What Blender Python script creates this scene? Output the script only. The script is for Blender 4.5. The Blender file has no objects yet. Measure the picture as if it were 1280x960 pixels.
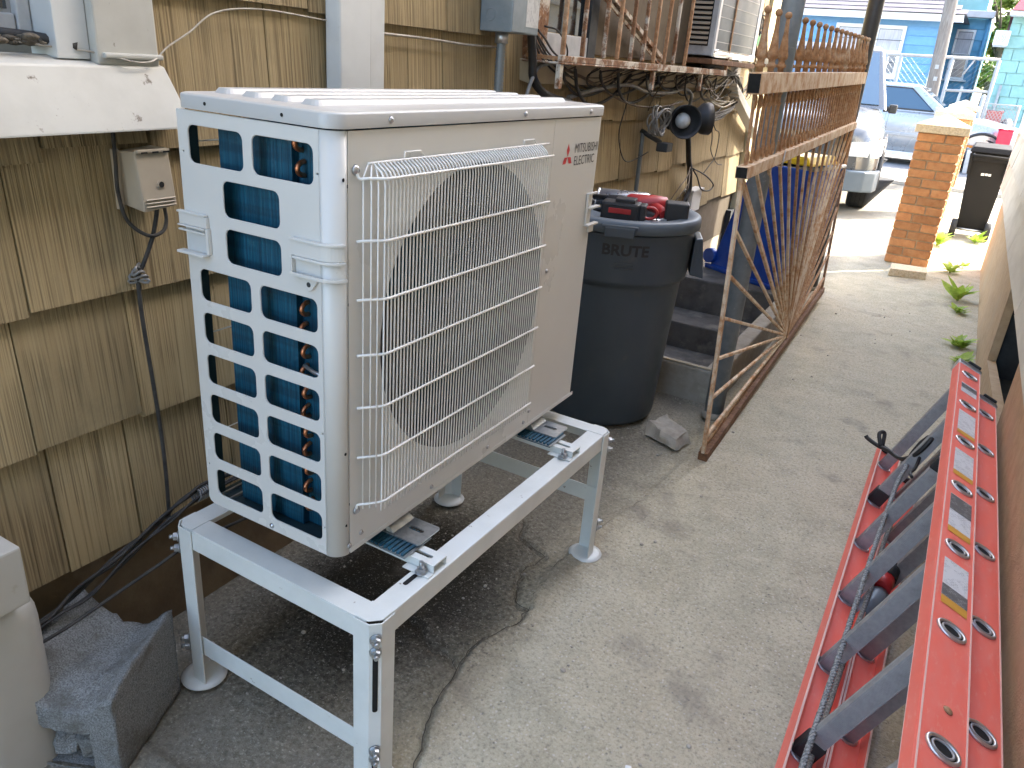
import bpy, bmesh, math, random
from mathutils import Vector, Matrix, noise
from mathutils.geometry import tessellate_polygon
R = random.Random(7)
scene = bpy.context.scene
COL = scene.collection

# ------------------------------------------------------------ camera, sky, sun, exposure
cam_d = bpy.data.cameras.new("camera")
cam = bpy.data.objects.new("camera", cam_d)
COL.objects.link(cam)
YAW, PITCH, ROLL = 0.4925, 0.3996, 0.0828
fw = Vector((-math.sin(YAW)*math.cos(PITCH), math.cos(YAW)*math.cos(PITCH), -math.sin(PITCH)))
rt = fw.cross(Vector((0, 0, 1))).normalized()
up = rt.cross(fw)
r2 = math.cos(ROLL)*rt + math.sin(ROLL)*up
u2 = -math.sin(ROLL)*rt + math.cos(ROLL)*up
M = Matrix((r2, u2, -fw)).transposed().to_4x4()
M.translation = Vector((1.1143, -0.8690, 1.3052))
cam.matrix_world = M
cam_d.sensor_width = 36.0
cam_d.lens = 970.5/1280*36.0
cam_d.clip_start = 0.02
cam_d.clip_end = 900
scene.camera = cam

SUN = Vector((0.50, 0.62, 0.62)).normalized()
world = bpy.data.worlds.new("World")
scene.world = world
world.use_nodes = True
wn = world.node_tree
bg = wn.nodes["Background"]
sky = wn.nodes.new("ShaderNodeTexSky")
sky.sky_type = 'NISHITA'
sky.sun_disc = False
sky.sun_elevation = math.asin(SUN.z)
sky.sun_rotation = math.atan2(SUN.x, SUN.y)
sky.air_density = 1.0
sky.dust_density = 3.0
sky.ozone_density = 0.6
wn.links.new(sky.outputs[0], bg.inputs[0])
bg.inputs[1].default_value = 0.15
sun_d = bpy.data.lights.new("sun", 'SUN')
sun_d.energy = 2.0
sun_d.angle = math.radians(0.6)
sun_d.color = (1.0, 0.95, 0.86)
sun = bpy.data.objects.new("sun", sun_d)
sun.rotation_euler = (-SUN).to_track_quat('-Z', 'Y').to_euler()
sun.location = (20, 24, 25)
COL.objects.link(sun)
scene.view_settings.view_transform = 'Standard'
scene.view_settings.look = 'None'
scene.view_settings.gamma = 1.0
scene.view_settings.exposure = 3.1
scene.cycles.max_bounces = 6
scene.cycles.glossy_bounces = 3
scene.cycles.caustics_reflective = False
scene.cycles.caustics_refractive = False
scene.cycles.diffuse_bounces = 4

# ------------------------------------------------------------ materials
class NT:
    def __init__(s, name):
        s.m = bpy.data.materials.new(name)
        s.m.use_nodes = True
        s.t = s.m.node_tree
        s.b = s.t.nodes["Principled BSDF"]
    def n(s, ty, **kw):
        x = s.t.nodes.new("ShaderNode"+ty)
        for k, v in kw.items():
            if k.startswith("i_"):
                x.inputs[k[2:].replace("__", " ")].default_value = v
            else:
                setattr(x, k, v)
        return x
    def l(s, a, b):
        s.t.links.new(a, b)
    def coords(s, scale=(1, 1, 1), rnd=0.0, loc=(0, 0, 0)):
        tc = s.n("TexCoord")
        mp = s.n("Mapping")
        mp.inputs["Scale"].default_value = scale
        mp.inputs["Location"].default_value = loc
        s.l(tc.outputs["Object"], mp.inputs["Vector"])
        if rnd:
            oi = s.n("ObjectInfo")
            mu = s.n("Math", operation='MULTIPLY')
            mu.inputs[1].default_value = rnd
            s.l(oi.outputs["Random"], mu.inputs[0])
            va = s.n("VectorMath", operation='ADD')
            s.l(mp.outputs[0], va.inputs[0])
            s.l(mu.outputs[0], va.inputs[1])
            return va.outputs[0]
        return mp.outputs[0]
    def noise(s, vec, scale, detail=4, rough=0.55):
        x = s.n("TexNoise")
        x.inputs["Scale"].default_value = scale
        x.inputs["Detail"].default_value = detail
        x.inputs["Roughness"].default_value = rough
        s.l(vec, x.inputs["Vector"])
        return x.outputs["Fac"]
    def ramp(s, fac, stops):
        x = s.n("ValToRGB")
        e = x.color_ramp.elements
        while len(e) < len(stops):
            e.new(0.5)
        for i, (p, c) in enumerate(stops):
            e[i].position = p
            e[i].color = (c, c, c, 1) if isinstance(c, (int, float)) else (*c, 1)
        s.l(fac, x.inputs[0])
        return x.outputs[0]
    def mix(s, fac, a, b, mode='MIX'):
        x = s.n("Mix", data_type='RGBA', blend_type=mode)
        for i, v in ((0, fac), (6, a), (7, b)):
            if isinstance(v, (int, float)):
                x.inputs[i].default_value = v
            elif isinstance(v, tuple):
                x.inputs[i].default_value = (*v, 1)
            else:
                s.l(v, x.inputs[i])
        return x.outputs[2]
    def bump(s, h, strength=0.3, dist=0.005, prev=None):
        x = s.n("Bump")
        x.inputs["Strength"].default_value = strength
        x.inputs["Distance"].default_value = dist
        s.l(h, x.inputs["Height"])
        if prev is not None:
            s.l(prev, x.inputs["Normal"])
        return x.outputs[0]

MATS = {}
def pm(name, c, rough=0.5, metal=0.0, c2=None, scale=20, lo=0.4, hi=0.65, bump=0.0, bscale=120, bdist=0.002,
       c3=None, s3=6, lo3=0.55, hi3=0.7, stretch=(1, 1, 1), rnd=0.0, spec=0.5, rvar=0.12, vary=0.0, coat=0.0):
    """base colour with one fine and one coarse procedural blotch layer, uneven gloss and relief"""
    k = NT(name)
    v = k.coords(stretch, rnd)
    col = (*c, 1)
    out = None
    n1 = k.noise(v, scale, 6, 0.6)
    f1 = k.ramp(n1, [(lo, 0.0), (hi, 1.0)])
    out = k.mix(f1, c, c2 if c2 else tuple(x*0.86 for x in c))
    if c3:
        n3 = k.noise(v, s3, 8, 0.68)
        f3 = k.ramp(n3, [(lo3, 0.0), (hi3, 1.0)])
        out = k.mix(f3, out, c3)
    if vary:
        oi = k.n("ObjectInfo")
        hs = k.n("HueSaturation")
        mr = k.n("MapRange")
        mr.inputs["To Min"].default_value = 1-vary
        mr.inputs["To Max"].default_value = 1+vary
        k.l(oi.outputs["Random"], mr.inputs["Value"])
        k.l(mr.outputs[0], hs.inputs["Value"])
        k.l(out, hs.inputs["Color"])
        out = hs.outputs[0]
    k.l(out, k.b.inputs["Base Color"])
    k.b.inputs["Metallic"].default_value = metal
    k.b.inputs["Specular IOR Level"].default_value = spec
    if coat:
        k.b.inputs["Coat Weight"].default_value = coat
        k.b.inputs["Coat Roughness"].default_value = 0.06
    rr = k.ramp(n1, [(0.25, max(0.03, rough-rvar)), (0.75, min(1.0, rough+rvar))])
    k.l(rr, k.b.inputs["Roughness"])
    if bump:
        nb = k.noise(v, bscale, 4, 0.6)
        k.l(k.bump(nb, bump, bdist), k.b.inputs["Normal"])
    MATS[name] = k.m
    return k.m

def m_ground():
    k = NT("alley_concrete")
    tc = k.n("TexCoord")
    P = tc.outputs["Object"]
    n_big = k.noise(P, 1.3, 6, 0.6)
    n_mid = k.noise(P, 7.0, 8, 0.65)
    n_fin = k.noise(P, 170.0, 3, 0.6)
    n_grit = k.noise(P, 84.0, 5, 0.75)
    base = k.mix(k.ramp(n_mid, [(0.36, 0.0), (0.66, 1.0)]), (0.40, 0.362, 0.262), (0.55, 0.498, 0.365))
    base = k.mix(k.ramp(n_big, [(0.40, 0.0), (0.62, 0.75)]), base, (0.55, 0.478, 0.345))
    # aggregate: pale and dark stones in the worn surface
    vo = k.n("TexVoronoi"); vo.inputs["Scale"].default_value = 95
    k.l(P, vo.inputs["Vector"])
    st = k.ramp(vo.outputs["Distance"], [(0.16, 1.0), (0.34, 0.0)])
    sep = k.n("SeparateColor"); k.l(vo.outputs["Color"], sep.inputs[0])
    pale = k.ramp(sep.outputs[0], [(0.62, 0.0), (0.70, 1.0)])
    dark = k.ramp(sep.outputs[1], [(0.80, 0.0), (0.90, 0.7)])
    mp = k.n("Math", operation='MULTIPLY'); k.l(st, mp.inputs[0]); k.l(pale, mp.inputs[1])
    md = k.n("Math", operation='MULTIPLY'); k.l(st, md.inputs[0]); k.l(dark, md.inputs[1])
    base = k.mix(mp.outputs[0], base, (0.62, 0.57, 0.48))
    base = k.mix(md.outputs[0], base, (0.13, 0.12, 0.105))
    base = k.mix(k.ramp(n_grit, [(0.34, 0.55), (0.50, 0.0)]), base, (0.19, 0.172, 0.14))
    base = k.mix(k.ramp(n_grit, [(0.56, 0.0), (0.70, 0.5)]), base, (0.62, 0.575, 0.465))
    # grime of the gutter along the house wall (left of the crack), broken up by noise
    sx = k.n("SeparateXYZ"); k.l(P, sx.inputs[0])
    ad = k.n("Math", operation='ADD'); k.l(sx.outputs[0], ad.inputs[0])
    ns = k.n("MapRange"); k.l(n_mid, ns.inputs["Value"])
    ns.inputs["To Min"].default_value = -0.11; ns.inputs["To Max"].default_value = 0.11
    k.l(ns.outputs[0], ad.inputs[1])
    dirt = k.ramp(ad.outputs[0], [(0.30, 0.84), (0.52, 0.0)])
    dirt2 = k.mix(k.ramp(n_grit, [(0.35, 0.0), (0.65, 1.0)]), (0.12, 0.108, 0.084), (0.25, 0.23, 0.185))
    base = k.mix(dirt, base, dirt2)
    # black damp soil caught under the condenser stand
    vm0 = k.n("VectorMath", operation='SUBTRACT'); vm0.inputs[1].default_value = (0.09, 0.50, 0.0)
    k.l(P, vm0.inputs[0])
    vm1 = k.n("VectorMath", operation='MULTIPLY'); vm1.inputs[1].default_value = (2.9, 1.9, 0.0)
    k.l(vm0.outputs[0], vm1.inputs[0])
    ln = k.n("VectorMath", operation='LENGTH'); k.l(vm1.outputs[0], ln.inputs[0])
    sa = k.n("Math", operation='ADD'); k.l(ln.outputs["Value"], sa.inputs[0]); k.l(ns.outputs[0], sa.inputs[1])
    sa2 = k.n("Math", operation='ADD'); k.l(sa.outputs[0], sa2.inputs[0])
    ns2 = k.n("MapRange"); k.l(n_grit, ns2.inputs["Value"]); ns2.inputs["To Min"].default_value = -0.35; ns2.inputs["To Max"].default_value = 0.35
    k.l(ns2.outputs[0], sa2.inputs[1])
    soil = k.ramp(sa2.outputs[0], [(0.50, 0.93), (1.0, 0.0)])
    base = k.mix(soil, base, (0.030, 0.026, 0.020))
    # coarse worn grain, pale and dark
    n_g2 = k.noise(P, 150.0, 5, 0.75)
    base = k.mix(k.ramp(n_g2, [(0.30, 0.65), (0.45, 0.0)]), base, (0.15, 0.135, 0.11))
    base = k.mix(k.ramp(n_g2, [(0.56, 0.0), (0.70, 0.7)]), base, (0.66, 0.62, 0.53))
    # isolated oily blots and pale scuffs
    blot = k.ramp(k.noise(P, 2.6, 5, 0.7), [(0.55, 0.0), (0.68, 0.6)])
    base = k.mix(blot, base, (0.20, 0.18, 0.15))
    scuf = k.ramp(k.noise(P, 4.1, 6, 0.75), [(0.64, 0.0), (0.72, 0.5)])
    base = k.mix(scuf, base, (0.56, 0.52, 0.45))
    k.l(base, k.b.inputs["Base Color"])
    k.b.inputs["Roughness"].default_value = 0.92
    k.b.inputs["Specular IOR Level"].default_value = 0.25
    b1 = k.bump(n_grit, 0.55, 0.006)
    b2 = k.bump(n_g2, 0.6, 0.004, b1)
    b3 = k.bump(st, 0.35, 0.002, b2)
    k.l(b3, k.b.inputs["Normal"])
    MATS["ground"] = k.m

def m_shingle():
    k = NT("tan_shingle")
    v = k.coords((1, 1, 1), 9.0)
    vs = k.n("VectorMath", operation='MULTIPLY'); vs.inputs[1].default_value = (1, 170, 2.4)
    k.l(v, vs.inputs[0])
    g = k.noise(vs.outputs[0], 1.0, 3, 0.5)
    vs2 = k.n("VectorMath", operation='MULTIPLY'); vs2.inputs[1].default_value = (1, 26, 1.0)
    k.l(v, vs2.inputs[0])
    g2 = k.noise(vs2.outputs[0], 1.0, 4, 0.6)
    vs3 = k.n("VectorMath", operation='MULTIPLY'); vs3.inputs[1].default_value = (1, 330, 3.0)
    k.l(v, vs3.inputs[0])
    g3 = k.noise(vs3.outputs[0], 1.0, 2, 0.5)
    blot = k.noise(v, 5.0, 6, 0.65)
    c = k.mix(k.ramp(g2, [(0.30, 0.0), (0.70, 1.0)]), (0.305, 0.230, 0.122), (0.365, 0.284, 0.156))
    c = k.mix(k.ramp(g, [(0.28, 0.75), (0.46, 0.0)]), c, (0.085, 0.060, 0.030))
    gm = k.n("Math", operation='MULTIPLY'); k.l(k.ramp(g3, [(0.36, 0.75), (0.52, 0.0)]), gm.inputs[0]); k.l(k.ramp(k.noise(v, 7.0, 3, 0.5), [(0.40, 0.25), (0.58, 1.0)]), gm.inputs[1])
    c = k.mix(gm.outputs[0], c, (0.115, 0.083, 0.043))
    c = k.mix(k.ramp(blot, [(0.56, 0.0), (0.72, 0.5)]), c, (0.19, 0.15, 0.085))
    oi = k.n("ObjectInfo")
    mr = k.n("MapRange"); mr.inputs["To Min"].default_value = 0.82; mr.inputs["To Max"].default_value = 1.16
    k.l(oi.outputs["Random"], mr.inputs["Value"])
    hs = k.n("HueSaturation"); k.l(mr.outputs[0], hs.inputs["Value"]); k.l(c, hs.inputs["Color"])
    k.l(hs.outputs[0], k.b.inputs["Base Color"])
    k.b.inputs["Roughness"].default_value = 0.8
    k.b.inputs["Specular IOR Level"].default_value = 0.3
    b = k.bump(g, 0.65, 0.005)
    b = k.bump(k.noise(v, 150, 3, 0.6), 0.2, 0.002, b)
    k.l(b, k.b.inputs["Normal"])
    MATS["shingle"] = k.m

def m_fin():
    k = NT("blue_fin_coil")
    v = k.coords()
    vs = k.n("VectorMath", operation='MULTIPLY'); vs.inputs[1].default_value = (420, 420, 3)
    k.l(v, vs.inputs[0])
    g = k.noise(vs.outputs[0], 1.0, 2, 0.5)
    vz = k.n("VectorMath", operation='MULTIPLY'); vz.inputs[1].default_value = (2, 2, 48)
    k.l(v, vz.inputs[0])
    hz = k.noise(vz.outputs[0], 1.0, 2, 0.5)
    blot = k.noise(v, 24, 6, 0.7)
    c = k.mix(k.ramp(g, [(0.3, 0.0), (0.7, 1.0)]), (0.003, 0.045, 0.085), (0.009, 0.115, 0.19))
    c = k.mix(k.ramp(hz, [(0.40, 0.5), (0.56, 0.0)]), c, (0.002, 0.022, 0.045))
    c = k.mix(k.ramp(blot, [(0.60, 0.0), (0.76, 0.45)]), c, (0.06, 0.20, 0.28))
    k.l(c, k.b.inputs["Base Color"])
    k.b.inputs["Roughness"].default_value = 0.45
    k.b.inputs["Metallic"].default_value = 0.25
    k.l(k.bump(g, 0.6, 0.002), k.b.inputs["Normal"])
    MATS["fin"] = k.m

def m_rust(name, paint, lo, hi, rc=(0.16, 0.075, 0.035), rc2=(0.34, 0.19, 0.10)):
    k = NT(name)
    v = k.coords((1, 1, 1), 5.0)
    n1 = k.noise(v, 14, 8, 0.7)
    n2 = k.noise(v, 60, 6, 0.65)
    r = k.mix(k.ramp(n2, [(0.35, 0.0), (0.68, 1.0)]), rc, rc2)
    c = k.mix(k.ramp(n1, [(lo, 0.0), (hi, 1.0)]), r, paint)
    k.l(c, k.b.inputs["Base Color"])
    k.b.inputs["Roughness"].default_value = 0.82
    k.b.inputs["Specular IOR Level"].default_value = 0.3
    k.l(k.bump(n2, 0.5, 0.003), k.b.inputs["Normal"])
    MATS[name] = k.m

def m_print(name, paper, ink, sc):
    """flat print too small to read: lines of fine dark dashes"""
    k = NT(name)
    v = k.coords((sc*2.2, sc*0.9, sc*2.2))
    br = k.n("TexBrick")
    br.inputs["Color1"].default_value = (*ink, 1)
    br.inputs["Color2"].default_value = (*[0.5*(a+b) for a, b in zip(paper, ink)], 1)
    br.inputs["Mortar"].default_value = (*paper, 1)
    br.inputs["Scale"].default_value = 1.0
    br.inputs["Mortar Size"].default_value = 0.09
    br.inputs["Brick Width"].default_value = 0.9
    br.inputs["Row Height"].default_value = 0.28
    k.l(v, br.inputs["Vector"])
    n = k.noise(k.coords(), 55, 3, 0.6)
    c = k.mix(k.ramp(n, [(0.46, 0.0), (0.56, 1.0)]), paper, br.outputs[0])
    k.l(c, k.b.inputs["Base Color"])
    k.b.inputs["Roughness"].default_value = 0.45
    MATS[name] = k.m

def m_leaf(name, c1, c2):
    k = NT(name)
    v = k.coords((1, 1, 1), 3.0)
    n = k.noise(v, 9 if 'tree' not in name else 1.6, 3, 0.6)
    c = k.mix(k.ramp(n, [(0.35, 0.0), (0.65, 1.0)]), c1, c2)
    k.l(c, k.b.inputs["Base Color"])
    k.b.inputs["Roughness"].default_value = 0.55
    tr = k.n("BsdfTranslucent"); k.l(c, tr.inputs[0])
    ms = k.n("MixShader"); ms.inputs[0].default_value = 0.35
    k.l(k.b.outputs[0], ms.inputs[1]); k.l(tr.outputs[0], ms.inputs[2])
    k.l(ms.outputs[0], k.t.nodes["Material Output"].inputs["Surface"])
    MATS[name] = k.m

def m_glass(name, tint, rough=0.04):
    k = NT(name)
    k.b.inputs["Base Color"].default_value = (*tint, 1)
    k.b.inputs["Roughness"].default_value = rough
    k.b.inputs["Specular IOR Level"].default_value = 0.9
    k.b.inputs["Coat Weight"].default_value = 0.5
    k.b.inputs["Coat Roughness"].default_value = 0.03
    MATS[name] = k.m

m_ground(); m_shingle(); m_fin()
m_rust("rust", (0.52, 0.40, 0.28), 0.52, 0.68, (0.26, 0.135, 0.065), (0.46, 0.27, 0.145))
m_rust("rust_pale", (0.66, 0.54, 0.40), 0.40, 0.58, (0.38, 0.19, 0.085), (0.55, 0.34, 0.19))
m_rust("rust_white", (0.54, 0.50, 0.42), 0.47, 0.57, (0.13, 0.06, 0.03), (0.30, 0.16, 0.08))
m_rust("rust_dark", (0.26, 0.16, 0.10), 0.55, 0.7, (0.10, 0.05, 0.026), (0.22, 0.11, 0.055))
m_print("print_white", (0.66, 0.67, 0.67), (0.26, 0.26, 0.27), 60)
m_print("print_dark", (0.12, 0.12, 0.12), (0.40, 0.40, 0.40), 70)
m_print("print_plate", (0.50, 0.51, 0.50), (0.22, 0.23, 0.24), 40)
m_leaf("leaf_weed", (0.28, 0.42, 0.04), (0.42, 0.54, 0.09))
m_leaf("leaf_tree", (0.10, 0.17, 0.03), (0.23, 0.30, 0.07))
m_glass("glass_dark", (0.012, 0.016, 0.02))
m_glass("glass_car", (0.03, 0.07, 0.11))
m_glass("glass_pale", (0.16, 0.17, 0.20), 0.15)
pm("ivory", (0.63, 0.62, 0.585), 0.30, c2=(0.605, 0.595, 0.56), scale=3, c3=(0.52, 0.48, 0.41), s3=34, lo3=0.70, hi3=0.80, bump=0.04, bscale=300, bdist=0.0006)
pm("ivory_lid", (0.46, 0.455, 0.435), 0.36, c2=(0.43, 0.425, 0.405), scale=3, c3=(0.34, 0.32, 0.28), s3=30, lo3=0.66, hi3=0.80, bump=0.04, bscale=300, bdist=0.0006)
pm("ivory_wire", (0.80, 0.785, 0.74), 0.35)
pm("stand_white", (0.70, 0.72, 0.69), 0.42, c2=(0.63, 0.65, 0.62), scale=9, c3=(0.24, 0.20, 0.15), s3=38, lo3=0.665, hi3=0.71, bump=0.05, bscale=200)
pm("stand_chip", (0.085, 0.06, 0.045), 0.8)
pm("galv", (0.48, 0.50, 0.51), 0.38, 0.85, c2=(0.36, 0.38, 0.39), scale=60, c3=(0.25, 0.23, 0.2), s3=30, lo3=0.62, hi3=0.75)
pm("steel_screw", (0.5, 0.51, 0.53), 0.3, 0.9)
pm("hole_black", (0.006, 0.006, 0.006), 0.9)
pm("pad_blue", (0.015, 0.10, 0.17), 0.6, c2=(0.01, 0.06, 0.1))
pm("copper", (0.62, 0.26, 0.13), 0.35, 0.9, c2=(0.40, 0.15, 0.07), scale=70)
pm("dark_inner", (0.03, 0.034, 0.036), 0.7)
pm("dark_teal", (0.012, 0.035, 0.045), 0.6)
pm("fan_grey", (0.035, 0.035, 0.037), 0.5)
pm("logo_red", (0.55, 0.022, 0.03), 0.4)
pm("logo_black", (0.03, 0.03, 0.034), 0.4)
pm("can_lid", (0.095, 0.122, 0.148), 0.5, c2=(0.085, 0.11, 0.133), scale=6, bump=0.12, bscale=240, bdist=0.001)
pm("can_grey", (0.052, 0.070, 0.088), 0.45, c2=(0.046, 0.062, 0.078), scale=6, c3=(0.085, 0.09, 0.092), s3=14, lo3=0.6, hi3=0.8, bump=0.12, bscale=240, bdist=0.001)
pm("can_print", (0.02, 0.021, 0.024), 0.5)
pm("tool_red", (0.42, 0.025, 0.025), 0.42)
pm("tool_black", (0.018, 0.018, 0.02), 0.5, bump=0.2, bscale=180)
pm("tin", (0.56, 0.57, 0.60), 0.3, 0.8)
pm("fiberglass", (0.88, 0.170, 0.122), 0.52, c2=(0.86, 0.205, 0.155), scale=46, c3=(0.86, 0.30, 0.23), s3=90, lo3=0.56, hi3=0.74, bump=0.18, bscale=260, bdist=0.001, stretch=(1, 0.35, 1))
pm("fiberglass_edge", (0.85, 0.55, 0.47), 0.6)
pm("rung_alu", (0.36, 0.355, 0.355), 0.48, 0.3, c2=(0.28, 0.276, 0.276), scale=40, c3=(0.31, 0.31, 0.32), s3=18, lo3=0.55, hi3=0.7)
pm("alu", (0.62, 0.62, 0.62), 0.35, 0.85, c2=(0.48, 0.48, 0.48), scale=50)
pm("orange_print", (0.68, 0.34, 0.05), 0.45)
pm("rope", (0.155, 0.155, 0.15), 0.9, c2=(0.33, 0.33, 0.32), scale=220, lo=0.45, hi=0.55, bump=0.6, bscale=300)
pm("rubber_black", (0.014, 0.014, 0.015), 0.6)
pm("cable_black", (0.022, 0.021, 0.020), 0.75, c2=(0.06, 0.055, 0.05), scale=30)
pm("cable_grey", (0.23, 0.23, 0.225), 0.6, c2=(0.15, 0.145, 0.135), scale=30)
pm("cable_pale", (0.36, 0.33, 0.27), 0.6, c2=(0.24, 0.21, 0.165), scale=30)
pm("cable_brown", (0.12, 0.085, 0.05), 0.6, c2=(0.07, 0.05, 0.035), scale=30)
pm("tag_green", (0.01, 0.33, 0.07), 0.5)
pm("box_beige", (0.42, 0.36, 0.275), 0.5, c2=(0.38, 0.32, 0.24), scale=12, c3=(0.25, 0.2, 0.14), s3=30, lo3=0.66, hi3=0.78)
pm("trim_white", (0.42, 0.415, 0.375), 0.55, c2=(0.375, 0.365, 0.325), scale=8, c3=(0.12, 0.10, 0.075), s3=30, lo3=0.635, hi3=0.70, bump=0.06, bscale=60)
pm("trim_cool", (0.54, 0.555, 0.545), 0.5, c2=(0.49, 0.50, 0.49), scale=7, c3=(0.33, 0.31, 0.27), s3=24, lo3=0.68, hi3=0.8)
pm("frame_grey", (0.36, 0.37, 0.38), 0.45, c2=(0.46, 0.47, 0.47), scale=24, c3=(0.10, 0.09, 0.07), s3=40, lo3=0.64, hi3=0.74)
pm("dirt_dark", (0.10, 0.085, 0.063), 0.95, c2=(0.06, 0.05, 0.037), scale=40, bump=0.8, bscale=60, bdist=0.01)
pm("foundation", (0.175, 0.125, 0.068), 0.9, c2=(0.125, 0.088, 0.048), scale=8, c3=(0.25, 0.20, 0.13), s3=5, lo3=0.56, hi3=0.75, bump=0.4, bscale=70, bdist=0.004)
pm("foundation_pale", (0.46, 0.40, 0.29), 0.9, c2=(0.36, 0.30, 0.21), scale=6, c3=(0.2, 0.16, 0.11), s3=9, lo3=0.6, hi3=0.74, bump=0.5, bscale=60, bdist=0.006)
pm("backing", (0.10, 0.075, 0.045), 0.9)
pm("wall_far_up", (0.36, 0.29, 0.175), 0.85, c2=(0.30, 0.24, 0.14), scale=40, stretch=(1, 20, 0.6), bump=0.4, bscale=90)
pm("cream", (0.62, 0.53, 0.31), 0.6, c2=(0.66, 0.56, 0.32), scale=5, c3=(0.5, 0.41, 0.24), s3=16, lo3=0.64, hi3=0.78)
pm("steel_blue", (0.20, 0.235, 0.265), 0.5, c2=(0.15, 0.18, 0.205), scale=18, c3=(0.33, 0.35, 0.36), s3=26, lo3=0.63, hi3=0.72)
pm("box_steel", (0.235, 0.275, 0.30), 0.45, 0.3, c2=(0.20, 0.24, 0.26), scale=18)
pm("conduit", (0.20, 0.225, 0.235), 0.5, 0.4)
pm("blue_plastic", (0.012, 0.085, 0.42), 0.42, c2=(0.008, 0.052, 0.30), scale=8, c3=(0.03, 0.09, 0.33), s3=10, lo3=0.6, hi3=0.8)
pm("yellow_plastic", (0.78, 0.52, 0.02), 0.45)
pm("bin_brown", (0.009, 0.0085, 0.0085), 0.8, spec=0.2, c2=(0.013, 0.012, 0.012), scale=5, bump=0.12, bscale=200)
pm("print_plain", (0.6, 0.6, 0.58), 0.5)
pm("kerb", (0.34, 0.31, 0.26), 0.92, c2=(0.26, 0.235, 0.19), scale=16, c3=(0.46, 0.42, 0.34), s3=8, lo3=0.55, hi3=0.72, bump=0.5, bscale=90, bdist=0.004)
pm("kerb_dark", (0.15, 0.14, 0.125), 0.92, c2=(0.10, 0.095, 0.085), scale=12, c3=(0.28, 0.255, 0.21), s3=7, lo3=0.54, hi3=0.7, bump=0.5, bscale=80, bdist=0.005)
pm("cinder", (0.34, 0.345, 0.335), 0.95, c2=(0.15, 0.15, 0.146), scale=330, lo=0.40, hi=0.62, c3=(0.14, 0.13, 0.11), s3=14, lo3=0.5, hi3=0.7, bump=1.0, bscale=420, bdist=0.004)
pm("stone", (0.46, 0.42, 0.35), 0.9, c2=(0.34, 0.30, 0.25), scale=20, bump=0.5, bscale=60, bdist=0.004)
pm("brick", (0.52, 0.245, 0.105), 0.85, c2=(0.42, 0.175, 0.07), scale=30, c3=(0.53, 0.29, 0.14), s3=14, lo3=0.52, hi3=0.7, bump=0.5, bscale=120, bdist=0.003, rnd=6.0, vary=0.2)
pm("mortar", (0.52, 0.40, 0.26), 0.95, c2=(0.42, 0.32, 0.21), scale=40, bump=0.5, bscale=100)
pm("caststone", (0.68, 0.57, 0.41), 0.9, c2=(0.52, 0.41, 0.27), scale=90, lo=0.42, hi=0.6, c3=(0.66, 0.57, 0.43), s3=26, lo3=0.5, hi3=0.66, bump=0.6, bscale=160, bdist=0.004)
pm("stucco_brown", (0.50, 0.365, 0.225), 0.92, c2=(0.43, 0.305, 0.185), scale=24, c3=(0.46, 0.36, 0.24), s3=3, lo3=0.5, hi3=0.7, bump=0.8, bscale=170, bdist=0.004)
pm("siding_pale", (0.62, 0.585, 0.50), 0.7, c2=(0.54, 0.50, 0.42), scale=10, c3=(0.42, 0.38, 0.31), s3=7, lo3=0.6, hi3=0.74, stretch=(1, 0.3, 1), rnd=4.0, vary=0.07, bump=0.15, bscale=80)
pm("weathered_wood", (0.23, 0.195, 0.165), 0.9, c2=(0.15, 0.125, 0.105), scale=24, c3=(0.30, 0.27, 0.235), s3=16, lo3=0.5, hi3=0.7, stretch=(1, 1, 0.12), bump=0.6, bscale=60, bdist=0.01)
pm("asphalt", (0.20, 0.195, 0.19), 0.9, c2=(0.155, 0.152, 0.148), scale=60, c3=(0.27, 0.265, 0.255), s3=3, lo3=0.5, hi3=0.7, bump=0.4, bscale=200)
pm("sidewalk", (0.48, 0.455, 0.41), 0.9, c2=(0.41, 0.385, 0.34), scale=14, c3=(0.33, 0.31, 0.275), s3=3, lo3=0.55, hi3=0.72, bump=0.3, bscale=140)
pm("paint_silver", (0.13, 0.136, 0.138), 0.28, 0.65, c2=(0.115, 0.12, 0.122), scale=4, coat=0.5)
pm("paint_pale", (0.42, 0.44, 0.46), 0.28, 0.35, c2=(0.39, 0.41, 0.43), scale=3, coat=0.6)
pm("peeled", (0.24, 0.15, 0.11), 0.7, c2=(0.46, 0.42, 0.38), scale=26, lo=0.45, hi=0.55)
pm("plastic_grey", (0.03, 0.031, 0.032), 0.55)
pm("lamp_lens", (0.62, 0.63, 0.62), 0.15, coat=0.7)
pm("lamp_red", (0.45, 0.02, 0.02), 0.2)
pm("lamp_amber", (0.6, 0.2, 0.03), 0.2)
pm("tyre", (0.022, 0.022, 0.022), 0.85, bump=0.3, bscale=90)
pm("siding_blue", (0.16, 0.36, 0.60), 0.65, c2=(0.145, 0.33, 0.56), scale=6, vary=0.06, rnd=3.0)
pm("siding_teal", (0.12, 0.35, 0.52), 0.65, c2=(0.10, 0.31, 0.47), scale=5, vary=0.08, rnd=3.0)
pm("siding_mint", (0.27, 0.47, 0.44), 0.65, c2=(0.24, 0.43, 0.40), scale=5, vary=0.05, rnd=3.0)
pm("roof_grey", (0.19, 0.165, 0.17), 0.9, c2=(0.14, 0.12, 0.125), scale=7, vary=0.08, rnd=3.0, stretch=(0.4, 1, 1))
pm("roof_red", (0.42, 0.055, 0.075), 0.85, vary=0.12, rnd=3.0)
pm("paint_white", (0.78, 0.78, 0.76), 0.5, c2=(0.72, 0.72, 0.70), scale=6)
pm("curtain", (0.55, 0.53, 0.54), 0.8, c2=(0.42, 0.40, 0.42), scale=9, stretch=(6, 1, 0.4))
pm("iron_black", (0.03, 0.03, 0.032), 0.5)
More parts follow.
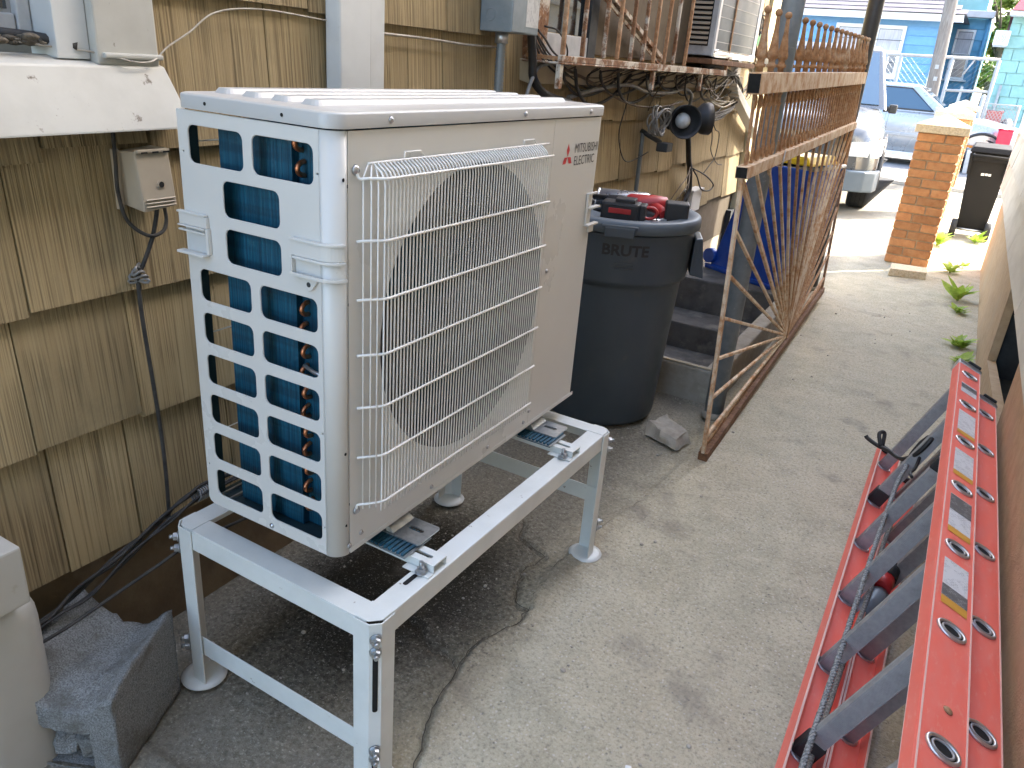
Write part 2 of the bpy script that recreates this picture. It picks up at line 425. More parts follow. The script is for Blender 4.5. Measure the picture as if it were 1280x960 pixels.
pm("pipe_galv", (0.55, 0.55, 0.53), 0.45, 0.5, c2=(0.46, 0.45, 0.43), scale=20)
pm("mesh_green", (0.03, 0.32, 0.16), 0.5)
pm("mesh_red", (0.42, 0.10, 0.08), 0.5)
pm("mesh_white", (0.40, 0.39, 0.37), 0.5)
pm("plastic_red", (0.60, 0.02, 0.06), 0.45)
pm("bark", (0.10, 0.075, 0.05), 0.9, bump=0.6, bscale=20, bdist=0.02)
pm("duct_ivory", (0.50, 0.475, 0.42), 0.42, c2=(0.46, 0.43, 0.37), scale=5, c3=(0.40, 0.35, 0.27), s3=20, lo3=0.68, hi3=0.78)

# ------------------------------------------------------------ mesh helpers
def V(*a):
    return Vector(a)

class MB:
    def __init__(s):
        s.v = []; s.f = []; s.sm = []
    def add(s, vs, fs, smooth=False):
        o = len(s.v)
        s.v += [Vector(x) for x in vs]
        s.f += [tuple(i+o for i in f) for f in fs]
        s.sm += [smooth]*len(fs)
        return s
    def hexa(s, p, smooth=False):
        return s.add(p, [(0, 3, 2, 1), (4, 5, 6, 7), (0, 1, 5, 4), (1, 2, 6, 5), (2, 3, 7, 6), (3, 0, 4, 7)], smooth)
    def box(s, x0, x1, y0, y1, z0, z1):
        return s.hexa([(x0, y0, z0), (x1, y0, z0), (x1, y1, z0), (x0, y1, z0), (x0, y0, z1), (x1, y0, z1), (x1, y1, z1), (x0, y1, z1)])
    def obox(s, c, ax, ay, az):
        """oriented box: centre and three half-axis vectors"""
        c, ax, ay, az = Vector(c), Vector(ax), Vector(ay), Vector(az)
        return s.hexa([c-ax-ay-az, c+ax-ay-az, c+ax+ay-az, c-ax+ay-az, c-ax-ay+az, c+ax-ay+az, c+ax+ay+az, c-ax+ay+az])
    def tube(s, pts, r, n=8, closed=False, caps=True, smooth=True):
        pts = [Vector(p) for p in pts]
        m = len(pts)
        rr = r if isinstance(r, (list, tuple)) else [r]*m
        vs = []; t0 = None; nrm = None
        for i, p in enumerate(pts):
            if closed:
                t = (pts[(i+1) % m]-pts[i-1])
            else:
                t = pts[min(i+1, m-1)]-pts[max(i-1, 0)]
            t = t.normalized() if t.length > 1e-9 else Vector((0, 0, 1))
            if nrm is None:
                a = Vector((0, 0, 1)) if abs(t.z) < 0.9 else Vector((1, 0, 0))
                nrm = t.cross(a).normalized()
            else:
                nrm = (nrm - t*nrm.dot(t))
                nrm = nrm.normalized() if nrm.length > 1e-6 else t.orthogonal().normalized()
            b = t.cross(nrm)
            for k in range(n):
                a = 2*math.pi*k/n + math.pi/n
                vs.append(p + rr[i]*(math.cos(a)*nrm + math.sin(a)*b))
        fs = []
        for i in range(m if closed else m-1):
            j = (i+1) % m
            for k in range(n):
                q = (k+1) % n
                fs.append((i*n+k, i*n+q, j*n+q, j*n+k))
        s.add(vs, fs, smooth)
        if caps and not closed:
            o = len(s.v)-len(vs)
            s.f += [tuple(o+k for k in reversed(range(n))), tuple(o+(m-1)*n+k for k in range(n))]
            s.sm += [False, False]
        return s
    def cyl(s, p0, p1, r0, r1=None, n=16, caps=True):
        return s.tube([p0, p1], [r0, r1 if r1 is not None else r0], n, caps=caps)
    def bar(s, p0, p1, w, h, side=(0, 0, 1)):
        """rectangular bar between two points; w across `side`, h along it"""
        p0, p1 = Vector(p0), Vector(p1)
        t = (p1-p0).normalized()
        u = Vector(side); u = (u-t*u.dot(t)).normalized()
        q = t.cross(u)
        c = (p0+p1)/2
        return s.obox(c, t*(p1-p0).length/2, q*w/2, u*h/2)
    def lathe(s, prof, n=32, c=(0, 0, 0), cap=True, smooth=True):
        c = Vector(c); vs = []; m = len(prof)
        for r, z in prof:
            for k in range(n):
                a = 2*math.pi*k/n
                vs.append(c+Vector((r*math.cos(a), r*math.sin(a), z)))
        fs = [(i*n+k, i*n+(k+1) % n, (i+1)*n+(k+1) % n, (i+1)*n+k) for i in range(m-1) for k in range(n)]
        s.add(vs, fs, smooth)
        if cap:
            o = len(s.v)-len(vs)
            s.f += [tuple(o+k for k in reversed(range(n))), tuple(o+(m-1)*n+k for k in range(n))]
            s.sm += [False, False]
        return s
    def prism(s, poly, vec, smooth=False):
        poly = [Vector(p) for p in poly]; vec = Vector(vec); n = len(poly)
        s.add(poly+[p+vec for p in poly], [tuple(reversed(range(n))), tuple(range(n, 2*n))]+[(i, (i+1) % n, n+(i+1) % n, n+i) for i in range(n)], smooth)
        return s
    def plate(s, outer, holes, fn, d0, d1):
        """flat sheet with holes, fn(u, v, d) -> point"""
        loops = [outer]+holes
        flat = [p for l in loops for p in l]
        bm = bmesh.new()
        bv = [bm.verts.new((a, b, 0)) for a, b in flat]
        o = 0
        for l in loops:
            m = len(l)
            for i in range(m):
                bm.edges.new((bv[o+i], bv[o+(i+1) % m]))
            o += m
        bm.verts.index_update()
        bmesh.ops.triangle_fill(bm, use_beauty=True, use_dissolve=False, edges=bm.edges[:])
        bm.verts.index_update()
        tris = [tuple(v.index for v in f.verts) for f in bm.faces]
        bm.free()
        n = len(flat)
        vs = [fn(a, b, d0) for a, b in flat]+[fn(a, b, d1) for a, b in flat]
        fs = [tuple(t) for t in tris]+[tuple(i+n for i in reversed(t)) for t in tris]
        o = 0
        for l in loops:
            m = len(l)
            for i in range(m):
                a, b = o+i, o+(i+1) % m
                fs.append((a, b, b+n, a+n))
            o += m
        return s.add(vs, fs)
    def ball(s, c, r, n=12, m=8, sc=(1, 1, 1)):
        c = Vector(c); vs = [c+Vector((0, 0, -r*sc[2]))]
        for i in range(1, m):
            a = math.pi*i/m
            for k in range(n):
                b = 2*math.pi*k/n
                vs.append(c+Vector((r*sc[0]*math.sin(a)*math.cos(b), r*sc[1]*math.sin(a)*math.sin(b), -r*sc[2]*math.cos(a))))
        vs.append(c+Vector((0, 0, r*sc[2])))
        fs = [(0, 1+(k+1) % n, 1+k) for k in range(n)]
        for i in range(m-2):
            fs += [(1+i*n+k, 1+i*n+(k+1) % n, 1+(i+1)*n+(k+1) % n, 1+(i+1)*n+k) for k in range(n)]
        e = len(vs)-1; o = 1+(m-2)*n
        fs += [(o+k, o+(k+1) % n, e) for k in range(n)]
        return s.add(vs, fs, True)

def offset_of(p):
    o = Vector((0, 0, 0))
    while p is not None:
        o += p.location
        p = p.parent
    return o

def mesh_of(name, mb, mat, off, bevel=0.0, seg=2, fix=True):
    me = bpy.data.meshes.new(name)
    me.from_pydata([v-off for v in mb.v], [], mb.f)
    me.polygons.foreach_set("use_smooth", mb.sm)
    if fix or bevel:
        bm = bmesh.new(); bm.from_mesh(me)
        bmesh.ops.recalc_face_normals(bm, faces=bm.faces)
        if bevel:
            es = [e for e in bm.edges if len(e.link_faces) == 2 and e.calc_face_angle(0) > 0.6]
            bmesh.ops.bevel(bm, geom=es, offset=bevel, segments=seg, affect='EDGES', profile=0.6, clamp_overlap=True)
            for f in bm.faces:
                f.smooth = f.smooth
        bm.to_mesh(me); bm.free()
    me.materials.append(MATS[mat] if isinstance(mat, str) else mat)
    return me

def obj(name, mb, mat, parent=None, bevel=0.0, seg=2):
    if parent is not None:
        off = offset_of(parent)
    else:
        xs = [v.x for v in mb.v]; ys = [v.y for v in mb.v]; zs = [v.z for v in mb.v]
        off = Vector(((min(xs)+max(xs))/2, (min(ys)+max(ys))/2, min(zs)))
    o = bpy.data.objects.new(name, mesh_of(name, mb, mat, off, bevel, seg))
    COL.objects.link(o)
    if parent is not None:
        o.parent = parent
    else:
        o.location = off
    return o

def tag(o, label, cat, group=None):
    o["label"] = label; o["category"] = cat
    if group:
        o["group"] = group
    return o

def thing(name, label, cat, loc, group=None):
    o = bpy.data.objects.new(name, None)
    o.empty_display_size = 0.05
    COL.objects.link(o)
    o.location = loc
    return tag(o, label, cat, group)

def struct(name, mb, mat, bevel=0.0):
    o = obj(name, mb, mat, None, bevel)
    o["kind"] = "structure"
    return o

def place(name, me, parent, loc, rot=(0, 0, 0), scale=(1, 1, 1)):
    """another piece that shares mesh data"""
    o = bpy.data.objects.new(name, me)
    COL.objects.link(o)
    o.parent = parent
    o.location = loc; o.rotation_euler = rot; o.scale = scale
    return o

def copy_tree(o, parent=None):
    c = o.copy(); COL.objects.link(c); c.parent = parent
    for ch in list(o.children):
        copy_tree(ch, c)
    return c

def rrect(u0, u1, v0, v1, r, n=4):
    out = []
    for cx, cy, a0 in ((u1-r, v0+r, -90), (u1-r, v1-r, 0), (u0+r, v1-r, 90), (u0+r, v0+r, 180)):
        for i in range(n+1):
            a = math.radians(a0+90*i/n)
            out.append((cx+r*math.cos(a), cy+r*math.sin(a)))
    return out

def smooth_path(pts, sub=6):
    P = [Vector(p) for p in pts]
    if len(P) < 3:
        return P
    P = [P[0]*2-P[1]]+P+[P[-1]*2-P[-2]]
    out = []
    for i in range(1, len(P)-2):
        a, b, c, d = P[i-1:i+3]
        for k in range(sub):
            t = k/sub
            out.append(0.5*((2*b)+(c-a)*t+(2*a-5*b+4*c-d)*t*t+(3*b-a-3*c+d)*t**3))
    out.append(P[-2])
    return out

def text_mesh(body, height, origin, ux, uy, depth=0.0006, bold=0.0, sx=1.0, align='LEFT'):
    cu = bpy.data.curves.new("lettering", 'FONT')
    cu.body = body; cu.size = 1.0; cu.align_x = align
    cu.offset = bold; cu.resolution_u = 3
    o = bpy.data.objects.new("lettering", cu)
    COL.objects.link(o)
    bpy.context.view_layer.update()
    me = bpy.data.meshes.new_from_object(o.evaluated_get(bpy.context.evaluated_depsgraph_get()))
    ys = [v.co.y for v in me.vertices]
    sc = height/max(1e-6, (max(ys)-min(ys)))
    o0 = Vector(origin); ux = Vector(ux); uy = Vector(uy); nz = ux.cross(uy)
    y0 = min(ys)
    mb = MB()
    mb.add([o0+ux*v.co.x*sc*sx+uy*(v.co.y-y0)*sc+nz*depth for v in me.vertices], [tuple(p.vertices) for p in me.polygons])
    bpy.data.objects.remove(o); bpy.data.curves.remove(cu); bpy.data.meshes.remove(me)
    return mb

# ------------------------------------------------------------ ground, street
CRACKS = [
 [(0.50, -0.20), (0.469, 0.011), (0.464, 0.078), (0.419, 0.184), (0.392, 0.321), (0.383, 0.416), (0.424, 0.541), (0.424, 0.606)],
 [(0.424, 0.606), (0.382, 0.615), (0.349, 0.688), (0.336, 0.747), (0.351, 0.83), (0.254, 0.874), (0.221, 0.953)],
 [(0.392, 0.321), (0.348, 0.346), (0.303, 0.347), (0.246, 0.387), (0.201, 0.397), (0.12, 0.45)],
 [(0.424, 0.606), (0.405, 0.711), (0.404, 0.926), (0.443, 1.164), (0.476, 1.355)],
 [(1.02, 1.53), (0.938, 1.49), (0.811, 1.394), (0.813, 1.13), (0.782, 0.983), (0.813, 0.801), (0.791, 0.649), (0.808, 0.515)],
 [(0.55, 5.75), (0.72, 5.70), (0.95, 5.78), (1.2, 5.70)],
 [(0.62, 4.3), (0.8, 4.22), (0.93, 4.3), (1.1, 4.2)],
]
SEGS = []
for ci, c in enumerate(CRACKS):
    fine = smooth_path([(a, b, 0) for a, b in c], 8)
    fine = [p+Vector((noise.noise(p*34)*0.010, noise.noise(p*31+Vector((9, 2, 0)))*0.010, 0)) for p in fine]
    SEGS += [(fine[i], fine[i+1], (1.0, 0.9, 0.6, 0.35, 0.25, 0.5, 0.4)[ci]) for i in range(len(fine)-1)]
CELL = {}
for sgm in SEGS:
    key = (int(math.floor(sgm[0].x/0.06)), int(math.floor(sgm[0].y/0.06)))
    for dx in (-1, 0, 1):
        for dy in (-1, 0, 1):
            CELL.setdefault((key[0]+dx, key[1]+dy), []).append(sgm)

def crack_depth(x, y):
    best = 0.0
    for a, b, w in CELL.get((int(math.floor(x/0.06)), int(math.floor(y/0.06))), ()):
        d = b-a
        t = max(0, min(1, ((x-a.x)*d.x+(y-a.y)*d.y)/max(1e-9, d.x*d.x+d.y*d.y)))
        q = math.hypot(x-a.x-d.x*t, y-a.y-d.y*t)
        wd = 0.0058+0.0050*w
        if q < wd:
            best = max(best, w*0.020*(1-q/wd)**0.6)
    return best

LIP = smooth_path([(a, b, 0) for a, b in CRACKS[0]]+[(a, b, 0) for a, b in CRACKS[3][1:]]+[(0.50, 1.7, 0), (0.46, 2.2, 0)], 6)
def lip_x(y):
    if y < LIP[0].y or y > LIP[-1].y:
        return None
    for i in range(len(LIP)-1):
        if LIP[i].y <= y <= LIP[i+1].y:
            t = (y-LIP[i].y)/max(1e-6, LIP[i+1].y-LIP[i].y)
            return LIP[i].x+(LIP[i+1].x-LIP[i].x)*t
    return None

PIT = (-0.25, 0.36, 2.27, 3.75)
def axis(parts):
    out = []
    for a, b, st in parts:
        n = max(1, round((b-a)/st))
        out += [a+(b-a)*i/n for i in range(n)]
    return out+[parts[-1][1]]
gx = axis([(-400, -60, 170), (-60, -10, 25), (-10, -2, 2), (-2, -0.25, 0.25), (-0.25, 0.20, 0.018), (0.20, 0.36, 0.0065), (0.36, 0.52, 0.006), (0.52, 1.45, 0.0125), (1.45, 2.5, 0.2), (2.5, 12, 2), (12, 60, 16), (60, 400, 170)])
gy = axis([(-60, -6, 13), (-6, -0.6, 0.9), (-0.6, 2.27, 0.0095), (2.27, 3.75, 0.018), (3.75, 6.2, 0.022), (6.2, 10, 0.12), (10, 14, 0.5), (14, 60, 6), (60, 500, 150)])
def ground_z(x, y):
    if not (-0.3 <= x <= 1.46 and -0.65 <= y <= 9.9):
        return 0.0
    p = Vector((x, y, 0))
    z = noise.fractal(p*3.1, 1.0, 2.0, 3)*0.0035
    z += noise.noise(p*26)*0.0011+noise.noise(p*61)*0.0009
    z -= crack_depth(x, y)
    lx = lip_x(y)
    if lx is not None:
        d = x-lx+noise.noise(Vector((x*3, y*9, 4)))*0.01
        if d < 0:
            z -= 0.010*min(1, -d/0.02)
        else:
            z += 0.006*max(0, 1-d/0.10)
    q = math.hypot((x-0.965)/0.05, (y-1.12)/0.11)+noise.noise(p*18)*0.4
    if q < 1.0:
        z += 0.005*min(1, (1-q)*5)
    return z
mb = MB()
vs = [(x, y, ground_z(x, y)) for y in gy for x in gx]
fs = []
nx = len(gx)
for j in range(len(gy)-1):
    for i in range(nx-1):
        cx, cy = (gx[i]+gx[i+1])/2, (gy[j]+gy[j+1])/2
        if PIT[0] < cx < PIT[1] and PIT[2] < cy < PIT[3]:
            continue
        a = j*nx+i
        fs.append((a, a+1, a+nx+1, a+nx))
me = bpy.data.meshes.new("ground")
me.from_pydata(vs, [], fs)
me.polygons.foreach_set("use_smooth", [True]*len(fs))
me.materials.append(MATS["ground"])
ground = bpy.data.objects.new("ground", me)
COL.objects.link(ground)
ground["kind"] = "structure"
cs = MB()
for ci, c in enumerate(CRACKS):
    wgt = (1.0, 0.9, 0.6, 0.35, 0.25, 0.5, 0.4)[ci]
    fine = smooth_path([(a, b, 0) for a, b in c], 8)
    fine = [p+Vector((noise.noise(p*34)*0.010, noise.noise(p*31+Vector((9, 2, 0)))*0.010, 0)) for p in fine]
    if wgt < 0.3:
        continue
    L_, R_ = [], []
    for i, p in enumerate(fine):
        t = (fine[min(i+1, len(fine)-1)]-fine[max(i-1, 0)]).normalized()
        nrm = Vector((-t.y, t.x, 0))
        hw_ = (0.0006+0.0010*wgt)*(0.55+0.9*abs(noise.noise(p*47)))
        zz = -0.0035-0.004*wgt
        L_.append(p+nrm*hw_+Vector((0, 0, zz))); R_.append(p-nrm*hw_+Vector((0, 0, zz)))
    n0 = len(fine)
    cs.add(L_+R_, [(i, i+1, n0+i+1, n0+i) for i in range(n0-1)])
o = obj("crack_soil", cs, "dirt_dark", ground); o["kind"] = "stuff"

# street beyond the drive: sidewalk, kerb, asphalt, far sidewalk
def slab_row(name, x0, x1, y0, y1, z0, z1, mat, n, gap=0.012):
    o = MB().box(x0, x1, y0, y1, z0, z1-0.012)
    s = struct(name, o, mat)
    w = (x1-x0)/n
    for i in range(n):
        obj("paving_slab", MB().box(x0+i*w+gap/2, x0+(i+1)*w-gap/2, y0+gap/2, y1-gap/2, z1-0.012, z1), mat, s, 0.004, 1)
    return s
slab_row("sidewalk_near", -9.0, 9.0, 12.0, 13.6, 0.004, 0.05, "sidewalk", 12)
struct("road", MB().box(-120, 120, 13.7, 20.2, 0.002, 0.008), "asphalt")
struct("kerb_near", MB().box(-60, 60, 13.6, 13.75, 0.0, 0.045), "kerb", 0.01)
struct("kerb_far", MB().box(-60, 60, 20.1, 20.25, 0.0, 0.12), "kerb", 0.01)
slab_row("sidewalk_far", -9.0, 9.0, 20.25, 22.2, 0.004, 0.12, "sidewalk", 12)

# areaway with steps beside the house (cellar entrance)
pit = struct("areaway_floor", MB().box(-0.25, 0.36, 2.27, 3.40, -0.36, -0.32), "kerb_dark")
obj("step", MB().box(-0.25, 0.36, 3.10, 3.40, -0.32, -0.20), "kerb_dark", pit, 0.008)
obj("step", MB().box(-0.25, 0.36, 3.40, 3.70, -0.32, -0.05), "kerb_dark", pit, 0.010)
struct("areaway_wall", MB().box(0.36, 0.40, 2.20, 3.80, -0.36, -0.004), "kerb_dark")
k = struct("kerb_front", MB().box(-0.245, 0.43, 2.205, 2.262, -0.30, 0.148), "kerb", 0.008)
obj("worn_edge", MB().box(-0.22, 0.40, 2.212, 2.225, 0.1485, 0.1565), "foundation_pale", k, 0.003)
struct("kerb_side", MB().hexa([(0.362, 2.264, -0.02), (0.445, 2.264, -0.02), (0.445, 3.80, -0.02), (0.362, 3.80, -0.02),
                               (0.362, 2.264, 0.135), (0.438, 2.264, 0.135), (0.438, 3.80, 0.15), (0.362, 3.80, 0.15)]), "kerb", 0.012)
struct("landing_slab", MB().box(-0.245, 0.420, 3.70, 4.55, -0.30, 0.146), "kerb_dark", 0.012)

# ------------------------------------------------------------ left house: shingled wall
house = thing("shingled_house", "tan shingled house wall running along the left of the alley", "house", (-0.25, 2.0, 0))
obj("wall", MB().box(-0.60, -0.262, -1.6, 4.86, 0.27, 1.235).box(-0.60, -0.262, 0.021, 4.86, 1.2352, 4.4).box(-0.60, -0.262, -1.6, 0.0208, 2.3, 4.4), "backing", house)
obj("upper_wall", MB().box(-0.262, -0.238, -1.6, 4.70, 2.44, 4.4), "wall_far_up", house)
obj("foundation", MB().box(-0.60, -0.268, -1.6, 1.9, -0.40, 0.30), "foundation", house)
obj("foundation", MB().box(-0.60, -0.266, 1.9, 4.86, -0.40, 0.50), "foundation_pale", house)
obj("roof_edge", MB().box(-0.75, -0.16, -1.8, 5.1, 4.4, 4.52), "trim_white", house, 0.01)
COURSE = 0.267
for ci in range(8):
    zb = 0.285+COURSE*ci
    y = -1.5-R.random()*0.2
    while y < 4.68:
        w = R.choice((0.16, 0.22, 0.26, 0.29, 0.31))*R.uniform(0.92, 1.08)
        y1 = min(y+w, 4.70)
        if ci >= 3 and y < 0.122 < y1:
            y1 = 0.122
        g = R.uniform(0.0012, 0.0028)
        skip = False
        if ci == 0 and y > 2.3:      # wall base steps up beyond the trash can
            skip = True
        if 1.315 < zb+COURSE*0.5 < 2.3 and 1.55 < (y+y1)/2 < 4.15:   # window opening
            skip = True
        if ci >= 4 and y < 0.12 and zb < 2.2:
            skip = True
        if not skip and y1-y > 0.03:
            jz = R.choice((0, 0, 0.006, -0.006, 0.014))+R.uniform(-0.003, 0.003)
            t = R.uniform(0.0, 0.004)
            xb, xt = -0.238+t, -0.2555
            z0, z1 = zb+jz, (1.225 if (ci == 3 and y < 0.12) else zb+COURSE+0.035)
            obj("shingle", MB().hexa([(xt-0.004, y+g, z0), (xb, y+g, z0), (xb, y1-g, z0), (xt-0.004, y1-g, z0),
                                      (xt-0.006, y+g, z1), (xt, y+g, z1), (xt, y1-g, z1), (xt-0.006, y1-g, z1)]), "shingle", house)
        y = y1
# corner board and porch side
cb = obj("corner_board", MB().box(-0.262, -0.222, 4.705, 4.98, 0.34, 4.4), "cream", house, 0.004)
obj("corner_board", MB().box(-0.60, -0.236, 4.985, 5.14, 0.34, 4.4), "cream", house, 0.004)
obj("corner_board", MB().box(-0.60, -0.228, 5.145, 5.30, 0.34, 4.4), "cream", house, 0.004)
obj("trim_block", MB().box(-0.222, -0.165, 4.74, 5.0, 1.36, 1.43), "paint_white", house, 0.004)
obj("dark_strip", MB().box(-0.264, -0.225, 4.62, 4.70, 0.16, 0.43), "dark_inner", house)  # dark upright strip set on the wall beside the corner board
# window at the near end: sloping sill, casing, vinyl frame
win = obj("window", MB().box(-0.33, -0.305, -1.2, -0.015, 1.262, 2.2), "frame_grey", house, 0.004)
obj("pane", MB().box(-0.304, -0.301, -1.15, -0.070, 1.312, 2.15), "glass_dark", win)
obj("frame", MB().box(-0.306, -0.288, -0.062, -0.040, 1.272, 2.2), "frame_grey", win, 0.003)
obj("frame", MB().box(-0.306, -0.292, -1.2, -0.064, 1.275, 1.306), "frame_grey", win, 0.003)
obj("jamb", MB().box(-0.305, -0.232, -0.038, 0.020, 1.243, 2.25), "trim_cool", win, 0.002)
obj("casing", MB().hexa([(-0.262, 0.021, 1.236), (-0.214, 0.021, 1.236), (-0.214, 0.142, 1.236), (-0.262, 0.142, 1.236),
                         (-0.262, 0.021, 2.3), (-0.214, 0.021, 2.3), (-0.214, 0.118, 2.3), (-0.262, 0.118, 2.3)]), "trim_white", win, 0.004)
obj("sill", MB().hexa([(-0.300, -1.3, 1.118), (-0.168, -1.3, 1.118), (-0.168, 0.172, 1.132), (-0.262, 0.172, 1.132),
                       (-0.300, -1.3, 1.252), (-0.212, -1.3, 1.228), (-0.212, 0.150, 1.236), (-0.262, 0.150, 1.248)]), "trim_white", win, 0.004)
obj("drip_cap", MB().box(-0.218, -0.206, 0.03, 0.146, 1.247, 1.256), "trim_white", win, 0.003)
d = MB()
for i in range(60):
    a = R.random()
    c = Vector((-0.288+R.uniform(0, 0.06), -0.30+0.26*a, 1.262+R.uniform(0, 0.016)*(1-abs(a-0.6))))
    d.ball(c, R.uniform(0.004, 0.011), 6, 4, (1, 1.5, 0.6))
o = obj("debris", d, "dirt_dark", win); o["kind"] = "stuff"

# tall white board (line cover) behind the unit
lc = thing("line_cover", "tall white ribbed line cover on the shingled wall behind the condenser", "cover", (-0.23, 0.72, 0.3))
obj("channel", MB().hexa([(-0.238, 0.606, 0.30), (-0.203, 0.618, 0.30), (-0.203, 0.728, 0.30), (-0.238, 0.728, 0.30),
                          (-0.238, 0.606, 2.6), (-0.203, 0.618, 2.6), (-0.203, 0.728, 2.6), (-0.238, 0.728, 2.6)]), "trim_cool", lc, 0.006, 3)
obj("flange", MB().box(-0.238, -0.209, 0.731, 0.786, 0.30, 2.6), "trim_cool", lc, 0.003)

# ------------------------------------------------------------ outdoor condenser unit
ZU = 0.458           # underside
W_, D_, H_ = 0.953, 0.33, 1.212
ac = thing("heat_pump_condenser", "white outdoor condenser with wire fan guard and blue side coil on a metal stand", "air conditioner", (0.165, 0.476, ZU))
# side panel with sixteen windows
cols = ((0.026, 0.147), (0.168, 0.292))
holes = [rrect(0.024, 0.146, 1.106, 1.165, 0.012), rrect(0.166, 0.290, 1.106, 1.165, 0.012),
         rrect(0.096, 0.219, 1.029, 1.087, 0.012), rrect(0.096, 0.219, 0.953, 1.010, 0.012)]
for i in range(6):
    z1 = 0.931-0.0781*i
    for c0, c1 in cols:
        holes.append(rrect(c0, c1, z1-0.056, z1, 0.012))
holes += [[(hx+0.0022*math.cos(t*math.pi/3), hz+0.0022*math.sin(t*math.pi/3)) for t in range(6)] for hx, hz in ((0.010, 1.122), (0.298, 1.124), (0.008, 0.545), (0.2975, 0.515), (0.2975, 0.70))]
panel = MB()
panel.plate([(0.004, ZU+0.004), (0.012, ZU), (0.302, ZU), (0.302, 1.187), (0.0, 1.187), (0.0, ZU+0.012)], holes, lambda u, v, d: Vector((u, d, v)), 0.0, 0.0035)
sp = obj("side_panel", panel, "ivory", ac, 0.0009, 1)
cr = MB()
arc = [(0.302+0.028*math.sin(a), 0.028-0.028*math.cos(a)) for a in [math.radians(t*9) for t in range(11)]]
prof = arc
inner = [(0.302+0.0245*math.sin(a), 0.028-0.0245*math.cos(a)) for a in [math.radians(t*9) for t in range(11)]]
lo = [Vector((x, y, ZU+(0.0 if 0 else 0.0))) for x, y in prof]+[Vector((x, y, ZU)) for x, y in reversed(inner)]
cr.prism(lo, (0, 0, 1.187-ZU), True)
obj("corner_post", cr, "ivory", sp)
# little edge flange inside the rear of the side panel, seen dark through the windows
obj("rear_flange", MB().box(0.001, 0.012, 0.0038, 0.030, ZU+0.012, 1.180), "dark_teal", sp)
# carrying handles: raised cover over a scoop, one at the rear, one round the front corner
def corner_path(d, x0=0.246, y_end=0.0205):
    pts = [(x0+(0.302-x0)*i/4, -d) for i in range(5)]
    for t in range(1, 9):
        a = math.radians(t*9)
        pts.append((0.302+(0.028+d)*math.sin(a), 0.028-(0.028+d)*math.cos(a)))
    return pts
def strip(mbx, path_in, path_out, z0, z1, z0o=None, z1o=None):
    n = len(path_in)
    z0o = z0 if z0o is None else z0o; z1o = z1 if z1o is None else z1o
    vs = []
    for (a, b) in zip(path_in, path_out):
        vs += [(a[0], a[1], z0), (b[0], b[1], z0o), (b[0], b[1], z1o), (a[0], a[1], z1)]
    fs = [(4*i+k, 4*i+(k+1) % 4, 4*i+4+(k+1) % 4, 4*i+4+k) for i in range(n-1) for k in range(4)]
    fs += [(3, 2, 1, 0), (4*n-4, 4*n-3, 4*n-2, 4*n-1)]
    mbx.add(vs, fs, False)
h = MB()
strip(h, corner_path(0.0005), corner_path(0.007), 0.997, 1.020)
strip(h, corner_path(0.0005), corner_path(0.0105), 1.0202, 1.0245)
strip(h, corner_path(0.0005, 0.253), corner_path(0.011, 0.253), 0.9925, 0.9968)
strip(h, corner_path(0.0005, 0.246), corner_path(0.015, 0.250), 0.966, 0.9685, 0.9665, 0.9725)
h.box(0.246, 0.2495, -0.008, -0.0004, 0.9686, 0.9968)
hn = obj("handle", h, "ivory", ac, 0.0012, 2)
obj("screw_tab", MB().prism([(0.262, -0.0005, 0.9655), (0.300, -0.0005, 0.9655), (0.288, -0.0005, 0.948), (0.281, -0.0005, 0.944), (0.274, -0.0005, 0.948)], (0, -0.005, 0)), "ivory", hn, 0.0012)
obj("screw_hole", MB().cyl((0.281, -0.0058, 0.955), (0.281, -0.004, 0.955), 0.0042, n=12), "dark_inner", hn)
h = MB()
h.box(-0.006, 0.060, -0.0075, -0.0004, 1.004, 1.0225)
h.box(-0.008, 0.0585, -0.010, -0.0004, 1.0228, 1.0265)
h.box(-0.008, 0.056, -0.0100, -0.0004, 1.0005, 1.0036)
h.box(-0.008, 0.056, -0.0088, -0.0004, 0.9925, 0.9960)
h.box(0.0565, 0.0625, -0.008, -0.0004, 0.960, 1.0038)
h.box(-0.008, 0.056, -0.016, -0.0004, 0.9555, 0.9600)
hn = obj("handle", h, "ivory", ac, 0.0016, 2)
obj("handle_recess", MB().box(0.006, 0.055, -0.0022, -0.0003, 0.9605, 0.9920), "trim_cool", hn)
# blue L-shaped coil, copper bends, tube plate
coil = obj("coil", MB().box(0.060, 0.219, 0.030, 0.072, ZU+0.018, 1.176), "fin", ac)
obj("coil_back", MB().box(0.060, 0.102, 0.0725, 0.925, ZU+0.018, 1.176), "fin", coil)
obj("tube_plate", MB().box(0.2195, 0.302, 0.044, 0.0465, ZU+0.018, 1.176), "fin", coil)
ub = MB()
ub.tube([(0.2285, 0.043-0.016*math.sin(a), 0.0105*math.cos(a)) for a in [math.pi*i/8 for i in range(9)]], 0.0042, 8)
ubm = mesh_of("copper_bend", ub, "copper", Vector((0, 0, 0)))
z = 1.158; i = 0
while z > ZU+0.025:
    place("copper_bend", ubm, coil, Vector((0.004*(i % 2), 0, z))-offset_of(coil), (0, 0, 0))
    z -= 0.0375; i += 1
obj("copper_stub", MB().tube([(0.232, 0.030, 0.797), (0.26, 0.022, 0.795), (0.302, 0.018, 0.793)], 0.0035, 8), "alu", coil)
obj("copper_stub", MB().tube([(0.232, 0.030, 0.529), (0.26, 0.022, 0.527), (0.302, 0.018, 0.526)], 0.0035, 8), "alu", coil)
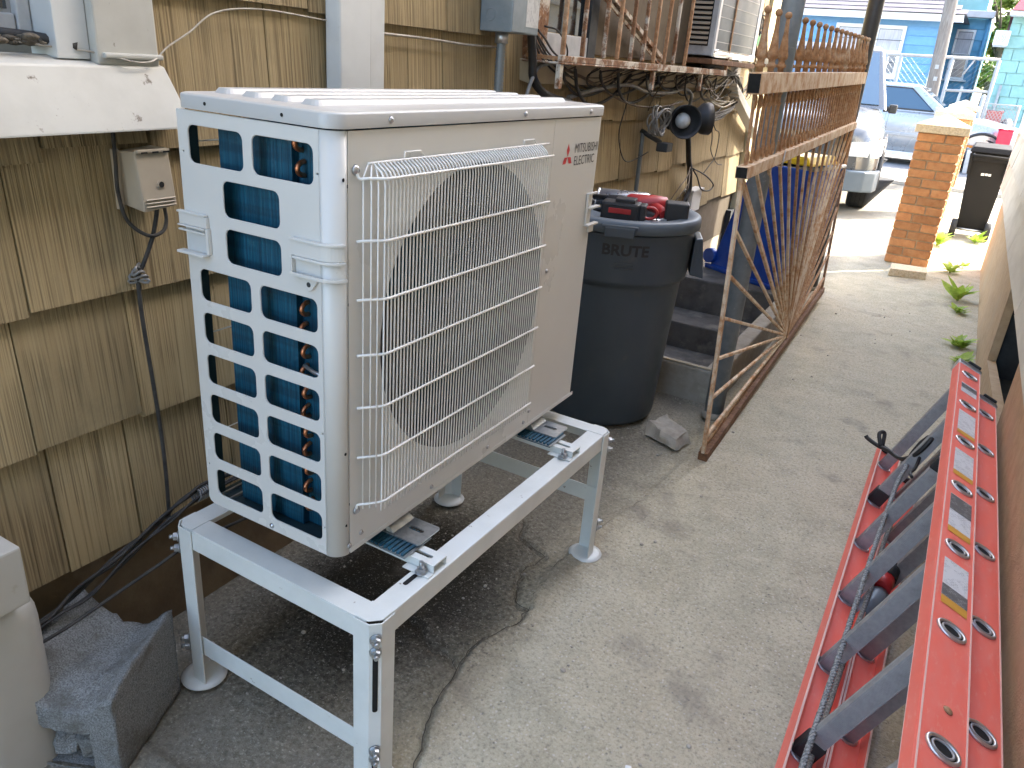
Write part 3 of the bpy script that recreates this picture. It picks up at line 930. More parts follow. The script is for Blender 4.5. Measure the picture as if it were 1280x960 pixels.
# rear guard wires
rg = MB()
for yy in (0.035, 0.22, 0.47, 0.72, 0.93):
    rg.tube([(0.002, yy, ZU+0.02), (0.002, yy, 1.180)], 0.0015, 6)
for zz in (0.60, 0.80, 1.0, 1.135):
    rg.tube([(0.002, 0.02, zz), (0.002, 0.94, zz)], 0.0013, 6)
obj("rear_guard", rg, "ivory_wire", ac)
# inside: base pan, dark partition and fan
pan = obj("base_pan", MB().box(0.002, 0.3175, 0.0125, W_-0.0125, ZU+0.002, ZU+0.014), "dark_teal", ac, 0.002)
for x in (0.02, 0.045):
    obj("pan_rib", MB().box(x, x+0.004, 0.01, 0.2, ZU+0.0142, ZU+0.020), "galv", pan)
obj("inner_wall", MB().box(0.11, 0.32, 0.700, 0.708, ZU+0.014, 1.18), "dark_inner", ac)
FC = (0.396, 0.832); FR = 0.2865
fan = thing_part = obj("fan_hub", MB().lathe([(0.0, 0.0), (0.050, 0.0), (0.058, -0.008), (0.060, -0.05)], 24), "fan_grey", None)
fan.parent = ac; fan.location = Vector((0.285, FC[0], FC[1]))-ac.location; fan.rotation_euler = (0, math.pi/2, 0)
bl = MB()
N = 10
vs = []
for i in range(N+1):
    r = 0.055+(0.276-0.055)*i/N
    for j in range(7):
        t = j/6
        a = -0.15+0.35*(i/N)+t*(1.25-0.2*i/N)
        vs.append((r*math.cos(a), r*math.sin(a), -0.062+0.05*t+0.012*math.sin(math.pi*t)))
bl.add(vs, [(i*7+j, i*7+j+1, i*7+j+8, i*7+j+7) for i in range(N) for j in range(6)], True)
blm = mesh_of("fan_blade", bl, "fan_grey", Vector((0, 0, 0)))
for q in range(3):
    place("fan_blade", blm, fan, (0, 0, 0), (0, 0, q*2*math.pi/3+0.4))
# front fan panel with bell mouth, service panel
circ = [(FC[0]+FR*math.cos(2*math.pi*i/64), FC[1]+FR*math.sin(2*math.pi*i/64)) for i in range(64)]
fp = obj("front_panel", MB().plate([(0.0305, ZU+0.001), (0.6895, ZU+0.001), (0.6895, 1.1865), (0.0305, 1.1865)], [circ], lambda u, v, d: Vector((d, u, v)), 0.3265, 0.330), "ivory", ac)
mouth = MB()
vs = []
for (r, x) in ((FR, 0.3302), (FR-0.004, 0.326), (FR-0.006, 0.29), (FR-0.004, 0.235)):
    vs += [(x, FC[0]+r*math.cos(2*math.pi*i/64), FC[1]+r*math.sin(2*math.pi*i/64)) for i in range(64)]
mouth.add(vs, [(k*64+i, k*64+(i+1) % 64, (k+1)*64+(i+1) % 64, (k+1)*64+i) for k in range(3) for i in range(64)], True)
obj("bell_mouth", mouth, "fan_grey", fp)
svc = MB()
prof = [(0.330, 0.6905), (0.330, 0.922)]+[(0.302+0.028*math.cos(math.radians(t*9)), 0.925+0.028*math.sin(math.radians(t*9))) for t in range(1, 11)]+[(0.0, 0.953), (0.0, 0.949), (0.302, 0.949)]
prof += [(0.302+0.0245*math.cos(math.radians(t*9)), 0.925+0.0245*math.sin(math.radians(t*9))) for t in range(9, 0, -1)]+[(0.3265, 0.922), (0.3265, 0.6905)]
svc.prism([Vector((x, y, ZU+0.001)) for x, y in prof], (0, 0, 1.1865-ZU-0.001))
sv = obj("service_panel", svc, "ivory", ac)
h = MB()
h.box(0.3304, 0.336, 0.895, 0.9025, 0.935, 1.010)
h.box(0.3304, 0.337, 0.9027, 0.948, 1.0055, 1.0105)
h.box(0.3304, 0.343, 0.9027, 0.957, 0.972, 0.977)
h.box(0.3304, 0.343, 0.8952, 0.957, 0.930, 0.9348)
h.box(0.3304, 0.336, 0.918, 0.945, 0.912, 0.9298)
obj("handle", h, "ivory", ac, 0.0016, 2)
# bottom edge strip and screws
obj("bottom_lip", MB().box(0.3302, 0.3318, 0.030, 0.945, ZU, ZU+0.010), "ivory", ac, 0.0006, 1)
scm = mesh_of("screw", MB().lathe([(0.0, 0.0036), (0.0032, 0.003), (0.0046, 0.0012), (0.0055, 0.0)], 10), "steel_screw", Vector((0, 0, 0)))
for y, zz in ((0.028, 0.475), (0.060, 0.486), (0.28, 0.478), (0.50, 0.478), (0.665, 0.478), (0.69, 0.50), (0.715, 0.85)):
    place("screw", scm, ac, Vector((0.3302, y, zz))-ac.location, (0, math.pi/2, 0))
for y in (0.125, 0.55, 0.86):
    place("screw", scm, ac, Vector((0.3338, y, 1.200))-ac.location, (0, math.pi/2, 0))
place("screw", scm, ac, Vector((0.168, -0.0002, 0.468))-ac.location, (math.pi/2, 0, 0))
hm = mesh_of("screw_hole", MB().cyl((0, 0, 0), (0, 0, 0.0006), 0.0028, n=10), "hole_black", Vector((0, 0, 0)))
for x in (0.073, 0.235):
    place("screw_hole", hm, ac, Vector((x, -0.0032, 1.200))-ac.location, (math.pi/2, 0, 0))
for y, zz in ((0.021, 1.118), (0.029, 1.108), (0.021, 0.663), (0.022, 0.52), (0.031, 0.925), (0.031, 0.56)):
    place("screw_hole", hm, ac, Vector((0.3290, y, zz))-ac.location, (0, math.pi/2, 0))
# lid: rounded cover with long ribs
def rpoly(x0, x1, y0, y1, r, n=6):
    return rrect(x0, x1, y0, y1, r, n)
lid = MB()
o_ = rpoly(-0.003, 0.3335, -0.003, 0.956, 0.031, 6)
o_in = rpoly(0.003, 0.3275, 0.003, 0.950, 0.027, 6)
lv = [(x, y, 1.1895) for x, y in o_]+[(x, y, 1.2085) for x, y in o_]
mid = rpoly(-0.0012, 0.3318, -0.0012, 0.9542, 0.030, 6)
lv += [(x, y, 1.2110) for x, y in mid]+[(x, y, 1.2125) for x, y in o_in]
n_ = len(o_)
lid.add(lv, [(k*n_+i, k*n_+(i+1) % n_, (k+1)*n_+(i+1) % n_, (k+1)*n_+i) for k in range(3) for i in range(n_)], True)
lid.add([lv[3*n_+i] for i in range(n_)], [tuple(range(n_))])
lid.add([lv[i] for i in range(n_)], [tuple(reversed(range(n_)))])
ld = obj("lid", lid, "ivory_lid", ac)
for x0 in (0.020, 0.083, 0.146, 0.209):
    rb = MB()
    b0 = rrect(x0, x0+0.040, 0.055, 0.905, 0.012, 3)
    b1 = rrect(x0+0.006, x0+0.034, 0.061, 0.899, 0.009, 3)
    m_ = len(b0)
    rb.add([(x, y, 1.2127) for x, y in b0]+[(x, y, 1.2205) for x, y in b1], [(i, (i+1) % m_, m_+(i+1) % m_, m_+i) for i in range(m_)]+[tuple(range(m_, 2*m_))])
    obj("lid_rib", rb, "ivory_lid", ld)
# wire fan guard
gd = obj("guard_frame", MB().tube([(0.336, 0.068, 1.139), (0.338, 0.072, 1.1395), (0.338, 0.655, 1.1395)], 0.0021, 8), "ivory_wire", ac)
wire = MB().tube([(0.3610, 0, 0.535), (0.3620, 0, 0.56), (0.3620, 0, 1.108), (0.3605, 0, 1.118), (0.354, 0, 1.128), (0.338, 0, 1.1395)], 0.00160, 6)
wm = mesh_of("guard_wire", wire, "ivory_wire", Vector((0, 0, 0)))
y = 0.078; nwire = 0
while y < 0.622:
    place("guard_wire", wm, gd, Vector((0, y, 0))-offset_of(gd))
    y += 0.0094; nwire += 1
for yy, xx in ((0.052, 0.341), (0.060, 0.350), (0.068, 0.357)):
    obj("guard_wire", MB().tube([(xx, yy, 0.545), (xx, yy, 1.108), (xx-0.004, yy+0.004, 1.118), (0.338, yy+0.014, 1.138)], 0.00145, 6), "ivory_wire", gd)
for i in range(7):
    zz = 1.1195-0.0942*i
    b = smooth_path([(0.333, 0.046, zz-0.002 if i else zz+0.008), (0.337, 0.049, zz-0.001), (0.346, 0.056, zz), (0.361, 0.076, zz), (0.3645, 0.088, zz), (0.3645, 0.12, zz)], 4)
    b += [Vector((0.3645, 0.628, zz))]
    if i in (0, 6):
        b = [Vector((0.332, 0.044, zz+(0.012 if i == 0 else -0.012)))]+b
    obj("guard_bar", MB().tube(b, 0.0024, 8), "ivory_wire", gd)
for zz in (1.131, 0.541):
    place("screw", scm, gd, Vector((0.331, 0.046, zz))-offset_of(gd), (0, math.pi/2, 0), (1.5, 1.5, 1.5))
for y0 in (0.155, 0.545):
    obj("guard_hook", MB().tube([(0.338, y0, 1.1395), (0.334, y0+0.006, 1.150), (0.333, y0+0.05, 1.150), (0.338, y0+0.056, 1.1395)], 0.0016, 6), "ivory_wire", gd)
obj("hub_sticker", MB().add([(0.2862, 0.385, 0.815), (0.2862, 0.415, 0.815), (0.2862, 0.415, 0.84), (0.2862, 0.385, 0.84)], [(0, 1, 2, 3)]), "print_plate", fan)
# emblem and lettering on the service panel
em = MB()
def rhomb(cy, cz, a):
    dw, dl = 0.0135, 0.0245
    ux, uz = math.sin(a), math.cos(a)
    px, pz = math.cos(a), -math.sin(a)
    return [Vector((0.3306, cy, cz)), Vector((0.3306, cy+ux*dl/2+px*dw/2*1.0, cz+uz*dl/2+pz*dw/2)), Vector((0.3306, cy+ux*dl, cz+uz*dl)), Vector((0.3306, cy+ux*dl/2-px*dw/2, cz+uz*dl/2-pz*dw/2))]
for a in (0, 2*math.pi/3, -2*math.pi/3):
    em.add([Vector((p.x, 0.766+(p.y-0.766)*1.12, 1.1035+(p.z-1.1035)*1.22)) for p in rhomb(0.766, 1.1035, a)], [(0, 1, 2, 3)])
obj("emblem", em, "logo_red", sv)
obj("lettering", text_mesh("MITSUBISHI", 0.0205, (0.3302, 0.800, 1.1105), (0, 1, 0), (0, 0, 1), 0.0005, 0.0, 0.86), "logo_black", sv)
obj("lettering", text_mesh("ELECTRIC", 0.0205, (0.3302, 0.800, 1.0830), (0, 1, 0), (0, 0, 1), 0.0005, 0.0, 0.88), "logo_black", sv)
# brackets under the unit
for yc in (0.196, 0.772):
    b = MB()
    b.hexa([(0.312, yc-0.040, 0.4305), (0.330, yc-0.040, 0.4305), (0.330, yc+0.030, 0.4305), (0.312, yc+0.030, 0.4305),
            (0.290, yc-0.030, 0.4572), (0.293, yc-0.030, 0.4572), (0.293, yc+0.022, 0.4572), (0.290, yc+0.022, 0.4572)])
    f_ = obj("mounting_foot", b, "galv", ac, 0.001, 1)
    slot = rrect(0.338, 0.374, yc-0.006, yc+0.006, 0.0055, 3)
    obj("foot_plate", MB().plate(rrect(0.300, 0.392, yc-0.042, yc+0.032, 0.006, 3), [slot], lambda u, v, d: Vector((u, v, d)), 0.4272, 0.4302), "galv", f_)

# ------------------------------------------------------------ stand under the unit (turned a degree)
TH = -0.0166
st = thing("equipment_stand", "low white steel stand with round feet carrying the condenser", "stand", (0.447, -0.040, 0))
st.rotation_euler = (0, 0, TH)
class LMB(MB):
    pass
def lobj(name, mbx, mat, parent, bevel=0.0, seg=2):
    """child built in the parent's local axes"""
    o = bpy.data.objects.new(name, mesh_of(name, mbx, mat, Vector((0, 0, 0)), bevel, seg))
    COL.objects.link(o); o.parent = parent
    return o
SL, SW, SZ = 0.965, 0.515, 0.398
# angle-section beams: flat top flange and a vertical face
def beam(p):
    return p
t_ = 0.003
lobj("end_beam", MB().box(-SW+0.020, -0.022, 0.0, 0.046, SZ-t_, SZ).box(-SW+0.020, -0.022, 0.0, t_, SZ-0.045, SZ-t_-0.0001), "stand_white", st, 0.0015, 2)
lobj("end_beam", MB().box(-SW+0.020, -0.022, SL-0.046, SL, SZ-t_, SZ).box(-SW+0.020, -0.022, SL-t_, SL, SZ-0.045, SZ-t_-0.0001), "stand_white", st, 0.0015, 2)
fb = lobj("front_beam", MB().box(-0.046, 0.0, 0.0222, SL-0.022, SZ-t_+0.0006, SZ+0.0006).box(-t_, 0.0, 0.0222, SL-0.022, SZ-0.045, SZ-t_+0.0005), "stand_white", st, 0.0015, 2)
lobj("back_beam", MB().box(-SW, -SW+0.046, 0.0222, SL-0.022, SZ-t_+0.0006, SZ+0.0006).box(-SW, -SW+t_, 0.0222, SL-0.022, SZ-0.045, SZ-t_+0.0005), "stand_white", st, 0.0015, 2)
def leg(cx, cy, sx, sy):
    """chamfered angle leg with slotted outer face; sx, sy point outwards"""
    pr = [(0, -0.052), (0, -0.016), (-0.016, 0), (-0.052, 0), (-0.052, -0.003), (-0.0175, -0.003), (-0.003, -0.0175), (-0.003, -0.052)]
    out = [Vector((cx+sx*(a+0.004), cy+sy*(b+0.004), 0.0035)) for a, b in pr]
    l = lobj("leg", MB().prism(out, (0, 0, SZ-0.0045)), "stand_white", st, 0.0008, 1)
    fcx, fcy = cx-sx*0.018, cy-sy*0.018
    foot = MB().lathe([(0.0, 0.0012), (0.047, 0.0012), (0.048, 0.004), (0.034, 0.0085), (0.022, 0.0095), (0.0, 0.0095)], 28, (fcx, fcy, 0), cap=False)
    lobj("foot", foot, "stand_white", l)
    n = Vector((sx, sy, 0)).normalized()
    mid = Vector((cx+sx*(0.004-0.008), cy+sy*(0.004-0.008), 0))
    tg = Vector((-n.y, n.x, 0))
    for (z0, z1) in ((0.20, 0.345), (0.02, 0.115)):
        pts = [(a, b) for a, b in rrect(-0.0048, 0.0048, z0, z1, 0.0046, 3)]
        sb = MB().add([mid+tg*a+n*0.0012+Vector((0, 0, b)) for a, b in pts], [tuple(range(len(pts)))])
        lobj("slot", sb, "hole_black", l)
    for zb in (0.366, 0.339, 0.108, 0.088):
        c = mid+n*0.0014+Vector((0, 0, zb))
        bt = MB().cyl(c, c+n*0.003, 0.0112, 0.0108, 14).tube([c+n*0.003, c+n*0.011], [0.0088, 0.0084], 6, smooth=False).cyl(c+n*0.011, c+n*0.019, 0.0042, n=8)
        lobj("bolt", bt, "galv", l)
    return l
for (cx, cy, sx, sy) in ((0, 0, -1, 1), (-SW, 0, 1, 1), (0, SL, -1, -1), (-SW, SL, 1, -1)):
    pp = [(0.047, 0.0), (0.0175, 0.0), (0.0, 0.0175), (0.0, 0.047), (0.047, 0.047)]
    lobj("corner_plate", MB().prism([Vector((cx+sx*a, cy+sy*b, SZ+0.0009)) for a, b in pp], (0, 0, 0.0012)), "stand_white", st, 0.0004, 1)
leg(0, 0, 1, -1); leg(-SW, 0, -1, -1); leg(0, SL, 1, 1); leg(-SW, SL, -1, 1)
lobj("cross_bar", MB().box(-SW+0.012, -0.012, 0.0035, 0.0065, 0.082, 0.130), "stand_white", st, 0.001, 1)
lobj("cross_bar", MB().box(-SW+0.012, -0.012, SL-0.0065, SL-0.0035, 0.165, 0.213), "stand_white", st, 0.001, 1)
for yc in (0.236, 0.812):
    r_ = MB()
    x0, x1 = -SW+0.004, -0.006
    y0, y1 = yc-0.064, yc-0.022
    slot = rrect(x1-0.080, x1-0.018, (y0+y1)/2-0.005, (y0+y1)/2+0.005, 0.0048, 3)
    r_.plate([(x0, y0), (x1, y0), (x1, y1), (x0, y1)], [slot], lambda u, v, d: Vector((u, v, d)), SZ+0.0165, SZ+0.019)
    r_.box(x0, x1, y0, y0+0.0025, SZ+0.0012, SZ+0.0163).box(x0, x1, y1-0.0025, y1, SZ+0.0012, SZ+0.0163)
    rl = lobj("cross_rail", r_, "stand_white", st)
    for (ya, yb) in ((yc-0.082, yc-0.0655),):
        lobj("rail_flange", MB().box(x1-0.060, x1+0.002, ya, yb, SZ+0.0012, SZ+0.0040), "stand_white", rl, 0.0006, 1)
    c = Vector((x1-0.020, yc-0.076, SZ+0.0042))
    lobj("bolt", MB().cyl(c, c+V(0, 0, 0.002), 0.012, n=14).tube([c+V(0, 0, 0.002), c+V(0, 0, 0.0095)], 0.0092, 6, smooth=False).cyl(c+V(0, 0, 0.0095), c+V(0, 0, 0.024), 0.0045, n=8), "galv", rl)
    # vibration pads: two rubber layers and a steel sheet between the rail and the unit's foot
    yy = yc-0.045+0.0
    pd = MB().box(-0.158, -0.062, yy-0.035, yy+0.045, SZ+0.0192, SZ+0.0228)
    p1 = lobj("rubber_pad", pd, "pad_blue", st, 0.001, 1)
    lobj("pad_plate", MB().box(-0.160, -0.060, yy-0.037, yy+0.047, SZ+0.0229, SZ+0.0242), "galv", p1)
    rim = MB()
    for i in range(9):
        rim.box(-0.156+i*0.0105, -0.150+i*0.0105, yy-0.035, yy+0.045, SZ+0.0243, SZ+0.0290)
    lobj("rubber_rib", rim, "pad_blue", p1)
slot = rrect(-0.024, -0.008, 0.155, 0.185, 0.0045, 3)
lobj("slot", MB().add([(a-0.006, b-0.025, SZ+0.0011) for a, b in rrect(-0.030, -0.020, 0.140, 0.178, 0.0045, 3)], [tuple(range(16))]), "hole_black", fb)

# ------------------------------------------------------------ broken cinder block
def jitter_mesh(mb, amp, fr, seed=0.0):
    mb.v = [v+Vector((noise.noise(v*fr+Vector((seed, 0, 0))), noise.noise(v*fr+Vector((0, seed+7, 3))), noise.noise(v*fr+Vector((5, 2, seed)))))*amp for v in mb.v]
    return mb
cbk = thing("cinder_block", "broken grey cinder block with rubble in its core by the wall base", "block", (-0.100, -0.210, 0))
cbk.rotation_euler = (0, 0, math.radians(24.5))
bw, bl_, bh = 0.097, 0.110, 0.212
def grid_block():
    m = MB()
    nx, ny, nz = 18, 20, 18
    def top(u, v):
        # trough between two raised shells, broken lip at the far left
        e = 0.062*max(0, abs(u)-0.38)/0.62
        e *= 1.0 if u < 0 else 0.75
        e += 0.030*max(0, v-0.45)*(1.3 if u < -0.2 else 0.2)
        e -= 0.030*max(0, -v-0.3)
        return bh-0.048+e
    idx = {}
    def vid(i, j, k):
        if (i, j, k) in idx:
            return idx[(i, j, k)]
        u, v, w = -1+2*i/nx, -1+2*j/ny, k/nz
        z = w*top(u, v)
        p = Vector((u*bw, v*bl_, z))
        n1 = Vector((noise.noise(p*55), noise.noise(p*55+Vector((3, 9, 1))), noise.noise(p*55+Vector((7, 1, 5)))))*0.0030
        n2 = Vector((noise.noise(p*140), noise.noise(p*140+Vector((3, 9, 1))), noise.noise(p*140+Vector((7, 1, 5)))))*0.0020
        if k == 0:
            n1.z = n2.z = 0
        else:
            n1.z *= 2.2 if k == nz else 1
        idx[(i, j, k)] = len(m.v)
        m.v.append(p+n1+n2)
        return idx[(i, j, k)]
    def quad(a, b, c, d):
        m.f.append((a, b, c, d)); m.sm.append(True)
    for i in range(nx):
        for j in range(ny):
            quad(vid(i, j, nz), vid(i+1, j, nz), vid(i+1, j+1, nz), vid(i, j+1, nz))
            quad(vid(i, j+1, 0), vid(i+1, j+1, 0), vid(i+1, j, 0), vid(i, j, 0))
    for k in range(nz):
        for j in range(ny):
            quad(vid(nx, j, k), vid(nx, j+1, k), vid(nx, j+1, k+1), vid(nx, j, k+1))
            quad(vid(0, j+1, k), vid(0, j, k), vid(0, j, k+1), vid(0, j+1, k+1))
        for i in range(nx):
            quad(vid(i+1, ny, k), vid(i, ny, k), vid(i, ny, k+1), vid(i+1, ny, k+1))
            u = -1+2*(i+0.5)/nx; w = (k+0.5)/nz
            if -0.58 < u < 0.5 and 0.06 < w < 0.64:
                continue
            quad(vid(i, 0, k), vid(i+1, 0, k), vid(i+1, 0, k+1), vid(i, 0, k+1))
    return m
lobj("block_body", grid_block(), "cinder", cbk)
core = MB()
core.box(-0.62*bw, 0.56*bw, -bl_*0.93, bl_*0.1, 0.006, 0.128)
core.f = [f for q, f in enumerate(core.f) if q != 2]; core.sm = core.sm[:len(core.f)]
lobj("hollow_core", core, "cinder", cbk)
for i, (x, y, z, r, sc) in enumerate(((-0.018, -0.060, 0.094, 0.026, (1.2, 0.9, 0.7)), (-0.026, -0.075, 0.040, 0.030, (1, 0.9, 1.0)), (0.020, -0.070, 0.036, 0.028, (1, 1, 1.1)), (0.028, -0.062, 0.078, 0.020, (1, 1, 0.8)))):
    b = MB().ball((x, y, z), r, 10, 8, sc)
    jitter_mesh(b, 0.010, 45, i*3.1); 
    b.sm = [False]*len(b.f)
    lobj("rubble", b, "cinder", cbk)

# ivory duct stub at the lower left
dc = thing("duct_stub", "ivory plastic duct with a boxed upper part at the lower left corner", "duct", (-0.182, -0.36, 0))
body = MB()
pr = rrect(-0.182-0.080, -0.182+0.080, -0.440, -0.280, 0.045, 6)
sec = [(0.0, 1.0), (0.315, 1.0), (0.335, 0.985), (0.350, 0.93), (0.358, 0.83), (0.360, 0.70)]
n_ = len(pr)
vs = []
for z, s_ in sec:
    vs += [(-0.182+(x+0.182)*s_, -0.36+(y+0.36)*s_, z) for x, y in pr]
body.add(vs, [(k*n_+i, k*n_+(i+1) % n_, (k+1)*n_+(i+1) % n_, (k+1)*n_+i) for k in range(len(sec)-1) for i in range(n_)]+[tuple(range((len(sec)-1)*n_, len(sec)*n_))], True)
obj("body", body, "duct_ivory", dc)
ub_ = obj("upper_box", MB().prism([(-0.26, -0.405, 0.362), (-0.120, -0.405, 0.362), (-0.065, -0.405, 0.395), (-0.065, -0.405, 0.505), (-0.26, -0.405, 0.505)], (0, 0.085, 0)), "duct_ivory", dc, 0.004)
rim = MB()
oo = [(-0.26, 0.361), (-0.117, 0.361), (-0.059, 0.392), (-0.059, 0.511), (-0.26, 0.511)]
ii = [(-0.26, 0.372), (-0.123, 0.372), (-0.071, 0.400), (-0.071, 0.500), (-0.26, 0.500)]
for i in range(3+1):
    a, b, c, d_ = oo[i], oo[i+1], ii[i+1], ii[i]
    rim.hexa([(a[0], -0.413, a[1]), (b[0], -0.413, b[1]), (c[0], -0.413, c[1]), (d_[0], -0.413, d_[1]), (a[0], -0.4055, a[1]), (b[0], -0.4055, b[1]), (c[0], -0.4055, c[1]), (d_[0], -0.4055, d_[1])])
obj("rim", rim, "duct_ivory", ub_)

# ------------------------------------------------------------ small service box and cables on the near wall
tb = thing("service_box", "small beige cable box screwed to the shingles left of the condenser", "utility box", (-0.20, 0.085, 0.98))
bx = MB().hexa([(-0.238, 0.052, 0.992), (-0.182, 0.056, 0.984), (-0.182, 0.128, 0.990), (-0.238, 0.128, 0.996), (-0.238, 0.048, 1.090), (-0.188, 0.052, 1.093), (-0.188, 0.122, 1.097), (-0.238, 0.124, 1.096)])
bo = obj("body", bx, "box_beige", tb, 0.003, 2)
for i in range(3):
    obj("rib", MB().box(-0.1828, -0.1800, 0.061, 0.124, 0.992+i*0.0065, 0.9945+i*0.0065), "box_beige", bo, 0.0008, 1)
obj("lid_edge", MB().box(-0.192, -0.183, 0.054, 0.122, 1.0905, 1.0965), "box_beige", bo, 0.001, 1)
for y in (0.062, 0.085, 0.108):
    obj("clip_slot", MB().box(-0.1835, -0.1825, y, y+0.013, 1.0895, 1.0925), "hole_black", bo)
obj("bolt_ring", MB().cyl((-0.1852, 0.0975, 1.032), (-0.1825, 0.0975, 1.032), 0.0075, n=14), "box_beige", bo)
obj("bolt_hole", MB().cyl((-0.1824, 0.0975, 1.032), (-0.1818, 0.0975, 1.032), 0.0055, n=14), "hole_black", bo)
obj("back_plate", MB().box(-0.2385, -0.2300, 0.038, 0.050, 0.985, 1.094), "box_beige", bo, 0.001, 1)

def cable(name, pts, r, mat, label, group=None, cat="cable", sub=6, n=7):
    return tag(obj(name, MB().tube(smooth_path(pts, sub), r, n), mat), label, cat, group)
X = -0.222
cable("cable", [(-0.225, 0.040, 1.132), (X, 0.036, 1.07), (X, 0.034, 1.02), (X, 0.046, 0.965), (-0.212, 0.078, 0.934), (-0.210, 0.108, 0.936), (-0.212, 0.122, 0.955), (-0.214, 0.122, 0.985)], 0.0036, "cable_black", "black cable looping from under the sill into the beige box")
cable("cable", [(-0.214, 0.108, 0.986), (-0.216, 0.092, 0.93), (-0.222, 0.068, 0.875), (-0.224, 0.056, 0.853), (-0.226, 0.057, 0.763), (-0.225, 0.064, 0.621), (-0.222, 0.068, 0.471), (-0.215, 0.060, 0.33), (-0.21, 0.05, 0.30)], 0.0042, "cable_black", "thin black cable running down the shingles from the beige box")
k = MB()
for i in range(4):
    k.tube([(-0.222+0.012*math.cos(a), 0.056+0.014*math.cos(a+i), 0.858+0.009*i-0.012+0.004*math.sin(a*2+i)) for a in [2*math.pi*q/12 for q in range(12)]], 0.0026, 6, closed=True)
tag(obj("cable_knot", k, "cable_grey"), "knotted cable tie on the wall below the beige box", "cable tie")
cable("cable", [(-0.235, 0.20, 0.96), (-0.236, 0.205, 0.80), (-0.236, 0.21, 0.70), (-0.236, 0.215, 0.56)], 0.0022, "cable_black", "hair-thin black wire down the shingles beside the condenser")
# bundle along the wall base
offs = [(-0.206, 0.0, 0.0, "cable_black"), (-0.197, 0.004, 0.006, "cable_black"), (-0.188, 0.0, -0.006, "cable_black"), (-0.180, 0.010, 0.004, "cable_black"), (-0.192, -0.008, 0.012, "cable_black")]
base_pts = [(-0.36, 0.206), (-0.297, 0.227), (-0.234, 0.238), (-0.167, 0.252), (-0.074, 0.283), (0.026, 0.320), (0.089, 0.338), (0.16, 0.347), (0.34, 0.335), (0.60, 0.30)]
for q, (xx, dy, dz, mt) in enumerate(offs):
    pts = [(xx+0.006*math.sin(3*i+q*2), y+dy, z+dz+0.005*math.sin(2.1*i+q*1.7)) for i, (y, z) in enumerate(base_pts)]
    cable("bundled_cable", pts, 0.0028 if q % 2 else 0.0036, mt, "cable in the bundle slung along the base of the shingled wall", "cables bundled along the wall base", n=6)
cable("cable", [(-0.13, -0.34, 0.250), (-0.12, -0.25, 0.258), (-0.11, -0.15, 0.278), (-0.10, -0.06, 0.297), (-0.10, 0.02, 0.304), (-0.11, 0.2, 0.28), (-0.16, 0.5, 0.2)], 0.0036, "cable_black", "lone black cable sagging between the wall bundle and the stand leg")
tk = MB()
for i in range(5):
    tk.tube([(-0.195+0.016*math.cos(a), 0.118+0.006*i+0.004*math.sin(a), 0.342+0.014*math.sin(a)) for a in [2*math.pi*q/12 for q in range(12)]], 0.0022, 6, closed=True)
tag(obj("cable_tie", tk, "cable_grey"), "twisted grey wire tying the wall base cables together", "cable tie")
cable("cable", [(-0.285, -0.12, 1.268), (-0.255, -0.06, 1.262), (-0.222, 0.023, 1.255), (-0.20, 0.082, 1.243), (-0.204, 0.123, 1.247), (-0.222, 0.168, 1.270), (-0.228, 0.224, 1.298), (-0.230, 0.293, 1.338), (-0.225, 0.407, 1.352), (-0.228, 0.60, 1.345)], 0.0018, "cable_pale", "pale wire from the near window sill along the top shingle course")
cable("cable", [(-0.285, -0.10, 1.276), (-0.262, -0.045, 1.272), (-0.235, 0.0, 1.262)], 0.0085, "cable_black", "short frayed black cable end on the near window sill")
cable("cable", [(-0.233, 0.79, 1.330), (-0.231, 1.0, 1.328), (-0.231, 1.2, 1.322), (-0.233, 1.36, 1.325)], 0.0034, "cable_pale", "pale wire tucked under the shingles right of the line cover")

# ------------------------------------------------------------ breaker box, conduit
eb = thing("breaker_box", "blue grey electrical disconnect box mounted high on the wall", "electrical box", (-0.18, 1.33, 1.36))
b_ = obj("body", MB().box(-0.236, -0.128, 1.262, 1.425, 1.365, 1.62), "box_steel", eb, 0.003)
obj("rating_label", MB().box(-0.1278, -0.1272, 1.345, 1.42, 1.385, 1.56), "print_plate", b_)
obj("knockout", MB().tube([(-0.20+0.016*math.cos(a), 1.2612, 1.41+0.016*math.sin(a)) for a in [2*math.pi*q/18 for q in range(18)]], 0.0012, 6, closed=True), "box_steel", b_)
obj("hinge", MB().box(-0.1275, -0.1255, 1.262, 1.342, 1.368, 1.615), "box_steel", b_, 0.0008, 1)
fl = MB()
pts = []; rr = []
for i in range(60):
    z = 1.338-0.0052*i
    pts.append((-0.192, 1.318, z)); rr.append(0.0155 if i % 2 else 0.0130)
cd = thing("flexible_conduit", "grey ribbed metal conduit dropping from the electrical box behind the condenser", "conduit", (-0.192, 1.318, 1.03))
obj("ribbed_pipe", fl.tube(pts, rr, 12), "conduit", cd)
obj("coupling", MB().cyl((-0.192, 1.318, 1.335), (-0.192, 1.318, 1.366), 0.020, n=14), "alu", cd)
cable("hose", [(-0.185, 1.470, 1.42), (-0.185, 1.488, 1.369), (-0.185, 1.512, 1.29), (-0.185, 1.522, 1.245), (-0.18, 1.570, 1.205), (-0.175, 1.66, 1.18), (-0.17, 1.78, 1.165)], 0.014, "rubber_black", "thick black insulated hose curving down beside the electrical box", cat="hose", n=10)
cable("hose", [(-0.175, 1.430, 1.05), (-0.18, 1.470, 1.16), (-0.18, 1.505, 1.235), (-0.185, 1.569, 1.280), (-0.185, 1.68, 1.290), (-0.19, 1.793, 1.29)], 0.0065, "cable_grey", "grey hose arching from behind the condenser to the rusty guard", cat="hose")

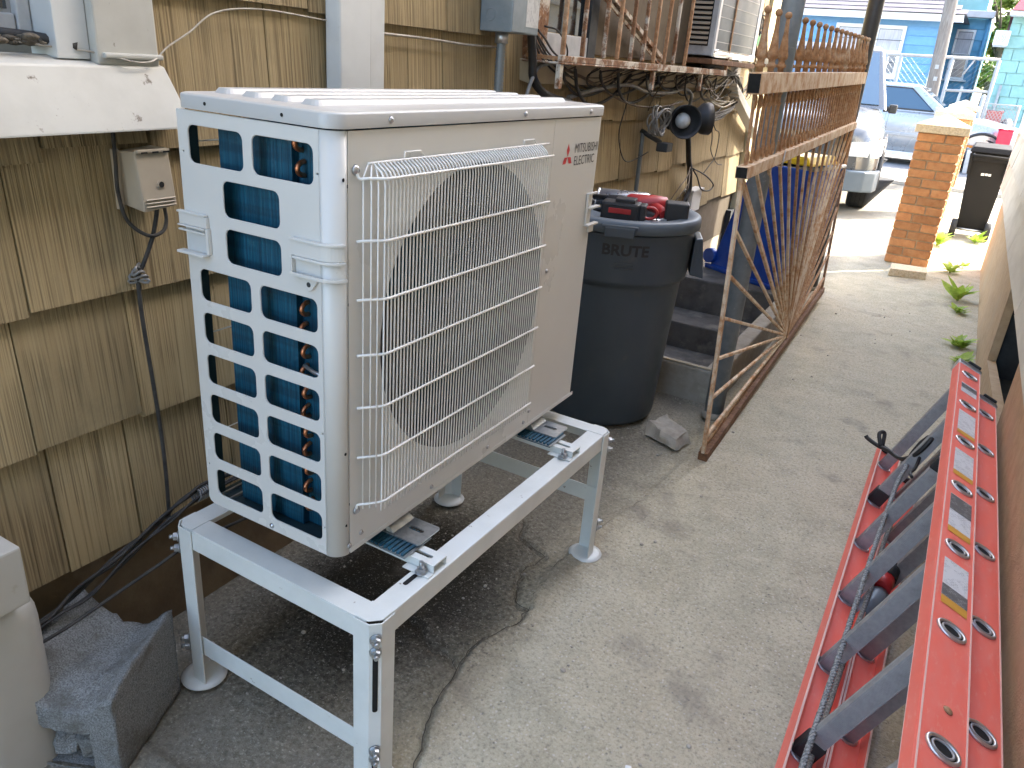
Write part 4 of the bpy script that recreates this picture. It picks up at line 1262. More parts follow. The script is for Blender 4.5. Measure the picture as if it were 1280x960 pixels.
# ------------------------------------------------------------ window with rusty guard, window air conditioner
wn2 = thing("guarded_window", "dirty window behind the rusty bars above the trash can", "window", (-0.26, 2.85, 1.30))
obj("pane", MB().box(-0.259, -0.256, 1.66, 4.1, 1.37, 2.3), "glass_dark", wn2)
obj("side_casing", MB().box(-0.262, -0.215, 1.555, 1.655, 1.29, 2.35), "rust_white", wn2, 0.003)
obj("side_casing", MB().box(-0.262, -0.215, 4.10, 4.18, 1.29, 2.35), "trim_white", wn2, 0.003)
obj("sill_board", MB().hexa([(-0.262, 1.54, 1.235), (-0.205, 1.54, 1.222), (-0.205, 4.2, 1.222), (-0.262, 4.2, 1.235), (-0.262, 1.54, 1.300), (-0.196, 1.54, 1.290), (-0.196, 4.2, 1.290), (-0.262, 4.2, 1.300)]), "foundation_pale", wn2, 0.003)
obj("lower_sash", MB().box(-0.2555, -0.235, 1.66, 2.02, 1.305, 1.385), "frame_grey", wn2, 0.003)
obj("sash_stile", MB().box(-0.2555, -0.232, 2.02, 2.09, 1.305, 2.3), "dark_inner", wn2, 0.003)
obj("storm_panel", MB().box(-0.2555, -0.238, 2.09, 3.16, 1.33, 2.3), "backing", wn2, 0.003)
obj("diagonal_bracket", MB().bar((-0.20, 2.02, 1.56), (-0.20, 2.75, 1.335), 0.016, 0.028, (1, 0, 0)).bar((-0.20, 2.02, 1.535), (-0.20, 2.72, 1.318), 0.012, 0.010, (1, 0, 0)), "rust_white", wn2)
gdn = thing("window_guard", "rusty iron window guard with flaking white bars above the trash can", "window guard", (-0.10, 2.5, 1.30))
bars = [1.547, 1.694, 1.870, 1.995, 2.125, 2.244, 2.369, 2.497, 2.611, 2.764]
for i, y in enumerate(bars):
    obj("bar", MB().bar((-0.10, y+R.uniform(-.004, .004), 1.318), (-0.10+R.uniform(-0.006, 0.006), y, 2.25), 0.0135, 0.0135, (1, 0, 0)), "rust_white" if i in (1, 2, 4, 5, 8) else "rust", gdn, 0.002, 1)
obj("bottom_rail", MB().box(-0.108, -0.092, 1.535, 3.45, 1.296, 1.316).box(-0.24, -0.092, 1.535, 3.45, 1.290, 1.2955), "rust_white", gdn, 0.0015, 1)
obj("top_rail", MB().box(-0.110, -0.090, 1.53, 3.45, 2.25, 2.27), "rust", gdn)
for y in (1.547, 2.40, 3.05):
    obj("lug", MB().box(-0.112, -0.096, y-0.012, y+0.012, 1.215, 1.2895), "rust_white", gdn, 0.002, 1)
    obj("stay", MB().bar((-0.23, y, 1.31), (-0.104, y, 1.306), 0.012, 0.012), "rust", gdn)
obj("guard_corner", MB().bar((-0.10, 3.44, 1.31), (-0.10, 3.44, 2.25), 0.014, 0.014, (1, 0, 0)), "rust", gdn)
wac = thing("window_air_conditioner", "grey window air conditioner with louvred side behind the rusty guard", "air conditioner", (-0.17, 3.4, 1.36))
case = obj("case", MB().box(-0.256, -0.104, 3.17, 3.95, 1.375, 1.85), "frame_grey", wac, 0.004)
for i in range(16):
    zz = 1.425+i*0.022
    obj("louvre", MB().hexa([(-0.230, 3.1600, zz), (-0.135, 3.1600, zz), (-0.135, 3.1695, zz+0.004), (-0.230, 3.1695, zz+0.004), (-0.230, 3.1600, zz+0.008), (-0.135, 3.1600, zz+0.008), (-0.135, 3.1695, zz+0.013), (-0.230, 3.1695, zz+0.013)]), "box_beige", case)
obj("vent_backing", MB().box(-0.234, -0.131, 3.1690, 3.1698, 1.418, 1.782), "hole_black", case)
obj("rear_grille", MB().box(-0.1038, -0.100, 3.20, 3.90, 1.40, 1.83), "can_grey", case)
for i in range(7):
    obj("grille_line", MB().box(-0.0998, -0.0985, 3.20, 3.90, 1.44+i*0.055, 1.443+i*0.055), "frame_grey", case)
obj("edge_strip", MB().box(-0.106, -0.096, 3.165, 3.195, 1.372, 1.85), "paint_white", case, 0.002)
obj("edge_strip", MB().box(-0.106, -0.096, 3.905, 3.965, 1.372, 1.85), "paint_white", case, 0.002)
foil = MB()
vs = []; 
for i in range(13):
    for j in range(5):
        y = 3.18+0.78*i/12
        z = 1.372+0.034*j/4
        vs.append((-0.094+0.006*noise.noise(Vector((i*0.9, j*0.8, 1))), y, z+0.004*noise.noise(Vector((i*.7, j, 8)))))
foil.add(vs, [(i*5+j, i*5+5+j, i*5+6+j, i*5+1+j) for i in range(12) for j in range(4)])
obj("foil_flashing", foil, "alu", case)
obj("support_rail", MB().box(-0.25, -0.09, 3.15, 3.98, 1.338, 1.362), "rust_dark", wac, 0.003)

# ------------------------------------------------------------ cables on the far wall
G1 = "thin wires tangled under the guarded window"
cable("hose", [(-0.215, 1.859, 1.179), (-0.2, 2.078, 1.21), (-0.19, 2.365, 1.228), (-0.2, 2.628, 1.2), (-0.2, 2.916, 1.197), (-0.19, 3.096, 1.216), (-0.18, 3.19, 1.19), (-0.19, 3.214, 1.13)], 0.0085, "cable_grey", "thick pale grey hose sagging across the wall to the floodlight", cat="hose")
cable("cable", [(-0.2, 1.746, 1.279), (-0.2, 1.975, 1.241), (-0.2, 2.289, 1.175), (-0.2, 2.544, 1.141), (-0.2, 2.876, 1.137), (-0.2, 3.126, 1.157)], 0.005, "cable_brown", "brown cable drooping diagonally from the guard towards the floodlight")
for q, (dy, dz) in enumerate(((0, 0), (0.02, 0.012), (0.035, -0.008), (0.012, -0.022), (0.05, 0.018))):
    cable("wire", [(-0.2+0.005*q, 1.50+dy*0.4, 1.385), (-0.2, 1.56+dy, 1.345+dz), (-0.195, 1.625+dy, 1.305+dz), (-0.2, 1.749+dy*1.5, 1.266+dz), (-0.21, 1.90+dy, 1.232+dz), (-0.215, 2.019+dy*2, 1.21+dz*0.5)], 0.0035, "cable_black", "black wire of the fan spreading from beside the electrical box", "black wires fanning from the electrical box")
cable("wire", [(-0.21, 2.438, 1.273), (-0.2, 2.392, 1.152), (-0.2, 2.349, 1.047), (-0.2, 2.397, 0.956), (-0.2, 2.477, 0.91), (-0.2, 2.60, 0.915), (-0.2, 2.734, 0.936)], 0.0026, "cable_black", "thin black wire hanging in a loop left of the floodlight")
cable("wire", [(-0.2, 1.60, 1.40), (-0.17, 1.64, 1.39), (-0.16, 1.70, 1.34), (-0.18, 1.74, 1.29)], 0.0032, "cable_black", "short black wire arching over the rusty window casing")
cable("wire", [(-0.11, 2.62, 1.38), (-0.115, 2.66, 1.33), (-0.16, 2.68, 1.24), (-0.19, 2.67, 1.17), (-0.2, 2.66, 1.12)], 0.003, "cable_brown", "brown wire dropping from a guard bar to the grey cable coil")
for q in range(15):
    y0 = 1.72+0.115*q+R.uniform(-.05, .05)
    cable("wire", [(-0.12, y0, 1.285), (-0.17, y0+0.10*R.uniform(-1, 1), 1.262+R.uniform(-.01, .01)), (-0.2, y0+0.22*R.uniform(0.2, 1), 1.235+R.uniform(-.02, .02)), (-0.2, y0+0.42, 1.265+R.uniform(-.015, .015)), (-0.19, y0+0.55, 1.29)], 0.0028, R.choice(("cable_black", "cable_brown", "cable_black")), "dark wire sagging just below the rusty guard rail", "dark wires sagging below the guard rail", n=5)
for q in range(10):
    y0 = 1.62+0.2*q+R.uniform(-.08, .08)
    dz_ = R.uniform(0.0, 0.05)
    cable("cable", [(-0.15, y0, 1.275), (-0.185, y0+0.12, 1.245-dz_), (-0.205, y0+0.28, 1.215-dz_*1.4), (-0.2, y0+0.46, 1.225-dz_), (-0.19, y0+0.62, 1.268)], R.choice((0.005, 0.0065, 0.0045)), "cable_black", "heavier black cable draped across the sill board below the guard", "heavy black cables below the guard", n=6)
def loops(name, c, rys, mat, r, label, cat="cable coil", n=5, tilt=0.1):
    m = MB()
    for q in range(n):
        ry, rz = rys[0]*R.uniform(0.72, 1.1), rys[1]*R.uniform(0.72, 1.1)
        cc = (c[0]+R.uniform(-.02, .02), c[1]+R.uniform(-.2, .2)*rys[0], c[2]+R.uniform(-.2, .2)*rys[1])
        ph = R.random()*6; tl = R.uniform(-.3, .3)
        m.tube([(cc[0]+0.02*math.sin(a+ph), cc[1]+ry*math.cos(a)*math.cos(tl)-rz*math.sin(a)*math.sin(tl), cc[2]+rz*math.sin(a)*math.cos(tl)+ry*math.cos(a)*math.sin(tl)) for a in [2*math.pi*i/28 for i in range(28)]], r, 6, closed=True)
    return tag(obj(name, m, mat), label, cat)
loops("cable_coil", (-0.16, 2.70, 1.075), (0.085, 0.062), "cable_grey", 0.0042, "grey coiled cable hanging beside the floodlight", n=8)
def arcs(n, mat, r, label, grp, jit, base):
    for q in range(n):
        pts = [(-0.2+0.03*R.random(), y+R.uniform(-jit, jit), z+R.uniform(-jit, jit)*0.35) for y, z in base]
        cable("looped_cable", pts, r, mat, label, grp, n=6)
arcs(8, "cable_black", 0.0056, "black cable hanging in a wide loop below the window air conditioner", "black cable loops under the window unit", 0.07, [(3.35, 1.315), (3.60, 1.31), (3.926, 1.277), (4.10, 1.186), (3.917, 1.095), (3.494, 1.068), (3.36, 1.10)])
arcs(7, "cable_brown", 0.0034, "brown wire looping under the window air conditioner", "brown wire loops under the window unit", 0.10, [(3.30, 1.30), (3.40, 1.24), (3.62, 1.20), (3.86, 1.27), (3.95, 1.32)])
arcs(6, "cable_pale", 0.0034, "pale wire hanging in the tangle by the house corner", "pale wires at the house corner", 0.05, [(4.20, 1.62), (4.25, 1.50), (4.22, 1.40), (4.30, 1.28), (4.15, 1.18), (3.80, 1.14), (3.50, 1.17)])
arcs(4, "cable_brown", 0.0034, "brown wire dropping past the green tag at the house corner", "brown wires at the house corner", 0.06, [(4.24, 1.70), (4.28, 1.55), (4.35, 1.42), (4.42, 1.30), (4.36, 1.20), (4.20, 1.16)])
loops("wire_coil", (-0.18, 4.22, 1.60), (0.11, 0.075), "cable_pale", 0.0045, "pale coiled wire hung on the house corner above the green tag", n=5)
loops("wire_coil", (-0.19, 4.28, 1.59), (0.10, 0.07), "cable_black", 0.0045, "black coiled wire hung on the house corner above the green tag", n=4)
tgm = MB().hexa([(-0.165, 4.24, 1.465), (-0.163, 4.38, 1.492), (-0.159, 4.38, 1.492), (-0.161, 4.24, 1.465), (-0.165, 4.22, 1.520), (-0.163, 4.36, 1.548), (-0.159, 4.36, 1.548), (-0.161, 4.22, 1.520)])
tag(obj("cable_tag", tgm, "tag_green"), "small bright green tag hanging among the corner wires", "tag")
cable("wire", [(-0.2, 3.717, 1.046), (-0.2, 3.80, 1.0), (-0.2, 3.894, 0.969), (-0.2, 3.888, 0.846), (-0.2, 3.80, 0.80), (-0.2, 3.70, 0.76)], 0.0028, "cable_black", "thin black wire hanging below the cable loops in a long curl")
cable("wire", [(-0.2, 3.70, 1.05), (-0.2, 3.76, 0.95), (-0.2, 3.78, 0.88), (-0.2, 3.95, 0.80), (-0.2, 4.065, 0.783)], 0.0028, "cable_black", "thin black wire hanging below the cable loops with a kinked end")
# white sloping trim board on the wall near the corner
aw = thing("sloping_trim", "white ribbed trim board sloping down the wall near the house corner", "trim", (-0.2, 4.4, 0.86))
for i in range(4):
    t = i*0.020
    obj("rib", MB().bar((-0.185, 3.93+0.03*i, 1.255-t-0.01), (-0.185, 4.72+0.01*i, 0.985-t-0.015), 0.06, 0.0165), "paint_white", aw, 0.002, 1)

# ------------------------------------------------------------ floodlight, sensor, conduits
fd = thing("floodlight", "black twin bell floodlight with a round bulb on the wall above the trash can", "floodlight", (-0.14, 2.9, 1.05))
def bell(c, d, s=1.0):
    c = Vector(c); d = Vector(d).normalized()
    o = MB().lathe([(0.0, 0.0), (0.030*s, 0.004), (0.040*s, 0.03), (0.052*s, 0.075), (0.074*s, 0.100), (0.078*s, 0.135), (0.074*s, 0.135), (0.066*s, 0.105), (0.045*s, 0.075), (0.0, 0.070)], 24, cap=False)
    q = Vector((0, 0, 1)).rotation_difference(d)
    o.v = [c+q @ v for v in o.v]
    return o
dA = Vector((0.62, -0.78, -0.05))
hA = obj("lamp_head", bell((-0.165, 2.97, 1.085), dA), "plastic_grey", fd)
obj("bulb", MB().ball(Vector((-0.165, 2.97, 1.085))+dA.normalized()*0.088, 0.037, 16, 12), "lamp_lens", hA)
dB = Vector((0.75, 0.62, 0.04))
hB = obj("lamp_head", bell((-0.175, 3.10, 1.08), dB), "plastic_grey", fd)
obj("mount", MB().tube([(-0.238, 3.03, 1.09), (-0.175, 3.03, 1.085), (-0.17, 2.98, 1.085)], 0.018, 10).tube([(-0.175, 3.03, 1.085), (-0.175, 3.10, 1.08)], 0.018, 10).cyl((-0.24, 3.03, 1.09), (-0.215, 3.03, 1.09), 0.05, n=18), "plastic_grey", fd)
sn = obj("sensor", MB().box(-0.160, -0.105, 2.72, 2.80, 0.945, 0.985), "plastic_grey", fd, 0.006)
obj("sensor_arm", MB().tube([(-0.235, 2.70, 1.03), (-0.19, 2.70, 1.01), (-0.15, 2.745, 0.985)], 0.011, 8), "plastic_grey", sn)
cable("conduit_pipe", [(-0.215, 3.02, 1.04), (-0.2, 3.25, 1.02), (-0.2, 3.307, 0.98), (-0.2, 3.38, 0.86), (-0.2, 3.424, 0.807), (-0.2, 3.474, 0.70), (-0.2, 3.43, 0.64), (-0.21, 3.396, 0.60), (-0.22, 3.36, 0.52)], 0.015, "rubber_black", "black pipe running down the wall from the floodlight", cat="pipe", n=9)
cable("conduit_pipe", [(-0.225, 2.70, 1.03), (-0.222, 2.698, 0.95), (-0.222, 2.705, 0.735), (-0.222, 2.71, 0.5)], 0.010, "conduit", "slim grey pipe on the wall directly behind the trash can", cat="pipe", n=9)
for q, pts in enumerate(([(-0.19, 3.40, 0.82), (-0.17, 3.30, 0.775), (-0.17, 3.20, 0.734), (-0.18, 3.12, 0.675), (-0.19, 3.10, 0.62)], [(-0.19, 3.40, 0.80), (-0.17, 3.34, 0.74), (-0.17, 3.26, 0.70), (-0.18, 3.2, 0.66), (-0.19, 3.22, 0.60)], [(-0.19, 3.41, 0.78), (-0.16, 3.32, 0.72), (-0.17, 3.30, 0.66), (-0.19, 3.28, 0.58)])):
    cable("wire", pts, 0.003, "cable_brown", "brown wire of the tuft hanging left of the black pipe", "brown wire tuft by the black pipe")
cable("wire", [(-0.19, 3.44, 0.81), (-0.17, 3.64, 0.76), (-0.17, 3.84, 0.69), (-0.17, 3.78, 0.66), (-0.18, 3.64, 0.68), (-0.18, 3.52, 0.76), (-0.19, 3.46, 0.80)], 0.0042, "cable_black", "black wire looped in a triangle right of the black pipe")
jb = thing("junction_box", "small white weatherproof box low on the wall behind the trash can", "junction box", (-0.2, 3.62, 0.54))
obj("body", MB().box(-0.238, -0.190, 3.53, 3.70, 0.555, 0.668), "paint_white", jb, 0.004)
obj("cap", MB().box(-0.240, -0.182, 3.515, 3.715, 0.669, 0.682), "paint_white", jb, 0.003)

# ------------------------------------------------------------ trash can with lid and tools
TC = Vector((0.030, 1.905, 0))
RS, HS = 0.945, 1.028
can = thing("trash_can", "round dark grey plastic trash can beside the condenser", "trash can", TC)
bp_ = [(0.0, 0.004), (0.225, 0.004), (0.238, 0.014), (0.242, 0.03), (0.272, 0.545), (0.274, 0.560), (0.289, 0.566), (0.291, 0.580), (0.298, 0.735), (0.300, 0.742), (0.288, 0.742), (0.262, 0.55), (0.232, 0.04), (0.0, 0.03)]
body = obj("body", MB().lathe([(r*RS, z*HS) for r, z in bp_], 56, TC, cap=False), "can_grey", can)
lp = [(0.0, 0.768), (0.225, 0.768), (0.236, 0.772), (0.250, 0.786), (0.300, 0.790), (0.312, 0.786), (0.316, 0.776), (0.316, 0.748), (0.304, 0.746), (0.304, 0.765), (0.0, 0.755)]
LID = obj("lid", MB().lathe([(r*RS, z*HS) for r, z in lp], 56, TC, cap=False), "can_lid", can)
# moulded lid tab facing the alley, lettering below it
ang = math.radians(-68)
er = Vector((math.cos(ang), math.sin(ang), 0)); et = Vector((-er.y, er.x, 0))
obj("lid_tab", MB().obox(TC+er*0.322*RS+V(0, 0, 0.755*HS), er*0.010, et*0.052, V(0, 0, 0.017)).obox(TC+er*0.318*RS+V(0, 0, 0.772*HS), er*0.010, et*0.062, V(0, 0, 0.006)), "can_grey", LID, 0.004)
for a in (ang, ang+math.pi):
    pass
for a in (math.radians(22), math.radians(202)):
    e1 = Vector((math.cos(a), math.sin(a), 0)); e2 = Vector((-e1.y, e1.x, 0))
    hdl = MB()
    c = TC+e1*0.296*RS
    hdl.hexa([c-e2*0.075+V(0, 0, 0.60), c+e1*0.055-e2*0.055+V(0, 0, 0.585), c+e1*0.055+e2*0.055+V(0, 0, 0.585), c+e2*0.075+V(0, 0, 0.60),
              c-e2*0.085+V(0, 0, 0.738), c+e1*0.030-e2*0.065+V(0, 0, 0.738), c+e1*0.030+e2*0.065+V(0, 0, 0.738), c+e2*0.085+V(0, 0, 0.738)])
    obj("handle", hdl, "can_grey", can, 0.006)
txt = MB()
flat = text_mesh("BRUTE", 0.040, (0, 0, 0), (1, 0, 0), (0, 1, 0), 0.0, 0.030, 1.06)
mx = max(v.x for v in flat.v)
def wrap(v, r, a0, z0):
    a = a0+(v.x-mx/2)/r
    rr_ = (0.2912+((z0+v.y)/HS-0.58)/0.155*0.0068)*RS+0.0010
    return TC+Vector((rr_*math.cos(a), rr_*math.sin(a), z0+v.y))
txt.v = [wrap(v, 0.2955*RS, math.radians(-62), 0.690) for v in flat.v]; txt.f = flat.f; txt.sm = flat.sm
obj("lettering", txt, "can_print", body)
for i in range(3):
    pl = MB()
    pl.v = []
    rowpts = [wrap(Vector((mx/2-0.034+0.068*q/8, 0.010*i, 0)), 0.2935*RS, math.radians(-62), 0.645) for q in range(9)]
    pl.tube(rowpts, 0.0014, 5)
    obj("maker_plate", pl, "can_grey", body)
zl = 0.7685*HS+0.0003
_obj0 = obj
def obj(name, mbx, mat, parent=None, bevel=0.0, seg=2):
    c = TC+V(0.02, 0.02, zl)
    mbx.v = [Vector((c.x+(v.x-c.x)*1.18, c.y+(v.y-c.y)*1.18, c.z+(v.z-c.z)*0.92)) for v in mbx.v]
    return _obj0(name, mbx, mat, parent, bevel*1.18, seg)
# silver can lying with red cap, drills, battery, sockets
sc_ = thing("spray_can", "silver can with a red cap lying at the back of the trash can lid", "can", TC+V(-0.03, 0.10, zl))
p0 = TC+V(-0.115, 0.075, zl+0.036); p1 = TC+V(0.045, 0.135, zl+0.036); ax = (p1-p0).normalized()
obj("barrel", MB().tube([p0, p0+ax*0.004, p0+ax*0.006, p1-ax*0.012, p1], [0.031, 0.033, 0.035, 0.035, 0.030], 24), "tin", sc_)
obj("cap", MB().tube([p1, p1+ax*0.004, p1+ax*0.040], [0.024, 0.029, 0.027], 20), "tool_red", sc_)
obj("rim", MB().tube([p0-ax*0.002, p0+ax*0.006], 0.0365, 24), "alu", sc_)
dr = thing("drill", "red and black cordless drill lying on the trash can lid", "drill", TC+V(0.08, 0.05, zl))
c0 = TC+V(0.07, 0.06, zl+0.045)
ex = Vector((0.93, 0.36, 0)).normalized(); ey = Vector((-ex.y, ex.x, 0)); ez = V(0, 0, 1)
obj("motor_housing", MB().tube([c0-ex*0.075, c0-ex*0.06, c0+ex*0.02, c0+ex*0.055, c0+ex*0.062], [0.020, 0.030, 0.033, 0.030, 0.018], 16), "tool_red", dr)
obj("chuck", MB().tube([c0-ex*0.135, c0-ex*0.125, c0-ex*0.085, c0-ex*0.07], [0.010, 0.018, 0.021, 0.023], 14), "tool_black", dr)
obj("bit", MB().tube([c0-ex*0.22-ez*0.008, c0-ex*0.135], 0.0045, 8), "rubber_black", dr)
gb = MB().hexa([c0+ex*0.015-ey*0.022-ez*0.020, c0+ex*0.060-ey*0.022-ez*0.020, c0+ex*0.060+ey*0.018-ez*0.020, c0+ex*0.015+ey*0.018-ez*0.020,
                c0+ex*0.020-ey*0.022+ez*0.016, c0+ex*0.065-ey*0.022+ez*0.016, c0+ex*0.065+ey*0.018+ez*0.016, c0+ex*0.020+ey*0.018+ez*0.016])
obj("vent_band", gb, "tool_black", dr, 0.005)
obj("grip", MB().tube([c0+ex*0.02-ey*0.02-ez*0.01, c0+ex*0.045-ey*0.07-ez*0.018, c0+ex*0.055-ey*0.10-ez*0.02], [0.022, 0.018, 0.021], 12), "tool_red", dr)
obj("battery", MB().obox(c0+ex*0.085-ey*0.085-ez*0.004, ex*0.036, ey*0.032, ez*0.036), "tool_black", dr, 0.006)
im = thing("battery_tool", "black battery tool with a red stripe at the front of the trash can lid", "power tool", TC+V(0.045, -0.10, zl))
c1 = TC+V(0.045, -0.105, zl+0.036)
fx = Vector((0.97, 0.24, 0)).normalized(); fy = Vector((-fx.y, fx.x, 0))
obj("body", MB().obox(c1, fx*0.058, fy*0.036, ez*0.035), "tool_black", im, 0.008)
obj("stripe", MB().obox(c1-fy*0.0372+ez*0.004, fx*0.034, fy*0.0015, ez*0.010), "tool_red", im, 0.002)
obj("top_block", MB().obox(c1+fx*0.012+ez*0.040, fx*0.030, fy*0.028, ez*0.010), "tool_black", im, 0.004)
obj("end_cap", MB().obox(c1+fx*0.066, fx*0.010, fy*0.032, ez*0.033), "tool_black", im, 0.005)
obj("nose", MB().tube([c1-fx*0.056-ez*0.004, c1-fx*0.085-ez*0.006], [0.014, 0.008], 12), "tool_black", im)
obj("trigger_ring", MB().tube([c1+fx*0.085+ez*0.002+Vector((0.02*math.cos(a), 0.012*math.cos(a), 0.022*math.sin(a))) for a in [2*math.pi*q/16 for q in range(16)]], 0.006, 8, closed=True), "tool_red", im)
pu = MB().ball(TC+V(-0.125, -0.03, zl+0.030), 0.036, 16, 10, (1.2, 1, 0.85))
jitter_mesh(pu, 0.006, 30)
tag(obj("tool_pouch", pu, "tool_black"), "dark rounded pouch on the trash can lid next to the condenser", "pouch")
tag(obj("steel_rod", MB().tube([TC+V(-0.10, 0.0, zl+0.05), TC+V(0.02, 0.03, zl+0.055)], 0.008, 10), "rubber_black"), "black rod lying across the pouch on the trash can lid", "tool")
for i in range(9):
    p = TC+V(0.135+R.uniform(-.015, .035), -0.06+R.uniform(-.04, .05), zl)
    a = R.random()*3
    m = MB().tube([p+V(0, 0, 0.008), p+V(0.017*math.cos(a), 0.017*math.sin(a), 0.008)], [0.0065, 0.0065], 6, smooth=False)
    tag(obj("pipe_fitting", m, "alu"), "small metal fitting scattered at the right of the trash can lid", "fitting", "metal fittings on the lid")
p = TC+V(0.20, 0.06, zl)
tag(obj("pipe_fitting", MB().tube([p+V(0, 0, 0.008), p+V(0.03, 0.01, 0.010)], [0.007, 0.004], 8), "alu"), "lone metal fitting apart from the others on the trash can lid", "fitting")
tag(obj("wire_loop", MB().tube([TC+V(-0.11+0.028*math.cos(a), -0.155+0.016*math.sin(a), zl+0.005) for a in [2*math.pi*q/20 for q in range(17)]], 0.0028, 6), "alu"), "bright bent wire ring near the front edge of the trash can lid", "wire")

obj = _obj0
# stone and pebbles
rk = MB().hexa([(0.300, 1.76, 0), (0.445, 1.70, 0), (0.475, 1.80, 0), (0.33, 1.90, 0), (0.305, 1.78, 0.045), (0.43, 1.72, 0.040), (0.455, 1.80, 0.046), (0.335, 1.885, 0.050)])
bmx = bmesh.new()
o = obj("broken_stone", rk, "stone")
bmx.from_mesh(o.data)
bmesh.ops.subdivide_edges(bmx, edges=bmx.edges[:], cuts=5, use_grid_fill=True)
for v in bmx.verts:
    n3 = Vector((noise.noise(v.co*22), noise.noise(v.co*22+Vector((4, 4, 4))), noise.noise(v.co*22+Vector((9, 1, 2)))))
    v.co += n3*0.016
    v.co.z = max(v.co.z, 0.0)
bmx.to_mesh(o.data); bmx.free()
tag(o, "flat broken piece of concrete between the trash can and the gate", "stone")
o = MB().ball((0.135, 0.46, 0.008), 0.022, 10, 8, (1.3, 0.8, 0.75)); jitter_mesh(o, 0.006, 50)
tag(obj("pebble", o, "box_beige"), "tan pebble on the dark ground under the condenser stand", "pebble")
tag(obj("plastic_stub", MB().obox((0.838, 0.268, 0.008), V(0.006, 0.002, 0), V(-0.005, 0.015, 0), V(0, 0, 0.005)), "paint_white", None, 0.002), "small white plastic stub on the concrete left of the ladder", "litter")
gr = MB()
for i in range(260):
    x = R.uniform(-0.1, 1.1); y = R.uniform(-0.2, 4.5)
    if R.random() < 0.5:
        x = R.uniform(-0.15, 0.42)
    if PIT[0] < x < PIT[1]+0.12 and PIT[2]-0.1 < y < PIT[3]+1:
        continue
    s_ = R.choice((0.002, 0.003, 0.003, 0.004, 0.006))
    q = MB().ball((x, y, ground_z(x, y)+s_*0.4), s_, 6, 4, (R.uniform(.8, 1.4), 1, 0.7))
    gr.v_ = None
    gr.add(q.v, q.f, False)
o = obj("gravel", gr, "stone"); o["kind"] = "stuff"; tag(o, "loose pale grit scattered over the alley concrete", "gravel")

# ------------------------------------------------------------ leaning iron gate
GN, GF = Vector((0.552, 1.683, 0.0)), Vector((0.505, 4.36, 0.055))
e1 = (GF-GN); GL = e1.length; e1.normalize()
e2 = Vector((-0.042, 0, 1)); e2 = (e2-e1*e2.dot(e1)).normalized()
e3 = e1.cross(e2)
def G(s, t, d=0.0):
    return GN+e1*s+e2*t+e3*d
gt = thing("iron_gate", "rusty sunburst iron gate with ball finials leaning beside the trash can", "gate", GN)
obj("bottom_rail", MB().bar(G(0.0, 0.018), G(GL, 0.018), 0.034, 0.034, e2), "rust_dark", gt, 0.003)
obj("bottom_flat", MB().bar(G(0.01, 0.040, -0.010), G(GL, 0.040, -0.010), 0.010, 0.012, e2), "rust", gt)
obj("near_stile", MB().bar(G(0.006, 0.036), G(0.006, 1.005), 0.012, 0.026, e1), "rust_pale", gt, 0.002)
obj("far_stile", MB().bar(G(GL-0.012, 0.036), G(GL-0.012, 1.25), 0.014, 0.026, e1), "rust", gt, 0.002)
mr_ = obj("middle_rail", MB().bar(G(-0.012, 1.024), G(GL, 1.024), 0.040, 0.038, e2), "rust_pale", gt, 0.003)
obj("open_end", MB().bar(G(-0.0128, 1.024), G(-0.0121, 1.024), 0.034, 0.032, e2), "hole_black", mr_)
tr_ = obj("top_rail", MB().bar(G(-0.012, 1.284), G(GL, 1.284), 0.042, 0.062, e2), "rust_pale", gt, 0.003)
obj("open_end", MB().bar(G(-0.0128, 1.284), G(-0.0121, 1.284), 0.036, 0.054, e2), "hole_black", tr_)
HUB = (1.50, 0.050)
targets = [(0.012, 0.10+0.148*i) for i in range(7)]
n_top = 14
targets += [(0.012+(GL-0.024)*i/n_top, 1.004) for i in range(0, n_top+1)]
targets += [(GL-0.018, 0.10+0.148*i) for i in range(7)]
for (s_, t_) in targets:
    dv = Vector((s_-HUB[0], t_-HUB[1])); dv.normalize()
    a = (HUB[0]+dv.x*0.035, HUB[1]+max(0, dv.y)*0.035)
    obj("sunburst_bar", MB().bar(G(*a), G(s_, t_), 0.0115, 0.0115, e3), "rust_pale" if (s_ < 0.6 or int(s_*7) % 3) else "rust", gt, 0.0015, 1)
obj("hub", MB().bar(G(HUB[0], 0.036, 0.003), G(HUB[0], 0.135, 0.003), 0.012, 0.034, e1), "rust", gt, 0.003)
# picket band between the rails with rows of rings
pk = mesh_of("picket", MB().bar((0, 0, 0.0), (0, 0, 0.209), 0.009, 0.009, (0, 1, 0)), "rust", Vector((0, 0, 0)))
rg_ = mesh_of("ring", MB().tube([(0, 0.0185*math.cos(a), 0.0205*math.sin(a)) for a in [2*math.pi*q/14 for q in range(14)]], 0.0042, 6, closed=True), "rust", Vector((0, 0, 0)))
rotz = math.atan2(e1.y, e1.x)-math.pi/2
tilt = Matrix((e3*-1 if False else e1.cross(e2), e1, e2)).transposed()
eul = tilt.to_euler()
npk = 36
for i in range(npk):
    s_ = 0.02+(GL-0.05)*i/(npk-1)
    place("picket", pk, gt, G(s_, 1.0445)-GN, eul)
    place("ring", rg_, gt, G(s_+0.012, 1.066)-GN, eul)
    place("ring", rg_, gt, G(s_+0.012, 1.230)-GN, eul)
fin = MB().lathe([(0.010, 0.0), (0.010, 0.012), (0.016, 0.014), (0.016, 0.022), (0.011, 0.024), (0.011, 0.036), (0.0165, 0.040), (0.018, 0.050), (0.0125, 0.082), (0.0075, 0.118), (0.0058, 0.160)], 12)
fin.ball((0, 0, 0.170), 0.0115, 12, 8)
fm = mesh_of("finial", fin, "rust", Vector((0, 0, 0)))
for i in range(18):
    s_ = 0.035+(GL-0.07)*i/17
    place("finial", fm, gt, G(s_, 1.316)-GN, eul)
